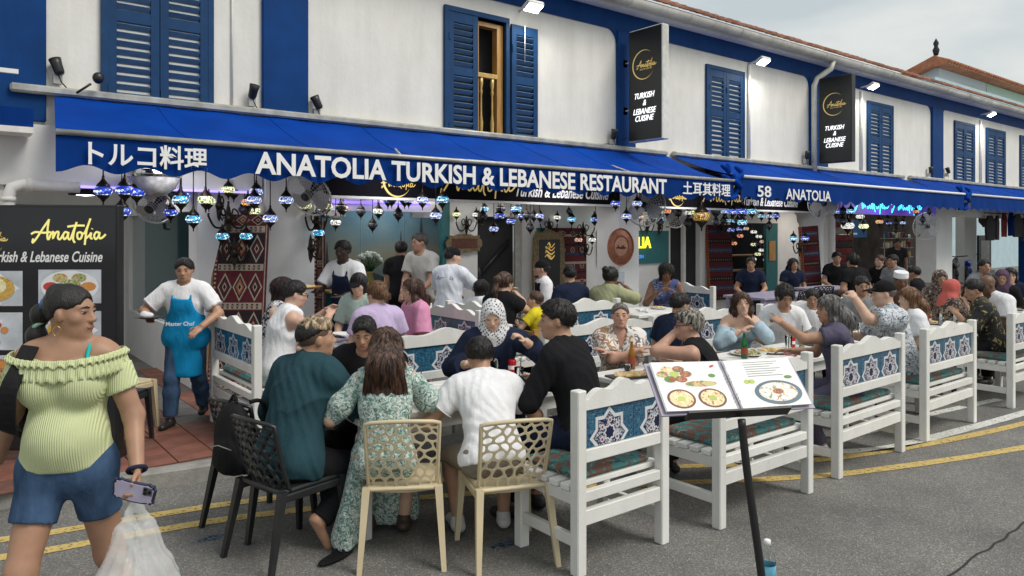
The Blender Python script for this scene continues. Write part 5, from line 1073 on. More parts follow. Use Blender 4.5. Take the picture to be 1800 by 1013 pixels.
# ------------------------------------------------------------------ fans
M_cage = mat('fan_cage_grey', (.62, .63, .63), .35, metal=.6, var=.1); M_fb = mat('fan_blade', (.45, .46, .47), .4, metal=.3, var=.1)
def fan(label, px, py, Y, r, yaw, pitch, dark=False):
    x, y, z = P3(px, py, Y); t = thing('wall_fan', label, 'fan', (x, y, z), yaw, 'wall fans on the arcade pillars'); M = Matrix.Rotation(rad(pitch), 4, 'X')
    m = MB()
    for side in (-1, 1):
        for q in range(1, 8): rr_ = r * q / 8; m.tube([(rr_ * math.cos(a * math.pi / 12), side * .09 * math.sqrt(1 - (q / 8.6) ** 2), rr_ * math.sin(a * math.pi / 12)) for a in range(24)], .0022, 4, close=True, M=M)
        for k in range(28):
            a = k * math.pi / 14; m.tube([(r * f * math.cos(a), side * .09 * math.sqrt(max(0, 1 - (f / 1.05) ** 2)), r * f * math.sin(a)) for f in (.15, .4, .7, .9, 1)], .002, 4, cap=False, M=M)
    m.tube([(r * math.cos(a * math.pi / 16), 0, r * math.sin(a * math.pi / 16)) for a in range(32)], .011, 6, close=True, M=M); tag(m.build('cage', M_cage, t), kind='stuff')
    for k in range(3):
        a = k * 2 * math.pi / 3 + .4; b = MB(); A = M @ Matrix.Rotation(a, 4, 'Y'); b.add([(.04, -.02, -.04), (r * .5, -.035, -.15 * r / .3), (r * .88, -.02, -.10 * r / .3), (r * .9, .02, .06 * r / .3), (r * .45, .03, .08), (.04, .02, .03)], [(0, 1, 2, 3, 4, 5)], M=A); b.build('blade', M_fb, t)
    MB().lathe([(.0, -.10), (.05, -.09), (.055, .03), (.08, .05), (.08, .2), (.05, .24)], 14, M=M @ Matrix.Rotation(-math.pi / 2, 4, 'X')).build('motor', M_black, t)
    MB().tube([(0, .2, -.02), (0, .28, -.25), (0, .38, -.25)], .02).build('wall_arm', M_black, t)
fan('large wall fan tilted down on the left square pillar', 543, 341, 8.0, .275, rad(-58), 30); fan('wall fan edge on above the copper plate, seen from the side', 1135, 362, 8.0, .33, rad(-70), -10); fan('wall fan behind the amber globe', 1190, 375, 9.0, .28, rad(-20), 10)
fan('pale wall fan at the top of the round pillar', 1447, 358, 7.9, .30, rad(-45), 5); fan('round wall fan on the white pillar at the far right', 1628, 398, 8.1, .34, rad(-35), 5); fan('wire fan hanging below the silver bowl lamp', 268, 362, 8.9, .22, rad(-40), 30)
# ------------------------------------------------------------------ rugs
RC = {'red': (.10, .012, .018), 'dk': (.018, .010, .014), 'cream': (.36, .31, .24), 'blue': (.03, .05, .11), 'or': (.35, .10, .03), 'tan': (.30, .19, .09)}
RM = [mat('rug_' + k, v, .95, var=.2, scale=30, bump=.5, bscale=150) for k, v in RC.items()]; RI = {k: i for i, k in enumerate(RC)}
def rug(name, label, w, h, M, style=0):
    t = thing(name, label, 'rug', (0, 0, 0)); t.matrix_world = M
    MB().box((-w / 2, -.006, 0), (w / 2, .006, h)).build('weave', RM[RI['red' if style != 3 else 'dk']], t); m = MB(); y = -.0075; y2 = -.0085; y3 = -.0095
    def rect(a, b, c, d, col, yy=y): m.flat([(a, b), (c, b), (c, d), (a, d)], yy, RI[col])
    def dia(cx, cz, a, b, col, yy): m.flat([(cx - a, cz), (cx, cz - b), (cx + a, cz), (cx, cz + b)], yy, RI[col])
    if style == 0:
        e = w * .13; rect(-w / 2, 0, -w / 2 + .02, h, 'tan'); rect(w / 2 - .03, 0, w / 2 - .018, h, 'cream')
        n = int(h / .05)
        for k in range(n): rect(-w / 2 + .03, k * .05 + .01, -w / 2 + .055, k * .05 + .035, 'cream')
        zb = [i * h / 4.5 for i in range(6)]
        for i in range(5):
            z0, z1 = zb[i], min(h, zb[i + 1]); 
            if z0 >= h: break
            rect(-w / 2 + .07, z0 + .01, w / 2 - .04, min(h, z0 + .085), 'cream')
            for k in range(9): q = -w / 2 + .08 + k * (w - .13) / 9; rect(q, z0 + .02, q + .022, z0 + .072, 'red' if k % 2 else 'dk', y2); dia(q + .011, z0 + .046, .006, .018, 'cream', y3)
            zc = (z0 + .085 + z1) / 2; hh = (z1 - z0 - .085) / 2
            if hh < .03: continue
            rect(-w / 2 + .07, z0 + .095, w / 2 - .04, z1 - .005, 'dk' if i % 2 else 'red', y)
            for k in range(3):
                cx = -w / 2 + .07 + (k + .5) * (w - .11) / 3; 
                for f, col in ((1, 'cream'), (.8, 'dk'), (.6, 'or' if k == 1 else 'red'), (.35, 'cream'), (.2, 'dk')): y4 = y2 - .0006 * f * 0; dia(cx, zc, (w - .11) / 6.3 * f, hh * .93 * f, col, y2 - .0009 * (1.1 - f) * 3)
    elif style == 1:
        for k in range(7): rect(-w / 2, k * h / 7 + .01, w / 2, k * h / 7 + h / 22, ('blue', 'cream', 'dk', 'cream', 'blue', 'dk', 'cream')[k])
        for r_ in range(4):
            for k in range(4):
                cx = -w / 2 + (k + .5) * w / 4; cz = (r_ * 2 + 1) * h / 8 + .04
                for f, col in ((1, 'cream'), (.75, 'red'), (.5, 'dk'), (.25, 'cream')): m.flat([(cx + .06 * f * math.cos(a * math.pi / 4 + .39), cz + .055 * f * math.sin(a * math.pi / 4 + .39)) for a in range(8)], y2 - .003 * (1 - f), RI[col])
    else:
        for k in range(8):
            rect(-w / 2 + .08, k * h / 8, w / 2, k * h / 8 + h / 16, 'blue' if k % 2 else 'dk')
            for q in range(10): dia(-w / 2 + .1 + q * (w - .12) / 10, k * h / 8 + h / 32, .012, .025, 'tan', y2)
        rect(-w / 2, 0, -w / 2 + .07, h, 'or')
        for q in range(int(h / .06)): dia(-w / 2 + .035, q * .06 + .03, .02, .025, 'dk', y2)
    m.build('woven_pattern', RM, t)
    fr = MB(); 
    for k in range(int(w / .02)): fr.tube([(-w / 2 + k * .02 + .01, 0, 0), (-w / 2 + k * .02 + .01, -.01, -.05)], .003, 4)
    tag(fr.build('fringe', RM[2], t), kind='stuff'); return t
rug('kilim', 'red and black diamond kilim leaning against the left pillar wall', .62, 1.95, T(2.62, 8.28, .18, rad(-38), rad(-8)) )
rug('kilim', 'narrow orange edged kilim hung on the right side of the left pillar', .16, 1.7, T(3.70, 8.5, .35, rad(-35), 0), 0)
rug('kilim', 'red and cream flower kilim hung right of the framed black panel', 1.0, 1.25, T(9.75, 10.64, .75), 1)
rug('kilim', 'dark red and blue rug hung left of the dark shop', .75, 1.75, T(14.45, 10.5, .35, rad(-15), rad(-4)), 2)
rug('kilim', 'folded red striped kilim hanging on the left of the round pillar', .45, 1.7, T(14.85, 8.45, .35, rad(-30), 0, rad(-4)), 2)
# framed plaques
M_orn = mat('ornate_gilt', (.20, .15, .08), .5, metal=.4, var=.4, scale=25, bump=.6, bscale=40)
t = thing('wall_plaque', 'small ornate wooden plaque left of the dark doorway', 'plaque', P3(815, 428, 10.66)); m = MB(); m.prism([(.36 * (1 + .06 * math.cos(8 * a * math.pi / 24)) * math.copysign(abs(math.cos(a * math.pi / 24)) ** .5, math.cos(a * math.pi / 24)), .15 * (1 + .10 * math.cos(8 * a * math.pi / 24)) * math.copysign(abs(math.sin(a * math.pi / 24)) ** .5, math.sin(a * math.pi / 24))) for a in range(48)], -.03, .0); m.build('frame', M_orn, t); MB().box((-.27, -.035, -.085), (.27, -.031, .085)).build('inscription_panel', mat('plaque_brown', (.10, .035, .02), .6, var=.5, scale=40), t)
x, y, z = P3(963, 470, 10.55); t = thing('framed_panel', 'tall ornate framed black panel with gold calligraphy beside the doorway', 'panel', (x, y, .5)); 
f = MB(); f.prism([(-.36, 0), (.36, 0), (.40, .7), (.37, 1.3), (.3, 1.45), (.2, 1.40), (0, 1.48), (-.2, 1.40), (-.3, 1.45), (-.37, 1.3), (-.40, .7)], -.05, 0); f.build('frame', M_orn, t); MB().box((-.26, -.056, .08), (.26, -.052, 1.28)).build('black_panel', M_sblk, t)
m = MB(); rr = random.Random(9)
for k in range(9): zz = .95 + (k % 4) * .075; m.ribbon(smooth_path([(-.12 + k * .02, zz), (-.05 + rr.uniform(-.05, .05), zz + .05), (.03, zz - .03 + rr.uniform(-.02, .02)), (.12, zz + .03)]), .016, -.058)
m.build('calligraphy', M_gold, t)
# copper plate on the second pillar
x, y, z = P3(1090, 434, 8.40); t = thing('copper_plate', 'round hammered copper plate engraved with a script word on the white pillar', 'plate', (x, 8.40, z)); M_cop = mat('copper', (.34, .13, .07), .5, metal=.35, var=.25, scale=14, bump=.3, bscale=40)
M = Matrix.Rotation(math.pi / 2, 4, 'X'); k_ = MB(); k_.lathe([(.30, .0), (.305, .014), (.30, .02)], 40, M=M)
for r_, w_ in ((.296, .011), (.185, .009), (.165, .005)): k_.tube([(r_ * math.cos(a * math.pi / 24), -.021, r_ * math.sin(a * math.pi / 24)) for a in range(48)], w_, 6, close=True)
k_.build('dish', M_cop, t); MB().lathe([(.155, .021), (.155, .026), (.15, .027)], 36, M=M).build('centre_disc', mat('copper_pale', (.48, .24, .16), .5, metal=.3, var=.15), t); m = MB(); script_word(m, -.115, -.03, .23, .012, -.0295); m.build('engraving', mat('copper_dark', (.14, .05, .03), .5, metal=.5), t)
# ------------------------------------------------------------------ printed food pictures (flat print)
FM = {}
def food(name, base, layers): FM[name] = blobs('print_' + name, base, layers, .45, 0); return FM[name]
food('rice', (.55, .30, .05), [((.65, .42, .10), 60, .5, 1), ((.35, .14, .03), 80, .62, 0)]); food('cream', (.78, .66, .30), [((.85, .80, .6), 30, .5, 1), ((.25, .3, .05), 50, .66, 0)])
food('salad', (.25, .32, .08), [((.6, .55, .35), 40, .5, 2), ((.5, .1, .05), 50, .6, 1), ((.05, .12, .03), 60, .62, 0)]); food('grill', (.28, .09, .04), [((.5, .22, .10), 40, .5, 2), ((.5, .05, .03), 25, .58, 0), ((.12, .18, .04), 30, .62, 0)])
food('hummus', (.75, .55, .25), [((.85, .72, .45), 50, .48, 2), ((.5, .15, .05), 70, .6, 0), ((.2, .28, .06), 60, .66, 0)]); food('yog', (.75, .72, .62), [((.45, .25, .12), 45, .58, 1), ((.2, .32, .10), 50, .64, 0)]); food('mez', (.55, .5, .2), [((.5, .18, .1), 40, .52, 1), ((.15, .25, .06), 40, .56, 0)])
M_plw = mat('print_plate_white', (.78, .78, .8), .5, var=.05); M_plb = mat('print_plate_blue', (.09, .15, .20), .5); M_plr = mat('print_plate_brown', (.16, .05, .03), .5); M_phb = mat('print_photo_ground', (.50, .53, .58), .5, var=.3, scale=4); M_page = mat('page_white', (.82, .82, .80), .5, var=.02); M_ink = mat('print_ink', (.22, .22, .24), .6)
def disc(m, cx, cz, a, b, y, mi, n=28, rot=0): m.flat([(cx + a * math.cos(t * 2 * math.pi / n) * math.cos(rot) - b * math.sin(t * 2 * math.pi / n) * math.sin(rot), cz + a * math.cos(t * 2 * math.pi / n) * math.sin(rot) + b * math.sin(t * 2 * math.pi / n) * math.cos(rot)) for t in range(n)], y, mi)
# ------------------------------------------------------------------ lit menu board
t = thing('menu_board', 'big black menu board with gold script and food pictures behind the walking woman', 'menu board', (.70, 6.72, .118), math.atan2(RT.y, RT.x) + .02)
MB().box((-.62, 0, .1), (.56, .09, 2.0), ch=.01).build('case', M_sblk, t)
for a in (-.55, .5): MB().box((a - .04, -.2, 0), (a + .04, .3, .1)).build('foot', M_black, t)
MB().box((-.60, -.004, .12), (.54, -.001, 1.98)).build('face', mat('board_face', (.016, .016, .02), .12, var=.2, scale=2), t)
m = MB(); script_word(m, -.10, 1.735, .57, .016, -.006); m.build('gold_script', mat('board_gold', (.75, .68, .22), .5, var=0, emit=.35), t); m = MB(); arc(m, -.44, 1.735, .13, 40, 330, .012, -.006); script_word(m, -.53, 1.72, .25, .008, -.006); m.build('gold_emblem', M_gold, t)
text('Turkish & Lebanese Cuisine', .12, M_lwhite, 'lettering', t, T(.0, -.006, 1.60), bold=.002, shear=.3, width=.88, height=.085, depth=.002)
def photo(x0, z0, x1, z1, kind, cap=None):
    mats = [M_phb, M_plw, FM['rice'], FM['cream'], FM['salad'], FM['grill'], FM['mez'], mat('print_violet', (.22, .05, .25), .5), mat('print_red', (.5, .05, .04), .5), mat('print_orange', (.6, .25, .06), .5)]
    m = MB(); w, h = x1 - x0, z1 - z0; cx, cz = (x0 + x1) / 2, (z0 + z1) / 2; m.flat([(x0, z0), (x1, z0), (x1, z1), (x0, z1)], -.006, 0)
    if kind == 0: m.flat([(x0 + .02, cz - .03), (cx - .02, z0 + .01), (x1 - .02, cz), (cx + .02, z1 - .01)], -.0075, 1); disc(m, cx, cz, w * .36, h * .36, -.009, 2); disc(m, cx + .01, cz + .02, w * .18, h * .22, -.0105, 3)
    if kind == 1:
        disc(m, cx, cz, w * .46, h * .47, -.0075, 1)
        for a in range(6): disc(m, cx + w * .3 * math.cos(a * 1.047), cz + h * .3 * math.sin(a * 1.047), w * .12, h * .13, -.009, (9, 4, 6, 8, 3, 4)[a])
        disc(m, cx, cz, w * .19, h * .21, -.0105, 4)
    if kind == 2:
        for a in range(14): disc(m, x0 + w * (.12 + .76 * random.random()), z0 + h * (.2 + .6 * random.random()), .03, .025, -.0075 - .0003 * a, (8, 8, 5, 4, 1, 9)[a % 6])
    if kind == 3: disc(m, cx, cz, w * .45, h * .42, -.0075, 5); disc(m, x0 + w * .2, cz + h * .25, .05, .035, -.009, 7); disc(m, x0 + w * .6, cz + h * .28, .045, .03, -.009, 9); disc(m, cx, cz - h * .1, w * .3, h * .2, -.0095, 4)
    m.build('food_picture', mats, t)
    if cap: text(cap, .024, M_lwhite, 'caption', t, T(cx, -.012, z0 + .018), bold=.0005, depth=.001)
photo(-.58, 1.22, -.17, 1.49, 0, 'HUMMUS'); photo(-.05, 1.24, .43, 1.50, 1); photo(-.58, .88, -.17, 1.17, 2, 'MIX GRILL'); photo(-.58, .52, -.17, .84, 3); photo(-.05, .88, .43, 1.18, 0); photo(-.05, .52, .43, .84, 2)
# ------------------------------------------------------------------ menu stand in front
ax = Vector((.575, .12, 0)).normalized(); cz_ = Vector((-.06, .20, .19)); cz_ = (cz_ - ax * cz_.dot(ax)).normalized(); ny_ = cz_.cross(ax); 
A_w = RT * ax.x + FW * ax.y + Vector((0, 0, ax.z)); Z_w = RT * cz_.x + FW * cz_.y + Vector((0, 0, cz_.z)); Y_w = Z_w.cross(A_w)
bc = Vector((2.40, 1.66, 1.235)); MM = Matrix(((A_w.x, Y_w.x, Z_w.x, bc.x), (A_w.y, Y_w.y, Z_w.y, bc.y), (A_w.z, Y_w.z, Z_w.z, bc.z), (0, 0, 0, 1)))
t = thing('menu_stand', 'thin black metal stand holding the open menu in front of the benches', 'stand', (2.44, 1.60, 0)); off = Matrix.Translation(-Vector(t.location))
MB().tube(smooth3([(2.47, 1.58, .03), (2.455, 1.59, .5), (2.41, 1.635, 1.0), (2.395, 1.65, 1.2)]), .0155, 10, M=off).build('pole', M_black, t)
MB().box((-.20, .012, -.01), (.20, .024, .20), M=off @ MM).build('desk', M_black, t); MB().box((-.22, -.022, -.018), (.20, .024, -.0105), M=off @ MM).build('ledge', M_black, t)
for k in range(3): a = k * 2.09 + .4; MB().tube([(.03, -.02, .16), (.03 + .28 * math.cos(a), -.02 + .28 * math.sin(a), .012)], .011, M=None).build('foot', M_black, t)
t = thing('menu', 'open white ring binder menu with hummus and mezze pictures', 'menu'); t.matrix_world = MM
MB().box((-.315, .004, -.008), (.315, .0105, .232)).build('cover', mat('cover_lilac', (.36, .33, .42), .5), t)
for sd in (-1, 1):
    pm = [M_page, FM['mez'], FM['grill'], FM['hummus'], M_plr, M_plb, FM['yog'], M_plw, mat('print_leaf', (.10, .25, .04), .5), M_ink, mat('print_lime', (.45, .55, .12), .5), mat('print_red', (.5, .05, .04), .5)]
    m = MB(); X0 = .008 if sd > 0 else -.30; X1 = X0 + .292; Mt = Matrix.Rotation(rad(-1.6 * sd), 4, 'Z')
    for k in range(3): m.box((X0 + .002 * k, -.001 - .002 * k, 0), (X1 - .002 * k, .0006 - .002 * k, .224), 0)
    y = -.0057
    if sd < 0:
        disc(m, -.215, .165, .075, .042, y, 7); 
        for a, mi in ((0, 2), (1.05, 2), (2.1, 3), (3.14, 1), (4.2, 8), (5.2, 2)): disc(m, -.215 + .048 * math.cos(a), .165 + .027 * math.sin(a), .025, .015, y - .0005, mi)
        disc(m, -.215, .165, .02, .013, y - .0009, 10); disc(m, -.232, .141, .012, .008, y - .0012, 11)
        disc(m, -.115, .113, .07, .017, y, 7); disc(m, -.118, .118, .066, .014, y - .0005, 1)
        for cx in (-.222, -.095): disc(m, cx, .052, .057, .043, y, 4); disc(m, cx, .052, .048, .036, y - .0005, 3); disc(m, cx, .052, .016, .011, y - .0009, 10)
        disc(m, -.045, .2, .012, .005, y, 11, rot=.4); disc(m, -.06, .155, .015, .009, y, 8)
    else:
        disc(m, .185, .062, .098, .056, y, 5); disc(m, .185, .064, .080, .044, y - .0005, 6)
        for k in range(9): a = k * .7; disc(m, .185 + .055 * math.cos(a), .064 + .03 * math.sin(a), .013, .009, y - .0009, 7)
        disc(m, .185, .066, .022, .012, y - .0012, 2); disc(m, .075, .118, .013, .010, y, 10); disc(m, .095, .118, .013, .010, y, 10); disc(m, .255, .13, .017, .008, y, 8)
        for k in range(7): m.flat([(.09, .21 - k * .011), (.24 - .02 * (k % 3), .21 - k * .011), (.24 - .02 * (k % 3), .2075 - k * .011), (.09, .2075 - k * .011)], y, 9)
    o = m.build('page', pm, t, None, (0, 0, rad(-1.6 * sd)))
m = MB()
for q in (.03, .045, .06, .12, .135, .15, .19, .2, .21): m.tube([(.012 * math.cos(a * .45), -.002 - .016 * abs(math.sin(a * .45)), q) for a in range(0, 8)], .0012, 5)
m.build('binder_rings', M_chr, t)
# ------------------------------------------------------------------ benches with tiled backs
M_cush = blobs('cushion_floral', (.05, .17, .165), [((.02, .08, .085), 14, .56, 1), ((.15, .07, .05), 9, .53, 1.5), ((.40, .30, .20), 12, .66, 2)])
M_t0 = blobs('tile_teal', (.035, .14, .22), [((.010, .035, .10), 60, .52, 2), ((.2, .35, .4), 75, .66, 1)], .2, 0); M_t1 = mat('tile_white', (.62, .64, .66), .2, var=.06); M_t2 = blobs('tile_inner', (.55, .56, .60), [((.012, .014, .07), 34, .48, 2.5), ((.012, .014, .07), 50, .6, 1)], .2, 0); M_t3 = mat('tile_navy', (.012, .014, .06), .2); M_t4 = mat('tile_red', (.35, .03, .03), .2)
for mm_ in (M_t0, M_t1, M_t2): bsdf(mm_).inputs['Coat Weight'].default_value = .3
def clip_poly(P, x0, x1, z0, z1):
    for ax_, lim, sg in ((0, x0, 1), (0, x1, -1), (1, z0, 1), (1, z1, -1)):
        out = []
        for i in range(len(P)):
            a, b = P[i - 1], P[i]; da, db = (a[ax_] - lim) * sg, (b[ax_] - lim) * sg
            if (da >= 0) != (db >= 0): t = da / (da - db); out.append((a[0] + (b[0] - a[0]) * t, a[1] + (b[1] - a[1]) * t))
            if db >= 0: out.append(b)
        P = out
        if len(P) < 3: return None
    return P
TILES = {}
def tile_mesh(w, h, ph, far=False):
    k = (round(w, 3), round(h, 3), ph)
    if k in TILES: return TILES[k]
    m = MB(); m.box((-w / 2 + .0015, -.006, .0015), (w / 2 - .0015, .006, h - .0015), 0)
    def star(cx, cz, r, y, mi):
        for rot in (0, math.pi / 4):
            P = [(cx + r * math.cos(rot + q * math.pi / 2) * 1.0, cz + r * math.sin(rot + q * math.pi / 2) * 1.05) for q in range(4)]
            P = clip_poly(P, -w / 2 + .002, w / 2 - .002, .002, h - .002)
            if P: m.flat(P, y - (.0002 if rot else 0), mi); m.flat([(a, b) for a, b in P][::-1], -y + (.0002 if rot else 0), mi)
    for cx in (ph, ph - .4, ph + .4):
        star(cx, h * .22, .158, -.0066, 1); star(cx, h * .22, .130, -.0072, 3); star(cx, h * .22, .124, -.0078, 2); star(cx, h * .3, .05, -.0084, 1); star(cx, h * .3, .038, -.009, 3)
        for a in range(6):
            P = clip_poly([(cx + .07 * math.cos(a * 1.05 + .5) + .017 * math.cos(q), h * .3 + .07 * math.sin(a * 1.05 + .5) + .017 * math.sin(q)) for q in np.arange(0, 6.2, .9)], -w / 2 + .002, w / 2 - .002, .002, h - .002)
            if P: m.flat(P, -.0094, 1); m.flat(clip_poly([(cx + .07 * math.cos(a * 1.05 + .5) + .009 * math.cos(q), h * .3 + .07 * math.sin(a * 1.05 + .5) + .009 * math.sin(q)) for q in np.arange(0, 6.2, .9)], -9, 9, -9, 9), -.0098, 4)
    TILES[k] = m.mesh('tile', [M_t0, M_t1, M_t2, M_t3, M_t4]); return TILES[k]
def bench(label, x, y, rz, W, z=0, tiles=None, group='white benches with blue tiled backs'):
    """origin under the back line; the seat reaches towards +y"""
    t = thing('bench', label, 'bench', (x, y, z), rz, group); h = W / 2; p = .068; sd = .50
    for sg in (-1, 1):
        MB().box((sg * h - p / 2, -p / 2, 0), (sg * h + p / 2, p / 2, 1.03 + random.uniform(-.004, .004)), ch=.006).build('post', M_white, t)
        MB().box((sg * h - p / 2, sd - p / 2, 0), (sg * h + p / 2, sd + p / 2, .455), ch=.006).build('leg', M_white, t)
        MB().box((sg * h - .022, p / 2 + .001, .385), (sg * h + .022, sd - p / 2 - .001, .455), ch=.004).build('seat_rail', M_white, t)
        MB().box((sg * h - .018, p / 2 + .001, .15), (sg * h + .018, sd - p / 2 - .001, .215), ch=.004).build('side_stretcher', M_white, t)
    a = h - p / 2 - .001
    MB().box((-a, -.022, .27), (a, .022, .355), ch=.004).build('back_stretcher', M_white, t); MB().box((-a, -.024, .62), (a, .024, .692), ch=.004).build('lower_rail', M_white, t); MB().box((-a, -.022, .40), (a, .022, .458), ch=.004).build('seat_back_rail', M_white, t)
    N_ = 24; prof = [(-a + 2 * a * i / N_, .985 + .055 * (math.cos(math.pi * 2 * (i / N_ - .5)) * .5 + .5) + (.018 * math.cos(6 * math.pi * (i / N_ - .5)))) for i in range(N_ + 1)]
    MB().prism([(-a, .913), (a, .913)] + prof[::-1], -.024, .024).build('crest_rail', M_white, t)
    tl = tiles or [.4] * int(round(2 * a / .4)); k = 2 * a / sum(tl); q = -a
    for i, w_ in enumerate(tl): link('tile', tile_mesh(w_ * k, .217, 0 if w_ > .3 else (.1 if i else -.1)), t, (q + w_ * k / 2, 0, .694)); q += w_ * k
    sl = MB().box((-h - .03, -.036, 0), (h + .03, .036, .035), ch=.005).mesh('seat_slat', M_white)
    for i in range(5): link('seat_slat', sl, t, (0, .085 + i * .098, .457))
    F = Field((-a, .03, .49), (a, .53, .56), .014); F.cap((-a + .06, .28, .525), (a - .06, .28, .525), .028, .028, .01, n=(0, 1, 0), fl=8)
    c = MB(); c.box((-a + .01, .05, .4935), (a - .01, .52, .542), ch=.02); o = c.build('cushion', M_cush, t)
    return t
bench('white tiled back bench at the front, beside the cream chair', 3.18, 3.0, rad(0), .70, 0, [.4, .22])
bench('white tiled back bench half hidden behind the open menu', 4.52, 2.92, rad(0), 1.05)
bench('white tiled back bench under the woman with long grey hair', 6.08, 2.96, rad(1), 1.10)
bench('white tiled back bench under the man in the palm print shirt', 7.68, 2.98, rad(0), 1.08)
bench('white tiled back bench at the right edge of the picture', 9.76, 2.95, rad(-1), 1.08)
bench('white bench behind the woman in the checked headscarf', 3.62, 5.55, rad(180), 1.4)
bench('white bench behind the man in the curly print shirt', 5.25, 5.22, rad(180), 1.5)
bench('white bench behind the woman in the off shoulder blue top', 6.95, 5.25, rad(180), 1.2)
bench('white bench behind the girl in white', 8.6, 5.25, rad(180), 1.2)
bench('white bench behind the man in the white kufi cap', 10.3, 5.2, rad(180), 1.2)
bench('white tiled bench on the pavement behind the black backpack chair', 2.1, 6.62, rad(-90), 1.15, .118)
bench('white tiled bench behind the woman in the pink shirt', 4.22, 6.35, rad(90), .95, .118)
bench('white tiled bench back to back with the pink shirt bench', 4.55, 6.45, rad(-90), .95, .118)
bench('white tiled bench behind the man in black, back towards the road', 5.75, 5.98, rad(0), 1.0, .118)
bench('white bench beside the woman in the blue sleeveless dress', 8.75, 7.0, rad(90), 1.0, .118)
# ------------------------------------------------------------------ tables
def table(label, x, y, rz, L, Wd, z=0, h=.76, m=None, group='white wooden dining tables'):
    t = thing('table', label, 'table', (x, y, z), rz, group); n = max(3, int(Wd / .13)); m = m or M_white
    pm = MB().box((-L / 2, -Wd / n / 2 + .002, 0), (L / 2, Wd / n / 2 - .002, .04), ch=.005).mesh('plank', m)
    for i in range(n): link('plank', pm, t, (0, -Wd / 2 + (i + .5) * Wd / n, h - .04))
    for a in (-1, 1):
        for b in (-1, 1): MB().box((a * (L / 2 - .07) - .035, b * (Wd / 2 - .07) - .035, 0), (a * (L / 2 - .07) + .035, b * (Wd / 2 - .07) + .035, h - .042), ch=.005).build('leg', m, t)
    for b in (-1, 1): MB().box((-L / 2 + .106, b * (Wd / 2 - .07) - .014, h - .14), (L / 2 - .106, b * (Wd / 2 - .07) + .014, h - .042)).build('apron', m, t)
    return t
table('white table between the man in teal and the man in black', 2.95, 4.45, rad(-4), 1.75, .80)
table('white table before the man in the curly print shirt', 4.75, 3.98, 0, 1.15, .72)
table('white table before the woman in the off shoulder top', 6.3, 3.95, 0, 1.35, .72)
table('white table between the girl in white and the cap man', 8.0, 3.95, 0, 1.4, .72)
table('white table before the woman in the coral headscarf', 10.0, 3.95, 0, 1.4, .72)
table('grey table strewn with napkins and menus near the left pillar', 3.3, 6.75, 0, .8, .9, .118, .75, mat('table_grey', (.42, .42, .44), .4, var=.1))
table('table before the child in yellow', 5.45, 6.85, 0, 1.0, .8, .118, .75, mat('table_dark', (.05, .05, .055), .4))
table('white table between the olive top phone user and the blue dress woman', 7.45, 6.6, rad(0), 1.1, .75, .118)
M_ptab = mat('table_lilac', (.34, .31, .42), .35)
table('low dark table with lilac top by the round pillar', 11.3, 7.2, 0, 1.6, .8, .118, .74, M_ptab); table('dark table with lilac top right of the pair of empty black chairs', 13.6, 7.4, 0, 1.2, .8, .118, .74, M_ptab); table('dark brown table before the far arcade diners', 15.6, 6.4, 0, 1.6, .8, .118, .75, mat('table_brown', (.05, .022, .015), .5))
table('white table at the far right end', 13.0, 4.0, 0, 1.8, .8)
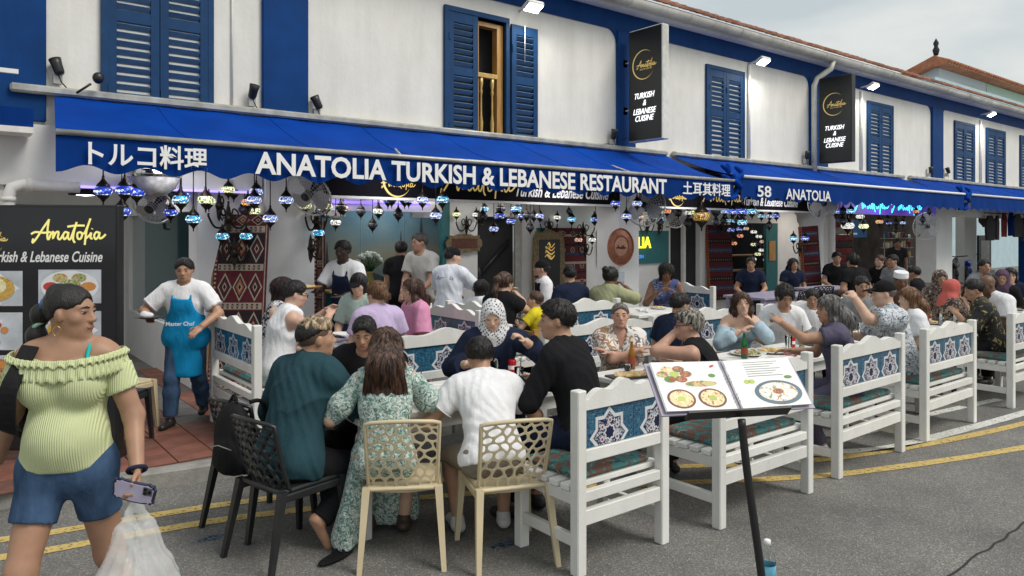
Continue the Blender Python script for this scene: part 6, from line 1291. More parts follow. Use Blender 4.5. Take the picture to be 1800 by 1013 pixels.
# ------------------------------------------------------------------ lattice chairs
M_crm = mat('cream_plastic', (.62, .52, .34), .38, var=.06, scale=5, bump=.05, dirt=.08); M_cbk = mat('black_plastic', (.018, .019, .021), .32, var=.2)
def lattice(kind):
    """cellular open back: rows of rounded cells, smaller and deeper toward the bottom"""
    rr_ = random.Random(4 if kind else 8); rows = 8; V = []; E = []; bm = bmesh.new(); W0 = .205
    def pt(u, v): # u -1..1 across, v 0..1 up
        wv = W0 * (.93 + .07 * v); bow = .045 * (1 - u * u); return Vector((u * wv, -.02 - .085 * v - bow + .03 * (1 - v) ** 2 + .04, .425 + .40 * v + .018 * (1 - u * u) * v))
    grid = {}; zs = [0]
    for r in range(rows): zs.append(zs[-1] + 1.25 - .07 * r)
    zs = [z / zs[-1] for z in zs]; N = 6
    def vert(u, v): return bm.verts.new((u, v, 0))
    rows_v = []
    for r in range(rows + 1):
        n = 2 * N + 1; line = []
        for i in range(n):
            u = -1 + 2 * i / (n - 1); jig = .42 if 0 < r < rows else 0; up_ = ((i + r) % 2) * jig * (zs[min(r + 1, rows)] - zs[max(r - 1, 0)]) * .5
            ju = rr_.uniform(-.07, .07) if 0 < i < n - 1 and 0 < r < rows else 0; jv = rr_.uniform(-.018, .018) if 0 < r < rows else 0
            line.append(vert(u * 1.0 + ju, min(1, max(0, zs[r] + up_ + jv))))
        rows_v.append(line)
    for r in range(rows):
        st = r % 2
        idx = list(range(1 - st, 2 * N + 1, 2)); idx = ([0] if idx[0] != 0 else []) + idx + ([2 * N] if idx[-1] != 2 * N else [])
        for a, b in zip(idx[:-1], idx[1:]):
            f = [rows_v[r][k] for k in range(a, b + 1)] + [rows_v[r + 1][k] for k in range(b, a - 1, -1)]
            bm.faces.new(f)
    for v in bm.verts: p = pt(v.co.x, v.co.y); v.co = p
    out = MB(); bm.verts.index_update()
    for f in bm.faces:
        cen = sum((v.co for v in f.verts), Vector()) / len(f.verts); nrm = Vector((0, -1, .1)).normalized(); q = []
        P = [v.co for v in f.verts]; n = len(P); t_ = .0045
        # rounded inner opening
        inner = []
        M_ = 12; per = [Vector(p) for p in P]; ring = []
        for k in range(n):
            a, b = per[k], per[(k + 1) % n]; ring += [a, a.lerp(b, .5)]
        # chaikin-like rounding of the inset
        ins = [p.lerp(cen, min(.5, .0046 / max(1e-4, (p - cen).length) * 1.25)) for p in ring]
        m_ = len(ins); rnd = [(ins[(k - 1) % m_] + ins[k] * 2 + ins[(k + 1) % m_]) / 4 for k in range(m_)]; 
        vs = []
        dep = .014
        for s_ in (-1, 1): vs += [p + nrm * dep * s_ * .6 for p in ring] + [p + nrm * dep * s_ * .6 for p in rnd]
        fs = []
        for k in range(m_):
            j = (k + 1) % m_; fs += [(k, j, m_ + j, m_ + k), (2 * m_ + j, 2 * m_ + k, 3 * m_ + k, 3 * m_ + j), (m_ + k, m_ + j, 3 * m_ + j, 3 * m_ + k), (j, k, 2 * m_ + k, 2 * m_ + j)]
        out.add(vs, fs, 0, False)
    bm.free(); return out, pt
LAT = {}
def chair(label, x, y, rz, m, z=0, group='open lattice plastic chairs'):
    """facing +y, back at the -y side"""
    t = thing('chair', label, 'chair', (x, y, z), rz, group); key = m.name
    if key not in LAT:
        o, pt = lattice(m is M_crm); d = {'backrest': o.mesh('backrest', m)}
        f = MB(); n = 10; L_ = [pt(-1.02, v / n) for v in range(n + 1)]; R_ = [pt(1.02, v / n) for v in range(n + 1)]; Tp = [pt(-1.02 + 2.04 * k / 12, 1.01) for k in range(13)]
        f.tube(L_ + Tp[1:-1] + R_[::-1], .0125, 8); f.tube([pt(-1.0 + 2.0 * k / 12, -.01) for k in range(13)], .012, 8); d['back_frame'] = f.mesh('back_frame', m)
        s_ = MB(); s_.box((-.205, -.02, .425), (.205, .42, .452), ch=.01); d['seat'] = s_.mesh('seat', m)
        s_ = MB()
        for sg in (-1, 1): s_.box((sg * .207 - .014, -.02, .385), (sg * .207 + .014, .42, .43), ch=.006)
        s_.box((-.2, .395, .385), (.2, .42, .424)); d['seat_frame'] = s_.mesh('seat_frame', m)
        for i, (sg, a) in enumerate(((-1, 0), (1, 0), (-1, 1), (1, 1))):
            b = MB(); x0, y0 = sg * .205, (-.01 if not a else .40); x1, y1 = sg * (.235), (-.105 if not a else .425); q = .022; e = .014
            b.add([(x1 - e, y1 - e, 0), (x1 + e, y1 - e, 0), (x1 + e, y1 + e, 0), (x1 - e, y1 + e, 0), (x0 - q, y0 - q, .45), (x0 + q, y0 - q, .45), (x0 + q, y0 + q, .45), (x0 - q, y0 + q, .45)], [(3, 2, 1, 0), (4, 5, 6, 7), (0, 1, 5, 4), (1, 2, 6, 5), (2, 3, 7, 6), (3, 0, 4, 7)]); d['leg%d' % i] = b.mesh('leg', m)
        LAT[key] = d
    for k, me in LAT[key].items(): link('leg' if k.startswith('leg') else k, me, t)
    return t
chair('cream lattice chair under the woman with long brown hair', 2.13, 3.72, rad(58 - 90), M_crm)
chair('cream lattice chair under the person in the white tee', 2.635, 3.335, rad(69 - 90), M_crm)
chair('black lattice chair under the man in the teal shirt', 1.51, 4.25, rad(14 - 90), M_cbk)
chair('black lattice chair with the backpack hung on it', 1.55, 4.80, rad(18 - 90), M_cbk)
chair('black lattice chair under the woman in lilac', 3.22, 5.98, rad(5), M_cbk, .118)
chair('cream lattice chair on the pavement behind the walking woman', 1.15, 7.3, rad(-60), M_crm, .118)
chair('empty black lattice chair on the pavement beside the menu board', 1.05, 6.75, rad(-40), M_cbk, .118)
chair('empty black lattice chair left of the lilac topped table', 11.2, 6.6, rad(10), M_cbk, .118); chair('empty black lattice chair between the lilac topped tables', 12.4, 6.9, rad(-20), M_cbk, .118)
# white metal chair far
# ------------------------------------------------------------------ high chair, backpack, bag, bottle
t = thing('high_chair', 'wooden high chair under the child in yellow', 'high chair', (5.28, 6.2, .118), rad(-10)); M_hc = mat('high_chair_wood', (.45, .24, .08), .45, var=.2)
for a in (-1, 1):
    for b in (-1, 1): MB().tube([(a * .22, b * .2, 0), (a * .17, b * .15, .75)], .02, 6).build('leg', M_hc, t)
MB().box((-.17, -.16, .50), (.17, .16, .53)).build('seat', M_hc, t); MB().box((-.19, -.19, .66), (.19, -.165, .75)).build('back_rail', M_hc, t)
for a in (-1, 1): MB().box((a * .18 - .013, -.16, .68), (a * .18 + .013, .17, .72)).build('arm_rail', M_hc, t)
M_bag = fab('backpack_black', (.012, .012, .013), .7, .4)
t = thing('backpack', 'black backpack hung over the back of the black lattice chair', 'backpack', (1.46, 4.62, .42), rad(118)); t.scale = (.84, .84, .84)
F = Field((-.2, -.2, -.05), (.2, .2, .6), .01); F.ell((0, 0, .26), (.16, .10, .27), None, .02); F.ell((0, .05, .16), (.12, .09, .15), None, .02); F.cap((-.1, -.02, .1), (.1, -.02, .1), .09, .09, .03); link('pack', F.mesh('pack', M_bag), t)
for a in (-1, 1): MB().tube(smooth3([(a * .08, -.08, .52), (a * .13, -.16, .50), (a * .15, -.18, .25), (a * .12, -.10, .06)]), .016, 6).build('strap', M_bag, t)
MB().tube(smooth3([(-.04, 0, .52), (0, -.01, .58), (.04, 0, .52)]), .01, 6).build('top_handle', M_bag, t); MB().tube([(-.10, .12, .22), (0, .145, .25), (.10, .12, .22)], .004, 5).build('zip', M_grey, t)
M_pet = mat('bottle_plastic', (.88, .95, .97), .05, var=0, trans=1); bsdf(M_pet).inputs['IOR'].default_value = 1.12
t = thing('water_bottle', 'clear plastic water bottle with white cap standing on the road', 'bottle', (3.42, 2.20, .002)); MB().lathe([(.036, 0), (.042, .01), (.042, .06), (.039, .07), (.042, .08), (.042, .19), (.036, .23), (.016, .265), (.015, .285)], 18).build('body', M_pet, t); MB().lathe([(.017, .278), (.0175, .303), (.014, .306)], 14).build('cap', M_lwhite, t); MB().lathe([(.0428, .10), (.0428, .18)], 18, cap=False).build('label', mat('label_blue', (.15, .45, .62), .4, var=.5, scale=20), t)
# ------------------------------------------------------------------ tableware
M_pl = mat('plate_white', (.75, .74, .72), .2); M_pd = mat('plate_dark', (.03, .03, .033), .3); M_gl = mat('clear_glass', (.9, .93, .93), .03, var=0, trans=1); bsdf(M_gl).inputs['IOR'].default_value = 1.2
M_cola = mat('cola', (.03, .012, .008), .1); M_canr = mat('can_red', (.55, .015, .02), .25, metal=.3); M_gb_ = mat('bottle_green', (.01, .20, .04), .08, trans=.4)
M_bread = blobs('flatbread', (.52, .34, .14), [((.66, .50, .26), 22, .5, 1), ((.25, .11, .04), 35, .64, 0)]); M_beet = mat('pickled_beet', (.38, .01, .06), .4, var=.4, scale=60, bump=.6, bscale=60); M_sal = blobs('salad_mix', (.12, .2, .04), [((.5, .45, .3), 40, .5, 1), ((.4, .05, .03), 45, .6, 0)]); M_rice = blobs('yellow_rice', (.62, .45, .15), [((.75, .62, .35), 80, .5, 0), ((.3, .12, .05), 60, .64, 0)]); M_nap = mat('napkin', (.68, .67, .70), .8, bump=.3)
def plate(label, x, y, z, r, fm, dark=False, cat='plate'):
    t = thing('plate', label, cat, (x, y, z), random.random() * 6, 'plates of food'); MB().lathe([(r * .6, 0), (r * .95, .014), (r, .020), (r * .97, .022), (r * .6, .008), (0, .007)], 24).build('dish', M_pd if dark else M_pl, t)
    if fm:
        F = Field((-r, -r, 0), (r, r, .07), .008); rr_ = random.Random(int(x * 100))
        for _ in range(14): a, q = rr_.uniform(0, 6.3), rr_.uniform(0, r * .6); F.ell((q * math.cos(a), q * math.sin(a), .016), (r * rr_.uniform(.18, .3), r * rr_.uniform(.15, .3), rr_.uniform(.012, .03)), None, .008)
        link('food', F.mesh('food', fm), t)
def bread(label, x, y, z, L):
    t = thing('flatbread_tray', label, 'flatbread', (x, y, z), random.uniform(-.3, .3), 'plates of food'); MB().box((-L / 2 - .03, -.10, 0), (L / 2 + .03, .10, .012), ch=.004).build('board', M_pd, t)
    F = Field((-L / 2, -.1, 0), (L / 2, .1, .06), .008); F.ell((0, 0, .018), (L / 2, .085, .016), None, .01); rr_ = random.Random(3)
    for _ in range(12): F.ell((rr_.uniform(-L * .35, L * .35), rr_.uniform(-.05, .05), .028), (.03, .02, .012), None, .006)
    link('bread', F.mesh('bread', M_bread), t)
def glass(label, x, y, z, liquid=None, straw=True, h=.14, g='drinking glasses on the tables'):
    t = thing('glass', label, 'glass', (x, y, z), 0, g); MB().lathe([(.028, 0), (.036, h), (.033, h), (.026, .006), (0, .006)], 16).build('tumbler', M_gl, t)
    if liquid: MB().lathe([(.025, .008), (.031, h * .75), (0, h * .75)], 14).build('drink', liquid, t)
    if straw: MB().tube([(.0, 0, .01), (.03, .01, h + .07)], .004, 6).build('straw', M_black, t)
def can(label, x, y, z): t = thing('drink_can', label, 'can', (x, y, z), 0, 'red drink cans'); MB().lathe([(.026, 0), (.033, .008), (.033, .105), (.027, .118), (.024, .116)], 18).build('body', M_canr, t); MB().lathe([(.0331, .04), (.0331, .07)], 18, cap=False).build('band', M_lwhite, t)
def bottle(label, x, y, z, m=None): t = thing('glass_bottle', label, 'bottle', (x, y, z)); MB().lathe([(.03, 0), (.031, .11), (.026, .14), (.012, .18), (.012, .225), (.014, .23)], 16).build('body', m or M_gb_, t); MB().lathe([(.0316, .04), (.0316, .10)], 16, cap=False).build('label', mat('label_red', (.35, .06, .04), .5), t)
def napkin(label, x, y, z, m=None, s_=.14):
    F = Field((-s_, -s_, 0), (s_, s_, .05), .008); rr_ = random.Random(int(x * 77))
    for _ in range(7): p = np.array((rr_.uniform(-s_ * .6, s_ * .6), rr_.uniform(-s_ * .6, s_ * .6), .014)); F.cap(p, p + np.array((rr_.uniform(-.07, .07), rr_.uniform(-.07, .07), .01)), .016, .010, .01)
    o = link('napkin', F.mesh('napkin', m or M_nap), None, (x, y, z)); tag(o, label, 'napkin', 'crumpled napkins')
tz = .762
plate('plate of yellow rice between the man in teal and the long haired woman', 2.28, 4.30, tz, .13, M_rice); plate('dark plate of fries before the woman in the checked headscarf', 3.35, 4.66, tz, .13, M_rice, True); plate('plate heaped with pickled beet left of the man in black', 3.58, 4.50, tz, .12, M_beet, True); plate('plate of salad beside the red drink can near the left table end', 2.15, 4.62, tz, .11, M_sal)
plate('half eaten white plate right of the person in the white tee', 3.25, 4.16, tz, .12, M_sal); plate('white plate with scraps in front of the man in the black tee', 2.75, 4.72, tz, .11, M_rice)
glass('cola glass with black straw near the person in white', 2.62, 4.36, tz, M_cola); glass('clear glass beside the checked headscarf woman', 3.55, 4.72, tz, None, False); glass('water glass beside the brown haired woman', 2.45, 4.62, tz, None); can('red drink can at the left end of the front table', 2.20, 4.46, tz); can('red drink can right of the checked headscarf woman', 3.70, 4.70, tz); napkin('crumpled napkin in the middle of the front table', 2.9, 4.4, tz)
bread('cheese flatbread on a black board before the man with crossed arms', 4.38, 4.02, tz, .34); t0 = .0
for k in range(5): tag(MB().lathe([(.07, 0), (.14 - .006 * k, .012), (.145 - .006 * k, .016), (.07, .006)], 22).build('stacked_plate', [M_pl if k % 2 else M_pd][0], None, (4.88 + .006 * k, 4.10, tz + .019 * k)), ('lowest', 'second lowest', 'middle', 'second highest', 'topmost')[k] + ' dinner plate in the stack left of the grey haired woman', 'plate', 'stacked plates')
glass('dark sauce cup before the man with crossed arms', 4.5, 4.18, tz, M_cola, False, .06); napkin('blue white napkin beside the plate stack', 4.62, 4.0, tz, mat('napkin_blue', (.42, .45, .58), .8))
bottle('green glass bottle before the woman in the off shoulder top', 5.82, 3.98, tz); plate('wide oval plate of leftovers before the off shoulder top woman', 6.02, 4.08, tz, .17, M_sal); plate('large white plate with bones right of the green bottle', 6.32, 4.02, tz, .17, M_bread); can('tall red can on the table before the boy in white', 6.72, 4.05, tz); glass('tall glass with straw left of the tall red can', 6.58, 4.0, tz, None); glass('jar glass right of the tall red can', 6.85, 4.02, tz, M_rice); napkin('pink napkin on the off shoulder woman\'s table', 6.35, 3.82, tz, mat('napkin_pink', (.55, .2, .22), .8)); glass('cola glass before the girl in white', 7.5, 4.1, tz, M_cola); plate('dark plate before the cap man', 7.9, 4.0, tz, .14, M_rice, True)
plate('plate of grilled meat on the coral headscarf table', 9.9, 4.0, tz, .14, M_bread); bottle('green bottle on the coral headscarf table', 9.62, 4.12, tz); glass('milky drink glass on the coral headscarf table', 9.8, 3.9, tz, M_nap, False); glass('second milky drink glass by the black shirt man', 9.95, 3.8, tz, M_nap, False); bottle('amber sauce bottle on the coral headscarf table', 9.75, 4.05, tz, mat('bottle_amber', (.3, .13, .01), .15))
z2 = .118 + .752
for i in range(5): napkin(('leftmost', 'second', 'middle', 'fourth', 'rightmost')[i] + ' folded lilac napkin on the grey table near the pillar', 3.1 + i * .1, 6.5 + (i % 3) * .14, z2, mat('napkin_lilac', (.36, .34, .46), .8))
tag(MB().box((-.15, -.11, 0), (.15, .11, .006)).build('menu_card', M_page, None, (3.25, 6.85, z2 + .02), (.12, .1, .6)), 'white menu sheet lying on the grey table near the pillar', 'menu'); plate('plate of yellow rice on the grey table near the pillar', 3.1, 7.0, z2, .12, M_rice)
plate('burger plate on the white table before the blue dress woman', 7.72, 6.62, .118 + .762, .12, M_bread); napkin('white napkin on the blue dress woman\'s table', 7.3, 6.45, .118 + .762); glass('glass on the yellow child\'s table', 5.4, 6.75, z2, None, True)

plate('small plate of dips right of the plate stack', 5.1, 4.05, tz, .10, M_sal); glass('water glass right of the plate stack', 5.2, 4.2, tz, None); can('red drink can behind the plate stack', 5.0, 4.25, tz); bottle('small amber bottle by the man with crossed arms', 4.62, 4.25, tz, mat('bottle_amber', (.3, .13, .01), .15))
plate('white plate of bread before the boy in white', 7.2, 4.15, tz, .13, M_bread); plate('white plate of salad before the girl in white', 7.75, 4.2, tz, .12, M_sal); can('red drink can before the girl in white', 7.9, 4.15, tz); glass('tall clear glass before the cap man', 8.1, 4.05, tz, None); plate('plate of rice by the ginger haired woman', 8.4, 4.0, tz, .13, M_rice); napkin('white napkin by the ginger haired woman', 8.55, 3.85, tz); glass('cola glass by the ginger haired woman', 8.5, 4.1, tz, M_cola)
glass('clear glass beside the pickled beet plate', 3.45, 4.3, tz, None); plate('white saucer beside the red can by the headscarf woman', 3.72, 4.42, tz, .09, M_rice); plate('plate of grilled skewers in the middle of the front table', 2.55, 4.62, tz, .12, M_bread, True); glass('iced drink beside the person in white', 2.95, 4.2, tz, M_cola)
plate('plate of bread near the black shirt man', 10.2, 3.85, tz, .13, M_bread); can('red drink can on the coral headscarf table', 10.4, 4.1, tz); plate('plate of salad farther along the right table row', 12.6, 4.0, tz, .14, M_sal); glass('clear glass farther along the right table row', 12.9, 4.0, tz, None)
# ------------------------------------------------------------------ people
HB = hairmat('hair_black', (.010, .008, .008)); HBr = hairmat('hair_brown', (.028, .014, .010), (.125, .062, .038)); HG = hairmat('hair_grey', (.055, .052, .05), (.22, .21, .20)); HAu = hairmat('hair_auburn', (.035, .014, .008), (.10, .04, .018)); HBl = hairmat('hair_bleached', (.10, .06, .03), (.50, .38, .24)); HGi = hairmat('hair_ginger', (.10, .045, .018), (.24, .12, .05)); HSg = hairmat('hair_silver', (.03, .028, .026), (.42, .38, .32))
BR, TAN, FAIR, DK, DDK, PALE = (.37, .205, .13), (.42, .235, .15), (.56, .36, .26), (.17, .08, .045), (.07, .035, .022), (.58, .38, .29)
W = fab('white', (.76, .76, .78)); BK = fab('black', (.012, .012, .014)); NV = fab('navy', (.014, .020, .045)); TEAL = fab('teal', (.022, .060, .075)); JEAN = fab('denim', (.045, .085, .16), .9, .4, .35); DJEAN = fab('dark_denim', (.03, .045, .075), .9, .4, .3)
KH = fab('khaki', (.22, .19, .155)); PINK = fab('pink', (.62, .27, .42)); LIL = fab('lilac', (.52, .42, .62)); OLV = fab('olive', (.33, .34, .20)); YEL = fab('yellow', (.70, .58, .03)); LBL = fab('light_blue', (.38, .50, .58)); GRP = fab('grey_purple', (.10, .09, .14)); GRY = fab('grey', (.25, .26, .27)); BLK = dict(m=BK)
LIME = mat('lime_rib', (.58, .63, .35), .88, var=.05, scale=6)
N, L = LIME.node_tree.nodes, LIME.node_tree.links; t = N.new('ShaderNodeTexCoord'); wv = N.new('ShaderNodeTexWave'); wv.bands_direction = 'X'; wv.inputs['Scale'].default_value = 36; wv.inputs['Distortion'].default_value = .4; bu = N.new('ShaderNodeBump'); bu.inputs['Strength'].default_value = .55; bu.inputs['Distance'].default_value = .006; L.new(t.outputs['Object'], wv.inputs[0]); L.new(wv.outputs[1], bu.inputs['Height']); L.new(bu.outputs[0], bsdf(LIME).inputs['Normal'])
M_flo = blobs('mint_floral', (.42, .50, .46), [((.13, .25, .22), 26, .50, 2), ((.66, .70, .64), 34, .56, 2), ((.05, .11, .10), 55, .62, 1)])
M_haw = blobs('palm_print', (.60, .62, .63), [((.16, .22, .30), 9, .52, 3.5, (1, 1, 2)), ((.60, .62, .63), 40, .56, 2), ((.06, .09, .15), 14, .60, 3)])
M_swirl = waves('curl_print', (.68, .66, .62), [(.40, .15, .06), (.12, .11, .13), (.35, .22, .12)], 9, 9, .30)
M_keff = blobs('keffiyeh_cloth', (.66, .66, .67), [], .9) if False else mat('keffiyeh', (.68, .68, .69), .9, var=0, bump=.3, bscale=120)
N, L = M_keff.node_tree.nodes, M_keff.node_tree.links; t = N.new('ShaderNodeTexCoord'); mp_ = N.new('ShaderNodeMapping'); mp_.inputs['Rotation'].default_value = (.6, .8, .4); v = N.new('ShaderNodeTexVoronoi'); v.inputs['Scale'].default_value = 46; v.inputs['Randomness'].default_value = .12; r = N.new('ShaderNodeValToRGB'); r.color_ramp.elements[0].position = .34; r.color_ramp.elements[1].position = .40; r.color_ramp.elements[0].color = (.03, .03, .04, 1); r.color_ramp.elements[1].color = (.68, .68, .69, 1); L.new(t.outputs['Object'], mp_.inputs[0]); L.new(mp_.outputs[0], v.inputs['Vector']); L.new(v.outputs['Distance'], r.inputs[0]); L.new(r.outputs[0], bsdf(M_keff).inputs['Base Color'])
M_bwp = blobs('black_white_print', (.62, .62, .64), [((.015, .016, .03), 22, .48, 1.5)]); M_bdr = waves('blue_dress_print', (.06, .08, .20), [(.35, .38, .5), (.02, .02, .06)], 12, 8, .3); M_gol = blobs('black_gold_print', (.014, .014, .016), [((.34, .28, .08), 9, .60, 3), ((.014, .014, .016), 50, .6, 1)]); M_cam = blobs('dark_patterned_scarf', (.05, .04, .04), [((.35, .28, .2), 20, .55, 2), ((.3, .12, .08), 30, .6, 1)])
def shortH(m=None, **k): return dict(st='short', m=m or HB, **k)
TR = dict(m=BK, len=1.93); JN = dict(m=JEAN, len=1.95)
def tee(m, sl=.55, **k): return dict(m=m, sleeve=sl, **k)
# ---------- woman walking at the left
def woman_extra(I):
    s, root = I['s'], I['root']; sh, u2, f2, rx = I['sh'], I['u2'], I['f2'], I['rx']
    for tier, (dz, ln, k) in enumerate(((-.005, .085, 1.0), (.018, .035, .985))):
        V = []; n = 300
        for i in range(n):
            a = 2 * math.pi * i / n; fr = math.sin(46 * a + 1.5 * math.sin(5 * a)); 
            for j in range(5):
                t = j / 4; rr_ = k + .07 * t + .024 * fr * t * (1.2 if j else .4); ca, sa = math.cos(a), math.sin(a)
                p = sh + u2 * (-.008 + dz - ln * .8 * t + .012 * math.cos(2 * a) + .010 * fr * t) + rx * (.218 * rr_ * math.copysign(abs(ca) ** .85, ca)) + f2 * (.168 * rr_ * math.copysign(abs(sa) ** .8, sa)); V.append(p * s)
        F_ = [(i * 5 + j, ((i + 1) % n) * 5 + j, ((i + 1) % n) * 5 + j + 1, i * 5 + j + 1) for i in range(n) for j in range(4)]
        o = link('ruffle', mesh_np('ruffle', V, F_, [LIME]), root); sm = o.modifiers.new('thick', 'SOLIDIFY'); sm.thickness = .004
    for sd in (-1, 1):
        F = Field(I['lo'], I['hi'], I['cell']); S_, E_ = I['SJ'][sd], I['EL'][sd]; d = unit(E_ - S_); F.cap(S_ + d * .06, E_, .074, .068, .03, clip=[(S_ + d * .165, d), (S_ + d * .05, -d)])
        I['mk']('sleeve', F, LIME)
    pts = [I['sh'] + rx * .125 + f2 * .07 + u2 * .05, I['sh'] + rx * .14 + f2 * .14 - u2 * .03, I['c'] + rx * .165 + f2 * .185 * 1.0 - u2 * .02, I['m'] + rx * .185 + f2 * .13, I['m'] + rx * .21 - f2 * .02 - u2 * .05]
    m = MB(); P = smooth3([p * s for p in pts]); w_ = .032
    for i, p in enumerate(P):
        d = (P[min(i + 1, len(P) - 1)] - P[max(i - 1, 0)]).normalized(); nrm = Vector(f2.tolist()); b = d.cross(nrm).normalized(); nn = b.cross(d)
        for q in ((-1, -.5), (1, -.5), (1, .5), (-1, .5)): m.v.append(tuple(p + b * w_ * q[0] + nn * .012 * q[1]))
    for i in range(len(P) - 1):
        for k in range(4): m.f.append([i * 4 + k, i * 4 + (k + 1) % 4, i * 4 + 4 + (k + 1) % 4, i * 4 + 4 + k]); m.m.append(0); m.sm.append(False)
    bp = thing('backpack', 'black backpack worn by the walking woman in the lime top', 'backpack', root.location, root.rotation_euler.z)
    m.build('strap', M_bag, bp)
    F = Field((-.1, -.75, .7), (.75, .1, 1.6), .014); cc = (I['m'] + rx * .13 - f2 * .24) ; F.ell(cc + np.array((0, 0, .05)), (.19, .11, .27), None, .02); F.ell(cc + np.array((.02, -.06, -.06)), (.15, .09, .16), None, .02); me = F.mesh('pack', M_bag); link('pack', me, bp)
    a = I['sh'] - rx * .10 + u2 * .05 + f2 * .05; b = I['c'] - rx * .12 + f2 * .135 + u2 * .06; MB().tube(smooth3([a * s, (a * .5 + b * .5 + f2 * .02) * s, b * s]), .008, 6).build('bra_strap', fab('turquoise', (.02, .42, .40)), root)
    hb = I['H'](0, -.105, .03); RM = Matrix(I['RH'].tolist()).to_4x4()
    for p, c_, nme in ((I['H'](0, -.118, .034), (.06, .22, .62), 'hair_tie'), (I['H'](0, -.140, -.060), (.35, .62, .50), 'hair_tie')):
        q = MB(); q.tube([(.025 * math.cos(k * .5236), 0, .025 * math.sin(k * .5236)) for k in range(12)], .009, 6, close=True); o = q.build(nme, fab('tie_%d' % int(c_[0] * 100), c_), root); o.matrix_local = Matrix.Translation(Vector((p * s).tolist())) @ RM @ (Matrix.Rotation(rad(-55), 4, 'X') if c_[0] > .2 else Matrix.Rotation(rad(-10), 4, 'X')) 
    F = Field(I['hc'] - .4, I['hc'] + .2, .008); F.cap(I['H'](0, -.06, .05), I['H'](0, -.10, .035), .075, .035, .03); F.ell(I['H'](0, -.14, -.015), (.042, .042, .05), None, .01); F.ell(I['H'](0, -.155, -.11), (.044, .044, .052), None, .01); F.cap(I['H'](0, -.14, -.02), I['H'](0, -.147, -.09), .022, .022, .01); I['mk']('ponytail', F, HB)
    e = MB(); p = I['H'](.083, -.004, -.055) * s; e.tube([(p[0] + .016 * math.cos(k * .5236), p[1] + .0, p[2] - .018 + .022 * math.sin(k * .5236)) for k in range(12)], .0022, 5, close=True); e.build('earring', mat('gold_metal', (.5, .3, .1), .3, metal=.8), root)
    w_ = I['WR'][-1]; d = unit(w_ - I['EL'][-1]); q = MB(); b1 = unit(np.cross(d, (0, 0, 1.))) ; b2 = np.cross(d, b1); q.tube([(w_ * s + (b1 * math.cos(k * .4) + b2 * math.sin(k * .4)) * .036 * s) for k in range(16)], .009, 6, close=True); q.build('watch_strap', fab('watch_dark', (.02, .025, .06)), root)
    F = Field(I['lo'], I['hi'], I['cell']); 
    # phone and carrier bag held in her left hand (things of their own)
    Mw = Matrix.Translation(root.location) @ Matrix.Rotation(root.rotation_euler.z, 4, 'Z'); hp = Mw @ Vector(((w_ + d * .075) * s).tolist())
    ph = thing('phone', 'lilac phone in a wavy dark edged case held in the walking woman\'s hand', 'phone'); X = (RT * .95 + Vector((0, 0, -.22))).normalized(); Y = (FW * .98 + Vector((0, 0, .2))).normalized(); Z = X.cross(Y); Y = Z.cross(X)
    hp2 = hp - FW * .052 + RT * .012 + Vector((0, 0, .0)); ph.matrix_world = Matrix(((X.x, Y.x, Z.x, hp2.x), (X.y, Y.y, Z.y, hp2.y), (X.z, Y.z, Z.z, hp2.z), (0, 0, 0, 1)))
    P = [(.088 * math.copysign(abs(math.cos(a)) ** .3, math.cos(a)) + .003 * math.sin(10 * a), .045 * math.copysign(abs(math.sin(a)) ** .3, math.sin(a)) + .003 * math.cos(10 * a)) for a in np.linspace(0, 2 * math.pi, 64, endpoint=False)]
    MB().prism(P, -.006, .006).build('case', mat('case_dark', (.05, .06, .11), .15, metal=.5), ph); MB().prism([(a * .90, b * .86) for a, b in P], -.0085, -.0062).build('back', mat('phone_lilac', (.50, .45, .60), .2), ph)
    q = MB(); q.box((.040, -.0125, .000), (.078, -.0088, .036), ch=.001); q.build('camera_plate', mat('phone_plate', (.10, .10, .13), .2), ph)
    for cx, cz in ((.05, .027), (.05, .009), (.068, .018)): MB().prism([(cx + .0075 * math.cos(a * .5236), cz + .0075 * math.sin(a * .5236)) for a in range(12)], -.0155, -.0127).build('camera_lens', mat('lens_black', (.004, .004, .006), .05), ph)
    q = MB(); disc(q, -.002, -.002, .009, .010, -.0092, 0, 16); q.flat([(-.001, .009), (.003, .013), (.005, .013), (.001, .008)], -.0092); q.build('fruit_mark', mat('mark_grey', (.75, .72, .80), .2, metal=.5), ph)
    bg_ = thing('carrier_bag', 'thin white plastic carrier bag hanging from the walking woman\'s hand', 'bag', hp - Vector((0, 0, .05)) - FW * .02)
    Fb = Field((-.22, -.22, -.62), (.22, .22, .08), .009); 
    for sd in (-1, 1): Fb.cap((.0, .0, .03), (sd * .045, 0, -.14), .010, .030, .02, n=(0, 1, 0), fl=.6); Fb.cap((sd * .04, 0, -.13), (sd * .085, 0, -.40), .035, .09, .05, n=(0, 1, 0), fl=.8)
    Fb.ell((0, 0, -.40), (.165, .12, .20), None, .05); Fb.cap((0, 0, -.15), (0, 0, -.35), .03, .11, .05, n=(0, 1, 0), fl=.8)
    Fb.wrinkle(lambda X, Y, Z: .0045 * np.sin(18 * np.arctan2(X, Y + .001 + Z * .08) + 4 * np.sin(7 * Z) + 20 * X) + .0022 * np.sin(60 * Z + 45 * X + 5 * np.sin(20 * X)))
    mb_ = mat('bag_plastic', (.84, .84, .83), .22, var=.03); bsdf(mb_).inputs['Transmission Weight'].default_value = .0; bsdf(mb_).inputs['Subsurface Weight'].default_value = .3; bsdf(mb_).inputs['Alpha'].default_value = .36
    link('sheet', Fb.mesh('sheet', mb_), bg_)
    for p, r_, c_ in (((-.04, 0, -.45), (.06, .05, .06), (.35, .42, .05)), ((.06, 0, -.46), (.05, .05, .07), (.10, .20, .45))): q = MB(); q.ball(p, r_, 14); q.build('contents', mat('content_%d' % int(c_[0] * 100), c_, .4, var=.2), bg_)
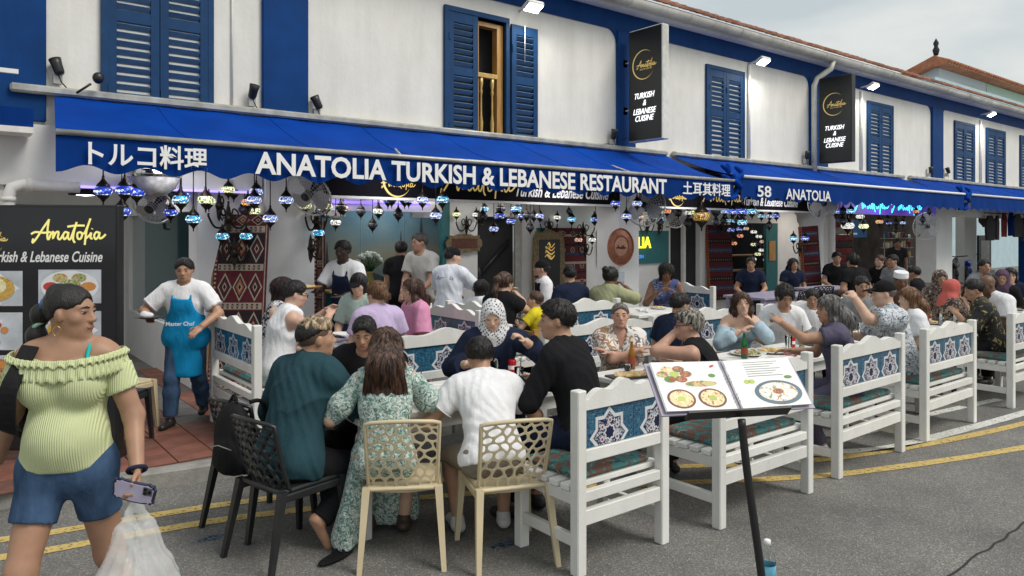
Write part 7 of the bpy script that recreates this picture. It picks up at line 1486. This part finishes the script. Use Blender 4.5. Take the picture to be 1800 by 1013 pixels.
person('woman in lime ruffled off shoulder top and denim shorts walking with a white bag', .47, 3.70, 244, s=.985, w=1.0, stand=True, lean=-2, bend=2, twist=0, neckh=-.02, head=(74, 2, 0), cell=.0085, lh=(-.31, .14, .90), rh=(.34, -.14, .88), lpole=(-.3, -1, -.2), rpole=(.3, -1, -.2), lf=(-.19, -.20, .09), rf=(.17, .18, .09),
       top=dict(m=LIME, off=-.02, hem=.012, e=.010, fold=.002), bottom=dict(m=JEAN, len=.54, e=.012, fade=.008, waist=.075, name='shorts'), hair=dict(st='short', m=HB, t=.008, line=.074, open=.076, sleek=True, amp=.001), sk=BR, bust=1.25, belly=.8, hands=('grip', 'relax'), palms=((.9, .2, .1), None), extra=woman_extra, shoe=(.6, .6, .6), slim=.95)
# ---------- waiter in the blue apron
M_apr = fab('apron_blue', (.008, .25, .52))
def apron(col, txt=None, flag=None):
    def ex(I):
        F = Field(I['lo'], I['hi'], I['cell']); p0, u1, m_ = I['p0'], I['u1'], I['m']
        I['torso'](F, .037, [(I['c'] + I['u2'] * .04, I['u2']), (p0 - u1 * .1, -u1)]); F.cap(p0 + u1 * .02, p0 + np.array((0, .035, -.36)), .165, .175, .05, n=(0, 1, 0), fl=.82, clip=(p0 + np.array((0, 0, -.40)), (0, 0, -1)))
        F.cut((0, I['p0'][1] - .0, 0), (0, -1, 0)); 
        for sd in (-1, 1): F.ell(I['c'] + I['rx'] * sd * .20 + I['u2'] * .06, (.11, .3, .22), None, .02, op='-')
        wr = lambda X, Y, Z: .004 * np.sin(26 * X + 3 * np.sin(6 * Z)) + .002 * np.sin(30 * Z + 20 * X); F.wrinkle(wr); I['mk']('apron', F, col)
        s = I['s']
        for sd in (-1, 1): MB().tube(smooth3([(I['c'] + I['rx'] * sd * .09 + I['f2'] * .138 + I['u2'] * .03) * s, (I['sh'] + I['rx'] * sd * .085 + I['f2'] * .085 + I['u2'] * .0) * s, (I['pn'] + I['rx'] * sd * .07 + I['f2'] * .02 + I['u2'] * .03) * s, (I['pn'] + I['rx'] * sd * .04 - I['f2'] * .055 + I['u2'] * .03) * s]), .010, 6).build('apron_strap', col, I['root'])
        if txt:
            q = (m_ + I['f1'] * .186 - u1 * .04) * s; text(txt, .05, M_lwhite, 'lettering', I['root'], Matrix.Translation(Vector(q.tolist())) @ Matrix.Rotation(math.pi, 4, 'Z'), bold=.001, depth=.002)
        if flag:
            for sd in flag:
                q = ((I['SJ'][sd] * .55 + I['EL'][sd] * .45) + I['rx'] * sd * .068) * s; f_ = MB(); f_.box((-.0, -.025, -.02), (.004, .025, .02), 0); f_.box((-.001, -.025, -.008), (.005, .025, .008), 1); f_.build('flag_patch', [mat('flag_red', (.5, .03, .03), .8), M_lwhite], I['root'], Vector(q.tolist()))
    return ex
def tray_at(I, hand, label, r=.15, dz=.03):
    pass
I = person('waiter in bright blue apron walking with a plate on his raised hand', 1.88, 7.30, 238, ground=.118, s=.90, w=1.12, stand=True, lean=2, head=(8, 6, 0), cell=.011, rh=(.24, .27, 1.02), lh=(-.20, .24, .93), lpole=(-1, -.5, -.3), rpole=(1, -.5, -.4), lf=(-.09, -.22, .13), rf=(.10, .14, .085), top=tee(W, .75, collar=True), bottom=dict(m=JEAN, len=1.93, fade=.02), hair=shortH(t=.016), sk=TAN, palms=(None, (0, 0, 1)), hands=('relax', 'flat'), extra=apron(M_apr, 'Master Chef', (-1,)))
def held(I, sd, off=(0, 0, 0)):
    r = I['root']; w_ = I['WR'][sd]; d = unit(w_ - I['EL'][sd]); p = (w_ + d * .09) * I['s']; M = Matrix.Translation(r.location) @ Matrix.Rotation(r.rotation_euler.z, 4, 'Z'); return M @ Vector(p.tolist()) + Vector(off)
p = held(I, 1, (0, 0, .025)); t = thing('plate', 'plate with a white folded napkin on the blue apron waiter\'s hand', 'plate', p); MB().lathe([(.07, 0), (.13, .015), (.135, .02), (.08, .008), (0, .008)], 20).build('dish', M_pd, t); F = Field((-.1, -.1, 0), (.1, .1, .1), .01); F.ell((-.03, 0, .03), (.06, .05, .03), None, .01); F.ell((-.05, .0, .05), (.03, .03, .02), None, .01); link('napkin', F.mesh('napkin', M_nap), t)
# ---------- front table group
I = person('man with bleached hair in dark teal long tee sitting barefoot on a black chair', 1.69, 4.31, 22, hip=.545, s=1.06, w=1.08, lean=14, bend=8, head=(-30, -2, 0), cell=.009, rh=(.10, .56, .90), lh=(-.20, .40, .80), rf=(.15, .08, .16), lf=(-.05, .42, .09), sole=1, top=dict(m=TEAL, sleeve=1.12, hem=-.09, e=.034, fade=.02, fold=.006), bottom=TR, shoe=None, hair=dict(st='fade', m=HB, t=.010), sk=TAN)
F = Field(I['hc'] - .2, I['hc'] + .25, .008); F.ell(I['H'](0, -.005, .068), (.082, .10, .068), I['RH'], .02); F.ell(I['H'](0, -.005, .02), (.13, .13, .035), I['RH'], .02, op='-'); ww = I['hc']; F.wrinkle(lambda X, Y, Z: .004 * np.sin(120 * X + 60 * Z + 3 * np.sin(40 * Y)) + .003 * np.sin(150 * Y + 70 * Z)); I['mk']('bleached_top_hair', F, HBl)
t = thing('slipper', 'black slipper lying under the barefoot man\'s chair', 'slipper', (1.86, 4.02, .003), rad(20)); F = Field((-.2, -.1, 0), (.2, .1, .1), .008); F.ell((0, 0, .012), (.14, .05, .014), None, .01); F.cap((.02, -.045, .02), (.05, 0, .06), .010, .010, .01); F.cap((.05, 0, .06), (.02, .045, .02), .01, .01, .01); link('sole', F.mesh('sole', BK), t)
def floral_extra(I):
    for sd in (-1, 1):
        F = Field(I['lo'], I['hi'], I['cell']); S_, E_ = I['SJ'][sd], I['EL'][sd]; d = unit(E_ - S_); F.cap(S_ + d * .0, S_ + d * .17, .066, .080, .04); F.cap(S_ + d * .17, S_ + d * .25, .080, .058, .03)
        F.wrinkle(lambda X, Y, Z: .005 * np.sin(45 * X + 30 * Y + 3 * np.sin(10 * Z))); I['mk']('puff_sleeve', F, M_flo)
    # long dress skirt falling over the chair side to the ground
    F = Field((-.5, -.5, -.02), (.6, .7, .8), .011); p0 = I['p0'] * I['s']; F.cap(p0 + np.array((0, .08, .0)), p0 + np.array((0, .38, -.02)), .12, .12, .05, n=(0, 0, 1), fl=.8); F.cap(p0 + np.array((-.16, .10, .0)), (-.24, .10, .06), .10, .15, .06, n=(1, 0, 0), fl=.55); F.cap(p0 + np.array((0, .38, -.05)), (.0, .42, .14), .15, .20, .06, n=(0, 1, 0), fl=.6)
    F.wrinkle(lambda X, Y, Z: .012 * np.sin(34 * X + 26 * Y + 2 * np.sin(6 * Z))); F.cut((0, 0, .03), (0, 0, -1)); link('skirt', F.mesh('skirt', M_flo), I['root'])
    # separate strands over the long hair
    m = MB(); rr_ = random.Random(21); s = I['s']
    b_ = I['pn'] - I['f2'] * .115 + I['u2'] * .05
    for k in range(260):
        a = rr_.uniform(-1.25, 1.25); P = [I['H'](.080 * math.sin(a) * .5, -.02 - .03 * math.cos(a), .125), I['H'](.096 * math.sin(a), -.03 - .095 * math.cos(a), .04), b_ + I['rx'] * .118 * math.sin(a) - I['f2'] * (.075 * math.cos(a) + rr_.uniform(-.01, .012)), b_ + I['rx'] * (.135 * math.sin(a) + rr_.uniform(-.02, .02)) - I['f2'] * (.065 * math.cos(a) - .02) - np.array((0, 0, .2)), b_ + I['rx'] * (.12 * math.sin(a) + rr_.uniform(-.035, .035)) - I['f2'] * (.05 * math.cos(a) - .0) - np.array((0, 0, rr_.uniform(.34, .62)))]
        m.tube(smooth3([Vector((p * s).tolist()) for p in P], 3), [.0028] * 11 + [.0022, .0006], 3, cap=False)
    tag(m.build('hair_strands', HBr, I['root']), kind='stuff')
person('woman with very long brown hair in mint floral dress on a cream chair, back turned', 2.13, 3.93, 58, hip=.55, s=.96, w=1.0, lean=5, bend=8, head=(6, 10, 0), cell=.009, lh=(-.24, .30, .80), rh=(.20, .42, .84), top=dict(m=M_flo, sleeve=0, hem=-.12, e=.014, fold=.005, neck=.08), hair=dict(st='long', m=HBr, len=.70, wd=.11, amp=.004), sk=FAIR, shoe=(.05, .03, .02), extra=floral_extra, facial=False, rf=(.10, .30, .085), lf=(-.12, .34, .085))
person('person in white tee on a cream chair, head bent over the front table', 2.66, 3.57, 66, hip=.545, s=.96, w=1.05, lean=24, bend=16, head=(4, 28, 0), cell=.009, lh=(-.22, .44, .82), rh=(.22, .44, .82), lf=(-.16, .3, .085), rf=(.14, .3, .085), top=tee(W, .62, fold=.006, fade=.022), bottom=dict(m=KH, len=1.05, fade=.02, name='shorts'), hair=shortH(t=.018, vol=1.0), sk=TAN, facial=False, shoe=(.55, .55, .55))
I = person('man in black tee eating with his hand at his mouth, facing the road', 2.64, 5.12, 236, hip=.61, s=.95, w=1.18, lean=20, bend=8, head=(-4, 20, 0), cell=.010, lh=(-.13, .29, 1.06), rh=(.20, .36, .84), lpole=(-1, .2, -1), top=tee(BK, .6), bottom=TR, hair=shortH(t=.014, vol=.9), sk=TAN)
w_ = I['WR'][-1]; d = unit(w_ - I['EL'][-1]); b1 = unit(np.cross(d, (0, 0, 1.))); b2 = np.cross(d, b1); q = MB(); q.tube([(w_ - d * .02 + (b1 * math.cos(k * .4) + b2 * math.sin(k * .4)) * .034) for k in range(16)], .012, 6, close=True); q.build('watch', BK, I['root'])
person('woman in black and white checked headscarf and navy robe looking down at her food', 3.70, 4.98, 240, hip=.61, s=.985, w=1.18, lean=10, bend=6, head=(-10, 22, 3), cell=.010, lh=(-.24, .26, 1.03), rh=(.22, .30, .86), lpole=(-1, -.2, -.8), top=dict(m=NV, sleeve=1.75, hem=-.1, e=.022, fade=.04, fold=.007), bottom=dict(m=NV, len=1.9), hair=None, headgear=('hijab', M_keff, .0), sk=FAIR, hands=('grip', 'relax'))
person('broad man in black long sleeve shirt on the front white bench, facing left', 3.34, 3.47, 112, hip=.65, s=1.07, w=1.14, lean=12, bend=8, head=(32, 2, 0), cell=.009, lh=(-.12, .48, .90), rh=(.20, .44, .88), top=dict(m=BK, sleeve=1.9, hem=-.12, fade=.02, fold=.006, e=.016), bottom=dict(m=NV, len=1.9), hair=shortH(t=.015, vol=.95), sk=TAN)
# ---------- second front table
I = person('older man in curly print shirt with crossed forearms', 4.84, 4.62, 232, hip=.60, s=.91, w=1.06, lean=12, bend=4, head=(-4, -2, 0), cell=.010, lh=(.12, .30, .88), rh=(-.12, .33, .90), lpole=(-1, -.1, -.5), rpole=(1, -.1, -.5), top=tee(M_swirl, .85, vneck=True, collar=True, fade=.03), bottom=TR, hair=dict(st='crop', m=hairmat('hair_salt', (.06, .05, .045), (.2, .18, .16)), t=.009), sk=(.50, .28, .20), beard=hairmat('stubble', (.22, .16, .13), (.3, .24, .2)))
person('man in navy tee turned away beside the curly print shirt man', 5.60, 4.65, 5, hip=.60, s=.94, w=1.05, lean=10, head=(-20, 12, 0), cell=.011, top=tee(NV, .6), bottom=TR, hair=shortH(t=.017, vol=.9), sk=TAN, facial=False)
def strap_extra(I):
    s = I['s']; a = I['SJ'][-1]; MB().tube(smooth3([(I['sh'] - I['rx'] * .06 + I['u2'] * .05) * s, (a - I['f2'] * .06 + I['u2'] * .03 + I['rx'] * .02) * s, (I['c'] - I['rx'] * .13 - I['f2'] * .10 - I['u2'] * .04) * s, (I['m'] - I['rx'] * .06 - I['f2'] * .14) * s]), .012, 6).build('strap', BK, I['root'])
    F = Field(I['hc'] - .2, I['hc'] + .2, .009); F.ell(I['H'](0, .035, .085), (.062, .06, .045), I['RH'], .02); F.wrinkle(lambda X, Y, Z: .004 * np.sin(140 * X + 60 * Y)); I['mk']('silver_fringe', F, HSg)
    g = MB(); 
    for sd in (-1, 1): g.tube([I['H'](.033 * sd + .024 * math.cos(k * .6), .108, .006 + .018 * math.sin(k * .6)) * s for k in range(11)], .0022, 5, close=True); g.tube([I['H'](.056 * sd, .105, .01) * s, I['H'](.08 * sd, .0, .012) * s], .0022, 5)
    g.build('glasses', M_black, I['root'])
person('woman with short streaked grey hair in black cold shoulder top, chin on her hand', 4.68, 3.44, 116, hip=.62, s=.93, w=1.12, lean=16, bend=8, head=(30, 2, 0), cell=.010, lh=(-.04, .30, 1.14), rh=(.2, .38, .86), lpole=(-1, .2, -1), top=dict(m=BK, sleeve=0, hem=-.1, e=.014), bottom=dict(m=BK, len=1.9), hair=dict(st='short', m=HSg, t=.024, vol=1.05, amp=.005), sk=(.50, .29, .21), extra=strap_extra)
def offsh(I):
    for sd in (-1, 1):
        F = Field(I['lo'], I['hi'], I['cell']); S_, E_, W_ = I['SJ'][sd], I['EL'][sd], I['WR'][sd]; d = unit(E_ - S_); F.cap(S_ + d * .09, E_, .074, .068, .03, clip=(S_ + d * .08, -d)); F.cap(E_, E_ + (W_ - E_) * .5, .068, .075, .03)
        F.wrinkle(lambda X, Y, Z: .005 * np.sin(50 * Z + 30 * X)); I['mk']('sleeve', F, LBL)
person('woman with auburn hair in pale blue off shoulder top, chin resting on her fist', 6.58, 4.60, 236, hip=.60, s=.93, lean=14, bend=4, head=(-10, 0, 4), cell=.010, lh=(-.07, .23, 1.02), rh=(.08, .32, .92), lpole=(-1, .3, -1), rpole=(1, .2, -1), top=dict(m=LBL, off=-.05, hem=-.1, e=.016), bottom=dict(m=JEAN, len=1.9), hair=dict(st='long', m=HAu, len=.36, wd=.085, front=True, t=.015), sk=(.60, .38, .28), bust=.9, hands=('fist', 'relax'), extra=offsh)
person('boy in white tee with curly black hair looking down at the table', 7.40, 4.60, 225, hip=.60, s=.97, w=.95, lean=10, bend=6, head=(8, 24, 0), cell=.011, top=tee(W, .65, fade=.025), bottom=TR, hair=dict(st='curly', m=HB, t=.026), sk=TAN)
person('girl in white tee with black hair tied back, looking down', 8.25, 4.75, 228, hip=.56, s=.86, w=.92, lean=8, bend=4, head=(-12, 20, 0), cell=.011, top=tee(W, .65), bottom=TR, hair=dict(st='pony', m=HB, t=.012), sk=TAN)
person('woman with long grey hair in plum top pointing across the table', 6.17, 3.22, 128, hip=.62, s=.97, w=1.04, lean=8, bend=4, head=(16, 4, 0), cell=.010, lh=(-.05, .52, 1.12), rh=(.22, .42, .84), top=tee(GRP, .5), bottom=dict(m=GRP, len=1.9), hair=dict(st='long', m=HG, len=.50, wd=.10, t=.014, amp=.004), sk=(.42, .25, .17), hands=('point', 'relax'), shoe=(.7, .7, .7), lf=(-.12, .2, .085), rf=(.1, .3, .085))
I = person('man in black cap and blue palm print shirt with one hand raised', 7.50, 3.38, 138, hip=.63, s=1.04, w=1.2, lean=8, bend=4, head=(-4, 2, 0), cell=.010, lh=(-.08, .44, 1.26), rh=(.2, .4, .86), lpole=(-1, .0, -1), top=tee(M_haw, .8, fade=.03, loose=True, hem=-.18), bottom=dict(m=KH, len=1.0, name='shorts'), hair=dict(st='fade', m=hairmat('hair_salt', (.06, .05, .045)), t=.006), headgear=('cap', BK), sk=(.56, .34, .27), hands=('fist', 'relax'), belly=.6)
person('woman with long ginger hair in white top beside the cap man', 8.20, 3.45, 130, hip=.60, s=.95, lean=8, head=(14, 6, 0), cell=.012, top=tee(W, .7), bottom=TR, hair=dict(st='long', m=HGi, len=.34, wd=.085), sk=FAIR, facial=False)
person('man in white kufi cap behind the ginger haired woman', 10.25, 4.62, 222, hip=.62, s=1.0, w=1.1, head=(0, 14, 0), cell=.013, top=tee(fab('brown_shirt', (.08, .05, .04)), .9), bottom=TR, hair=dict(st='fade', m=HB, t=.006), headgear=('kufi', W), sk=DK)
M_coral = fab('coral', (.55, .13, .11))
person('woman in coral headscarf eating with her hand raised', 10.15, 4.05, 330, hip=.60, s=.93, lean=12, head=(-20, 14, 0), cell=.013, lh=(-.02, .26, 1.02), rh=(.1, .3, .98), top=dict(m=M_cam, sleeve=1.6), bottom=TR, headgear=('hijab', M_coral, .02), sk=TAN)
person('woman in dark patterned headscarf behind the coral headscarf', 11.55, 4.65, 225, hip=.62, s=.96, head=(0, 10, 0), cell=.014, top=dict(m=M_cam, sleeve=1.7), bottom=TR, headgear=('hijab', M_cam, .02), sk=TAN)
person('man in black shirt with gold pattern down the back, on the right bench', 9.78, 3.30, 118, hip=.62, s=.98, w=1.12, lean=14, bend=6, head=(14, 16, 0), cell=.011, lh=(-.1, .4, .95), top=tee(M_gol, 1.0, fade=.03), bottom=TR, hair=shortH(t=.015), sk=TAN, facial=False)
person('bald man in white tee bent over the table at the right edge', 10.8, 3.48, 150, hip=.64, s=1.04, w=1.25, lean=22, bend=10, head=(0, 16, 0), cell=.011, lh=(-.12, .4, .95), top=tee(W, .7, fade=.03), bottom=TR, hair=None, sk=(.14, .065, .035), brow=False)
person('woman in purple headscarf at the right edge behind the bald man', 12.7, 4.2, 200, hip=.62, s=.95, head=(0, 10, 0), cell=.014, top=dict(m=BK, sleeve=1.7), bottom=TR, headgear=('hijab', fab('plum', (.10, .06, .10)), .02), sk=TAN)
person('dark haired man glancing sideways over the bald man', 14.2, 5.0, 222, hip=.66, s=1.02, head=(10, 0, 0), cell=.014, top=tee(GRY), bottom=TR, hair=shortH(t=.016), sk=TAN)
person('man in grey tee with a white earbud, in profile at the far pillar', 14.6, 6.6, 165, ground=.118, hip=.56, s=1.0, head=(0, 0, 0), cell=.014, top=tee(GRY), bottom=TR, hair=shortH(t=.016), sk=TAN)
person('person in black beside the grey tee man, seen from behind', 13.3, 5.6, 100, ground=.0, hip=.6, s=.95, head=(10, 12, 0), cell=.015, top=tee(BK), bottom=TR, hair=shortH(t=.015), sk=TAN, facial=False)
person('woman with tied brown hair in black dress in profile at the brown table', 14.9, 7.0, 170, ground=.118, hip=.56, s=.98, cell=.014, top=tee(BK, 1.6), bottom=TR, hair=dict(st='pony', m=HAu, t=.012), sk=FAIR)
person('person in black tee seen from behind at the dark brown table', 13.2, 6.6, 70, ground=.118, hip=.56, s=1.05, w=1.2, lean=14, cell=.014, top=tee(BK), bottom=TR, hair=dict(st='curly', m=HB, t=.02), sk=TAN, facial=False)
person('young man facing out beyond the dark brown table', 15.1, 8.1, 225, ground=.118, hip=.56, s=1.02, head=(0, 8, 0), cell=.015, top=tee(BK), bottom=TR, hair=shortH(t=.018), sk=TAN)
person('person with long dark hair at the far end of the dark shop front', 13.4, 8.1, 240, ground=.118, hip=.52, s=.95, cell=.015, top=tee(NV), bottom=TR, hair=dict(st='long', m=HB, len=.3), sk=TAN)
# ---------- pavement row
def glasses(I):
    g = MB(); s = I['s']
    for sd in (-1, 1): g.tube([I['H'](.033 * sd + .024 * math.cos(k * .6), .108, .006 + .018 * math.sin(k * .6)) * s for k in range(11)], .0024, 5, close=True); g.tube([I['H'](.056 * sd, .105, .01) * s, I['H'](.08 * sd, .0, .012) * s], .0024, 5)
    g.build('glasses', M_black, I['root'])
person('woman with bobbed dark hair in black and white print by the left pillar', 2.58, 7.02, 330, ground=.118, hip=.60, s=.98, lean=6, head=(0, 8, 0), cell=.012, top=tee(M_bwp, 0), bottom=TR, hair=dict(st='bob', m=hairmat('hair_plum', (.02, .008, .009)), t=.015), sk=FAIR, facial=False)
person('man with glasses in white sleeveless shirt on the pavement bench', 2.42, 6.48, 352, ground=.118, hip=.61, s=.98, w=1.18, lean=10, bend=6, head=(-14, 14, 0), cell=.011, rh=(.02, .48, 1.03), lh=(-.1, .48, 1.05), top=dict(m=W, sleeve=0, hem=-.1, e=.024), bottom=TR, hair=dict(st='short', m=HB, t=.013), sk=(.58, .36, .27), extra=glasses)
person('woman in lilac tee with a low blonde bun, back turned', 3.24, 6.08, 75, ground=.118, hip=.55, s=.97, lean=4, head=(30, 4, 0), cell=.012, top=tee(LIL, .6), bottom=dict(m=KH, len=1.0, name='shorts'), hair=dict(st='bun', m=hairmat('hair_honey', (.07, .032, .015), (.2, .10, .04)), t=.013, bz=-.05), sk=FAIR, facial=False)
person('woman in pink shirt with long brown hair in profile', 3.84, 6.36, 172, ground=.118, hip=.61, s=.94, w=1.05, lean=4, head=(-6, 4, 0), cell=.011, top=tee(PINK, .85, fade=.03, loose=True), bottom=dict(m=BK, len=.6, name='shorts'), hair=dict(st='long', m=HBr, len=.36, wd=.075), sk=FAIR)
person('woman in dark cap and mint shirt at the grey table', 3.72, 7.35, 215, ground=.118, hip=.6, s=.98, head=(10, 16, 0), cell=.013, top=tee(fab('mint', (.40, .50, .46)), .8), bottom=TR, hair=dict(st='bob', m=HB, t=.012), headgear=('cap', BK), sk=FAIR)
I = person('waiter with dark skin in white polo and navy apron holding a tray', 3.86, 8.02, 212, ground=.118, s=.99, stand=True, head=(6, 8, 0), cell=.012, rh=(.17, .40, 1.12), lh=(-.17, .36, 1.08), top=tee(W, .75, collar=True), bottom=TR, hair=shortH(t=.016), sk=(.045, .022, .015), palms=((0, 0, 1), (0, 0, 1)), hands=('flat', 'flat'), extra=apron(NV, None, (-1,)))
p = held(I, 1, (-.14, .02, .05)); t = thing('tray', 'round serving tray with food carried by the navy apron waiter', 'tray', p); MB().lathe([(.2, 0), (.22, .02), (.225, .022), (.2, .008), (0, .008)], 24).build('dish', M_wood, t); F = Field((-.2, -.2, 0), (.2, .2, .08), .012); F.ell((0, 0, .02), (.16, .13, .02), None, .01); link('food', F.mesh('food', M_bread), t)
person('man in pale grey printed tee standing before the mural window', 5.22, 8.52, 205, ground=.118, s=1.04, stand=True, head=(-25, 6, 0), cell=.013, rh=(.12, .36, 1.0), lh=(-.12, .36, 1.0), top=tee(fab('pale_grey', (.50, .49, .45)), .65), bottom=dict(m=KH, len=1.9), hair=dict(st='short', m=hairmat('hair_salt2', (.04, .033, .028), (.1, .09, .08)), t=.014), sk=(.40, .22, .15))
person('person in black tee standing behind the pale grey tee man', 5.3, 9.3, 60, ground=.118, s=.97, stand=True, cell=.015, top=tee(BK), bottom=TR, hair=shortH(t=.016), sk=TAN, facial=False)
def polo(I):
    s = I['s']; M = Matrix.Translation(Vector(((I['c'] - I['f2'] * .135 + I['u2'] * .03) * s).tolist())); text('Anatolia', .07, mat('print_navy', (.03, .05, .2), .7), 'back_print', I['root'], M, shear=.3, depth=.001)
    m = MB(); c_ = (I['c'] - I['f2'] * .132 + I['u2'] * .03) * s; arc(m, c_[0], c_[2], .095, 200, 340, .012, c_[1] - .002); m.build('back_print', mat('print_navy', (.03, .05, .2), .7), I['root'])
    q = ((I['SJ'][1] * .5 + I['EL'][1] * .5) + I['rx'] * .066) * s; f_ = MB(); f_.box((0, -.03, -.022), (.006, .03, .022)); f_.build('flag_patch', mat('flag_red', (.5, .03, .03), .8), I['root'], Vector(q.tolist()))
person('staff member in white polo with a printed back and black cap, gesturing', 4.82, 7.34, 25, ground=.118, s=.94, w=1.08, stand=True, lean=4, head=(-42, 4, 0), cell=.012, rh=(.16, .46, 1.12), lh=(-.15, .36, 1.02), top=tee(fab('white_polo', (.66, .69, .76)), .75, collar=True), bottom=dict(m=fab('teal_trousers', (.03, .16, .17)), len=1.9), hair=shortH(t=.010), headgear=('band', BK), sk=FAIR, extra=polo, palms=(None, (-.3, 0, 1)), hands=('relax', 'flat'))
person('woman in black with a long ponytail raising both hands', 4.86, 6.42, 20, ground=.118, hip=.6, s=.98, lean=8, head=(-10, 4, 0), cell=.012, rh=(.06, .36, 1.06), lh=(-.12, .36, 1.1), rpole=(1, .2, -1), top=tee(BK, .3), bottom=TR, hair=dict(st='pony', m=HBr, t=.013, len=.25), sk=FAIR, facial=False)
person('dark haired kid half hidden beside the ponytail woman', 4.95, 6.95, 10, ground=.118, hip=.58, s=.82, cell=.014, top=tee(W), bottom=TR, hair=dict(st='bob', m=HB, t=.014), sk=FAIR, facial=False)
person('small child in yellow tee sitting in the wooden high chair', 5.28, 6.2, 118, ground=.118, hip=.61, s=.66, w=1.1, hs=1.25, lean=6, head=(10, -4, 0), cell=.011, rh=(.1, .25, .80), lh=(-.1, .28, .82), lf=(-.08, .22, .36), rf=(.08, .22, .36), top=tee(YEL, .6), bottom=dict(m=YEL, len=1.2), hair=dict(st='crop', m=HAu, t=.012), sk=FAIR)
person('bearded man in black headscarf and white sleeves, in profile', 6.72, 7.72, 152, ground=.118, hip=.62, s=1.02, head=(-6, -6, 0), cell=.012, top=tee(W, .9), bottom=TR, hair=shortH(t=.008), headgear=('band', BK), sk=(.46, .27, .19), beard=HB, extra=lambda I: (lambda F: (I['torso'](F, .022, [(I['p0'] - I['u1'] * .02, -I['u1']), (I['sh'] + I['u2'] * .03, I['u2'])]), I['mk']('waistcoat', F, BK)))(Field(I['lo'], I['hi'], I['cell'])))
person('person in black cap and dark tee facing the red kilim', 6.45, 6.9, 75, ground=.118, hip=.60, s=1.0, lean=10, head=(-14, 6, 0), cell=.013, top=tee(NV), bottom=TR, hair=shortH(t=.01), headgear=('cap', BK, 1), sk=TAN, facial=False)
I = person('woman in olive top with a dark bun holding up a phone', 6.60, 6.50, 20, ground=.118, hip=.6, s=.98, w=1.05, lean=8, head=(-12, 10, 0), cell=.012, rh=(.10, .36, 1.10), lh=(-.1, .34, .98), top=tee(OLV, .9), bottom=TR, hair=dict(st='bun', m=HB, t=.018, bz=.05), sk=DK, facial=False, hands=('relax', 'grip'))
p = held(I, 1, (.02, .0, .06)); t = thing('phone', 'grey phone held up by the woman in olive', 'phone', p, rad(-60)); MB().box((-.037, -.005, -.075), (.037, .005, .075), ch=.004).build('case', mat('phone_grey', (.25, .26, .28), .3), t); MB().box((-.033, -.0075, -.07), (.033, -.0055, .07)).build('screen', mat('phone_screen', (.05, .06, .07), .1, emit=.3, ecol=(.5, .55, .6)), t)
person('woman in blue patterned sleeveless dress looking down at her meal', 8.22, 6.92, 222, ground=.118, hip=.62, s=.99, w=1.12, lean=12, head=(10, 22, 0), cell=.011, rh=(.12, .36, .96), lh=(-.12, .34, .95), top=dict(m=M_bdr, sleeve=0, vneck=True, e=.012, hem=-.1), bottom=dict(m=M_bdr, len=1.2), hair=dict(st='bob', m=HB, t=.014), sk=DK, bust=1.1)
person('figure in orange headscarf reflected in the side window', 3.3, 9.6, 200, ground=.118, hip=.60, s=1.0, cell=.016, top=tee(BK, 1.7), bottom=TR, headgear=('hijab', fab('amber', (.35, .17, .03)), .02), sk=TAN)  # side window reflection, built as a seated figure behind the glass
for lb, x_, y_, f_, t_, h_, k_ in (('man in grey tee with short hair left of the white kufi cap', 9.35, 4.7, 225, GRY, shortH(t=.016), TAN), ('woman in black with bobbed hair behind the bald man', 11.4, 3.9, 190, BK, dict(st='bob', m=HB, t=.013), FAIR), ('person in white tee farthest along the right table row', 12.4, 3.5, 120, W, shortH(t=.016), TAN), ('person in navy tee with long hair right of the purple headscarf', 13.6, 4.4, 210, NV, dict(st='long', m=HB, len=.3), FAIR), ('man in black tee standing in the far shop front', 19.0, 8.6, 220, BK, shortH(t=.016), DK), ('woman in dark top seated at the lilac topped table', 11.9, 8.0, 215, NV, dict(st='pony', m=HB, t=.012), TAN)):
    person(lb, x_, y_, f_, hip=.61, s=.96, ground=.118 if y_ > 6 else 0, stand='standing' in lb, head=(0, 10, 0), cell=.015, top=tee(t_), bottom=TR, hair=h_, sk=k_)
# ------------------------------------------------------------------ finish: bring house origins to their bases
def rebase(h, loc):
    loc = Vector(loc)
    for ch in h.children: ch.location = ch.location - loc
    h.location = Vector(h.location) + loc
for h_, x_ in ((H0, 0), (H1, 6), (H2, 12), (H3, 18), (H4, 27)): rebase(h_, (x_, YF, .115))
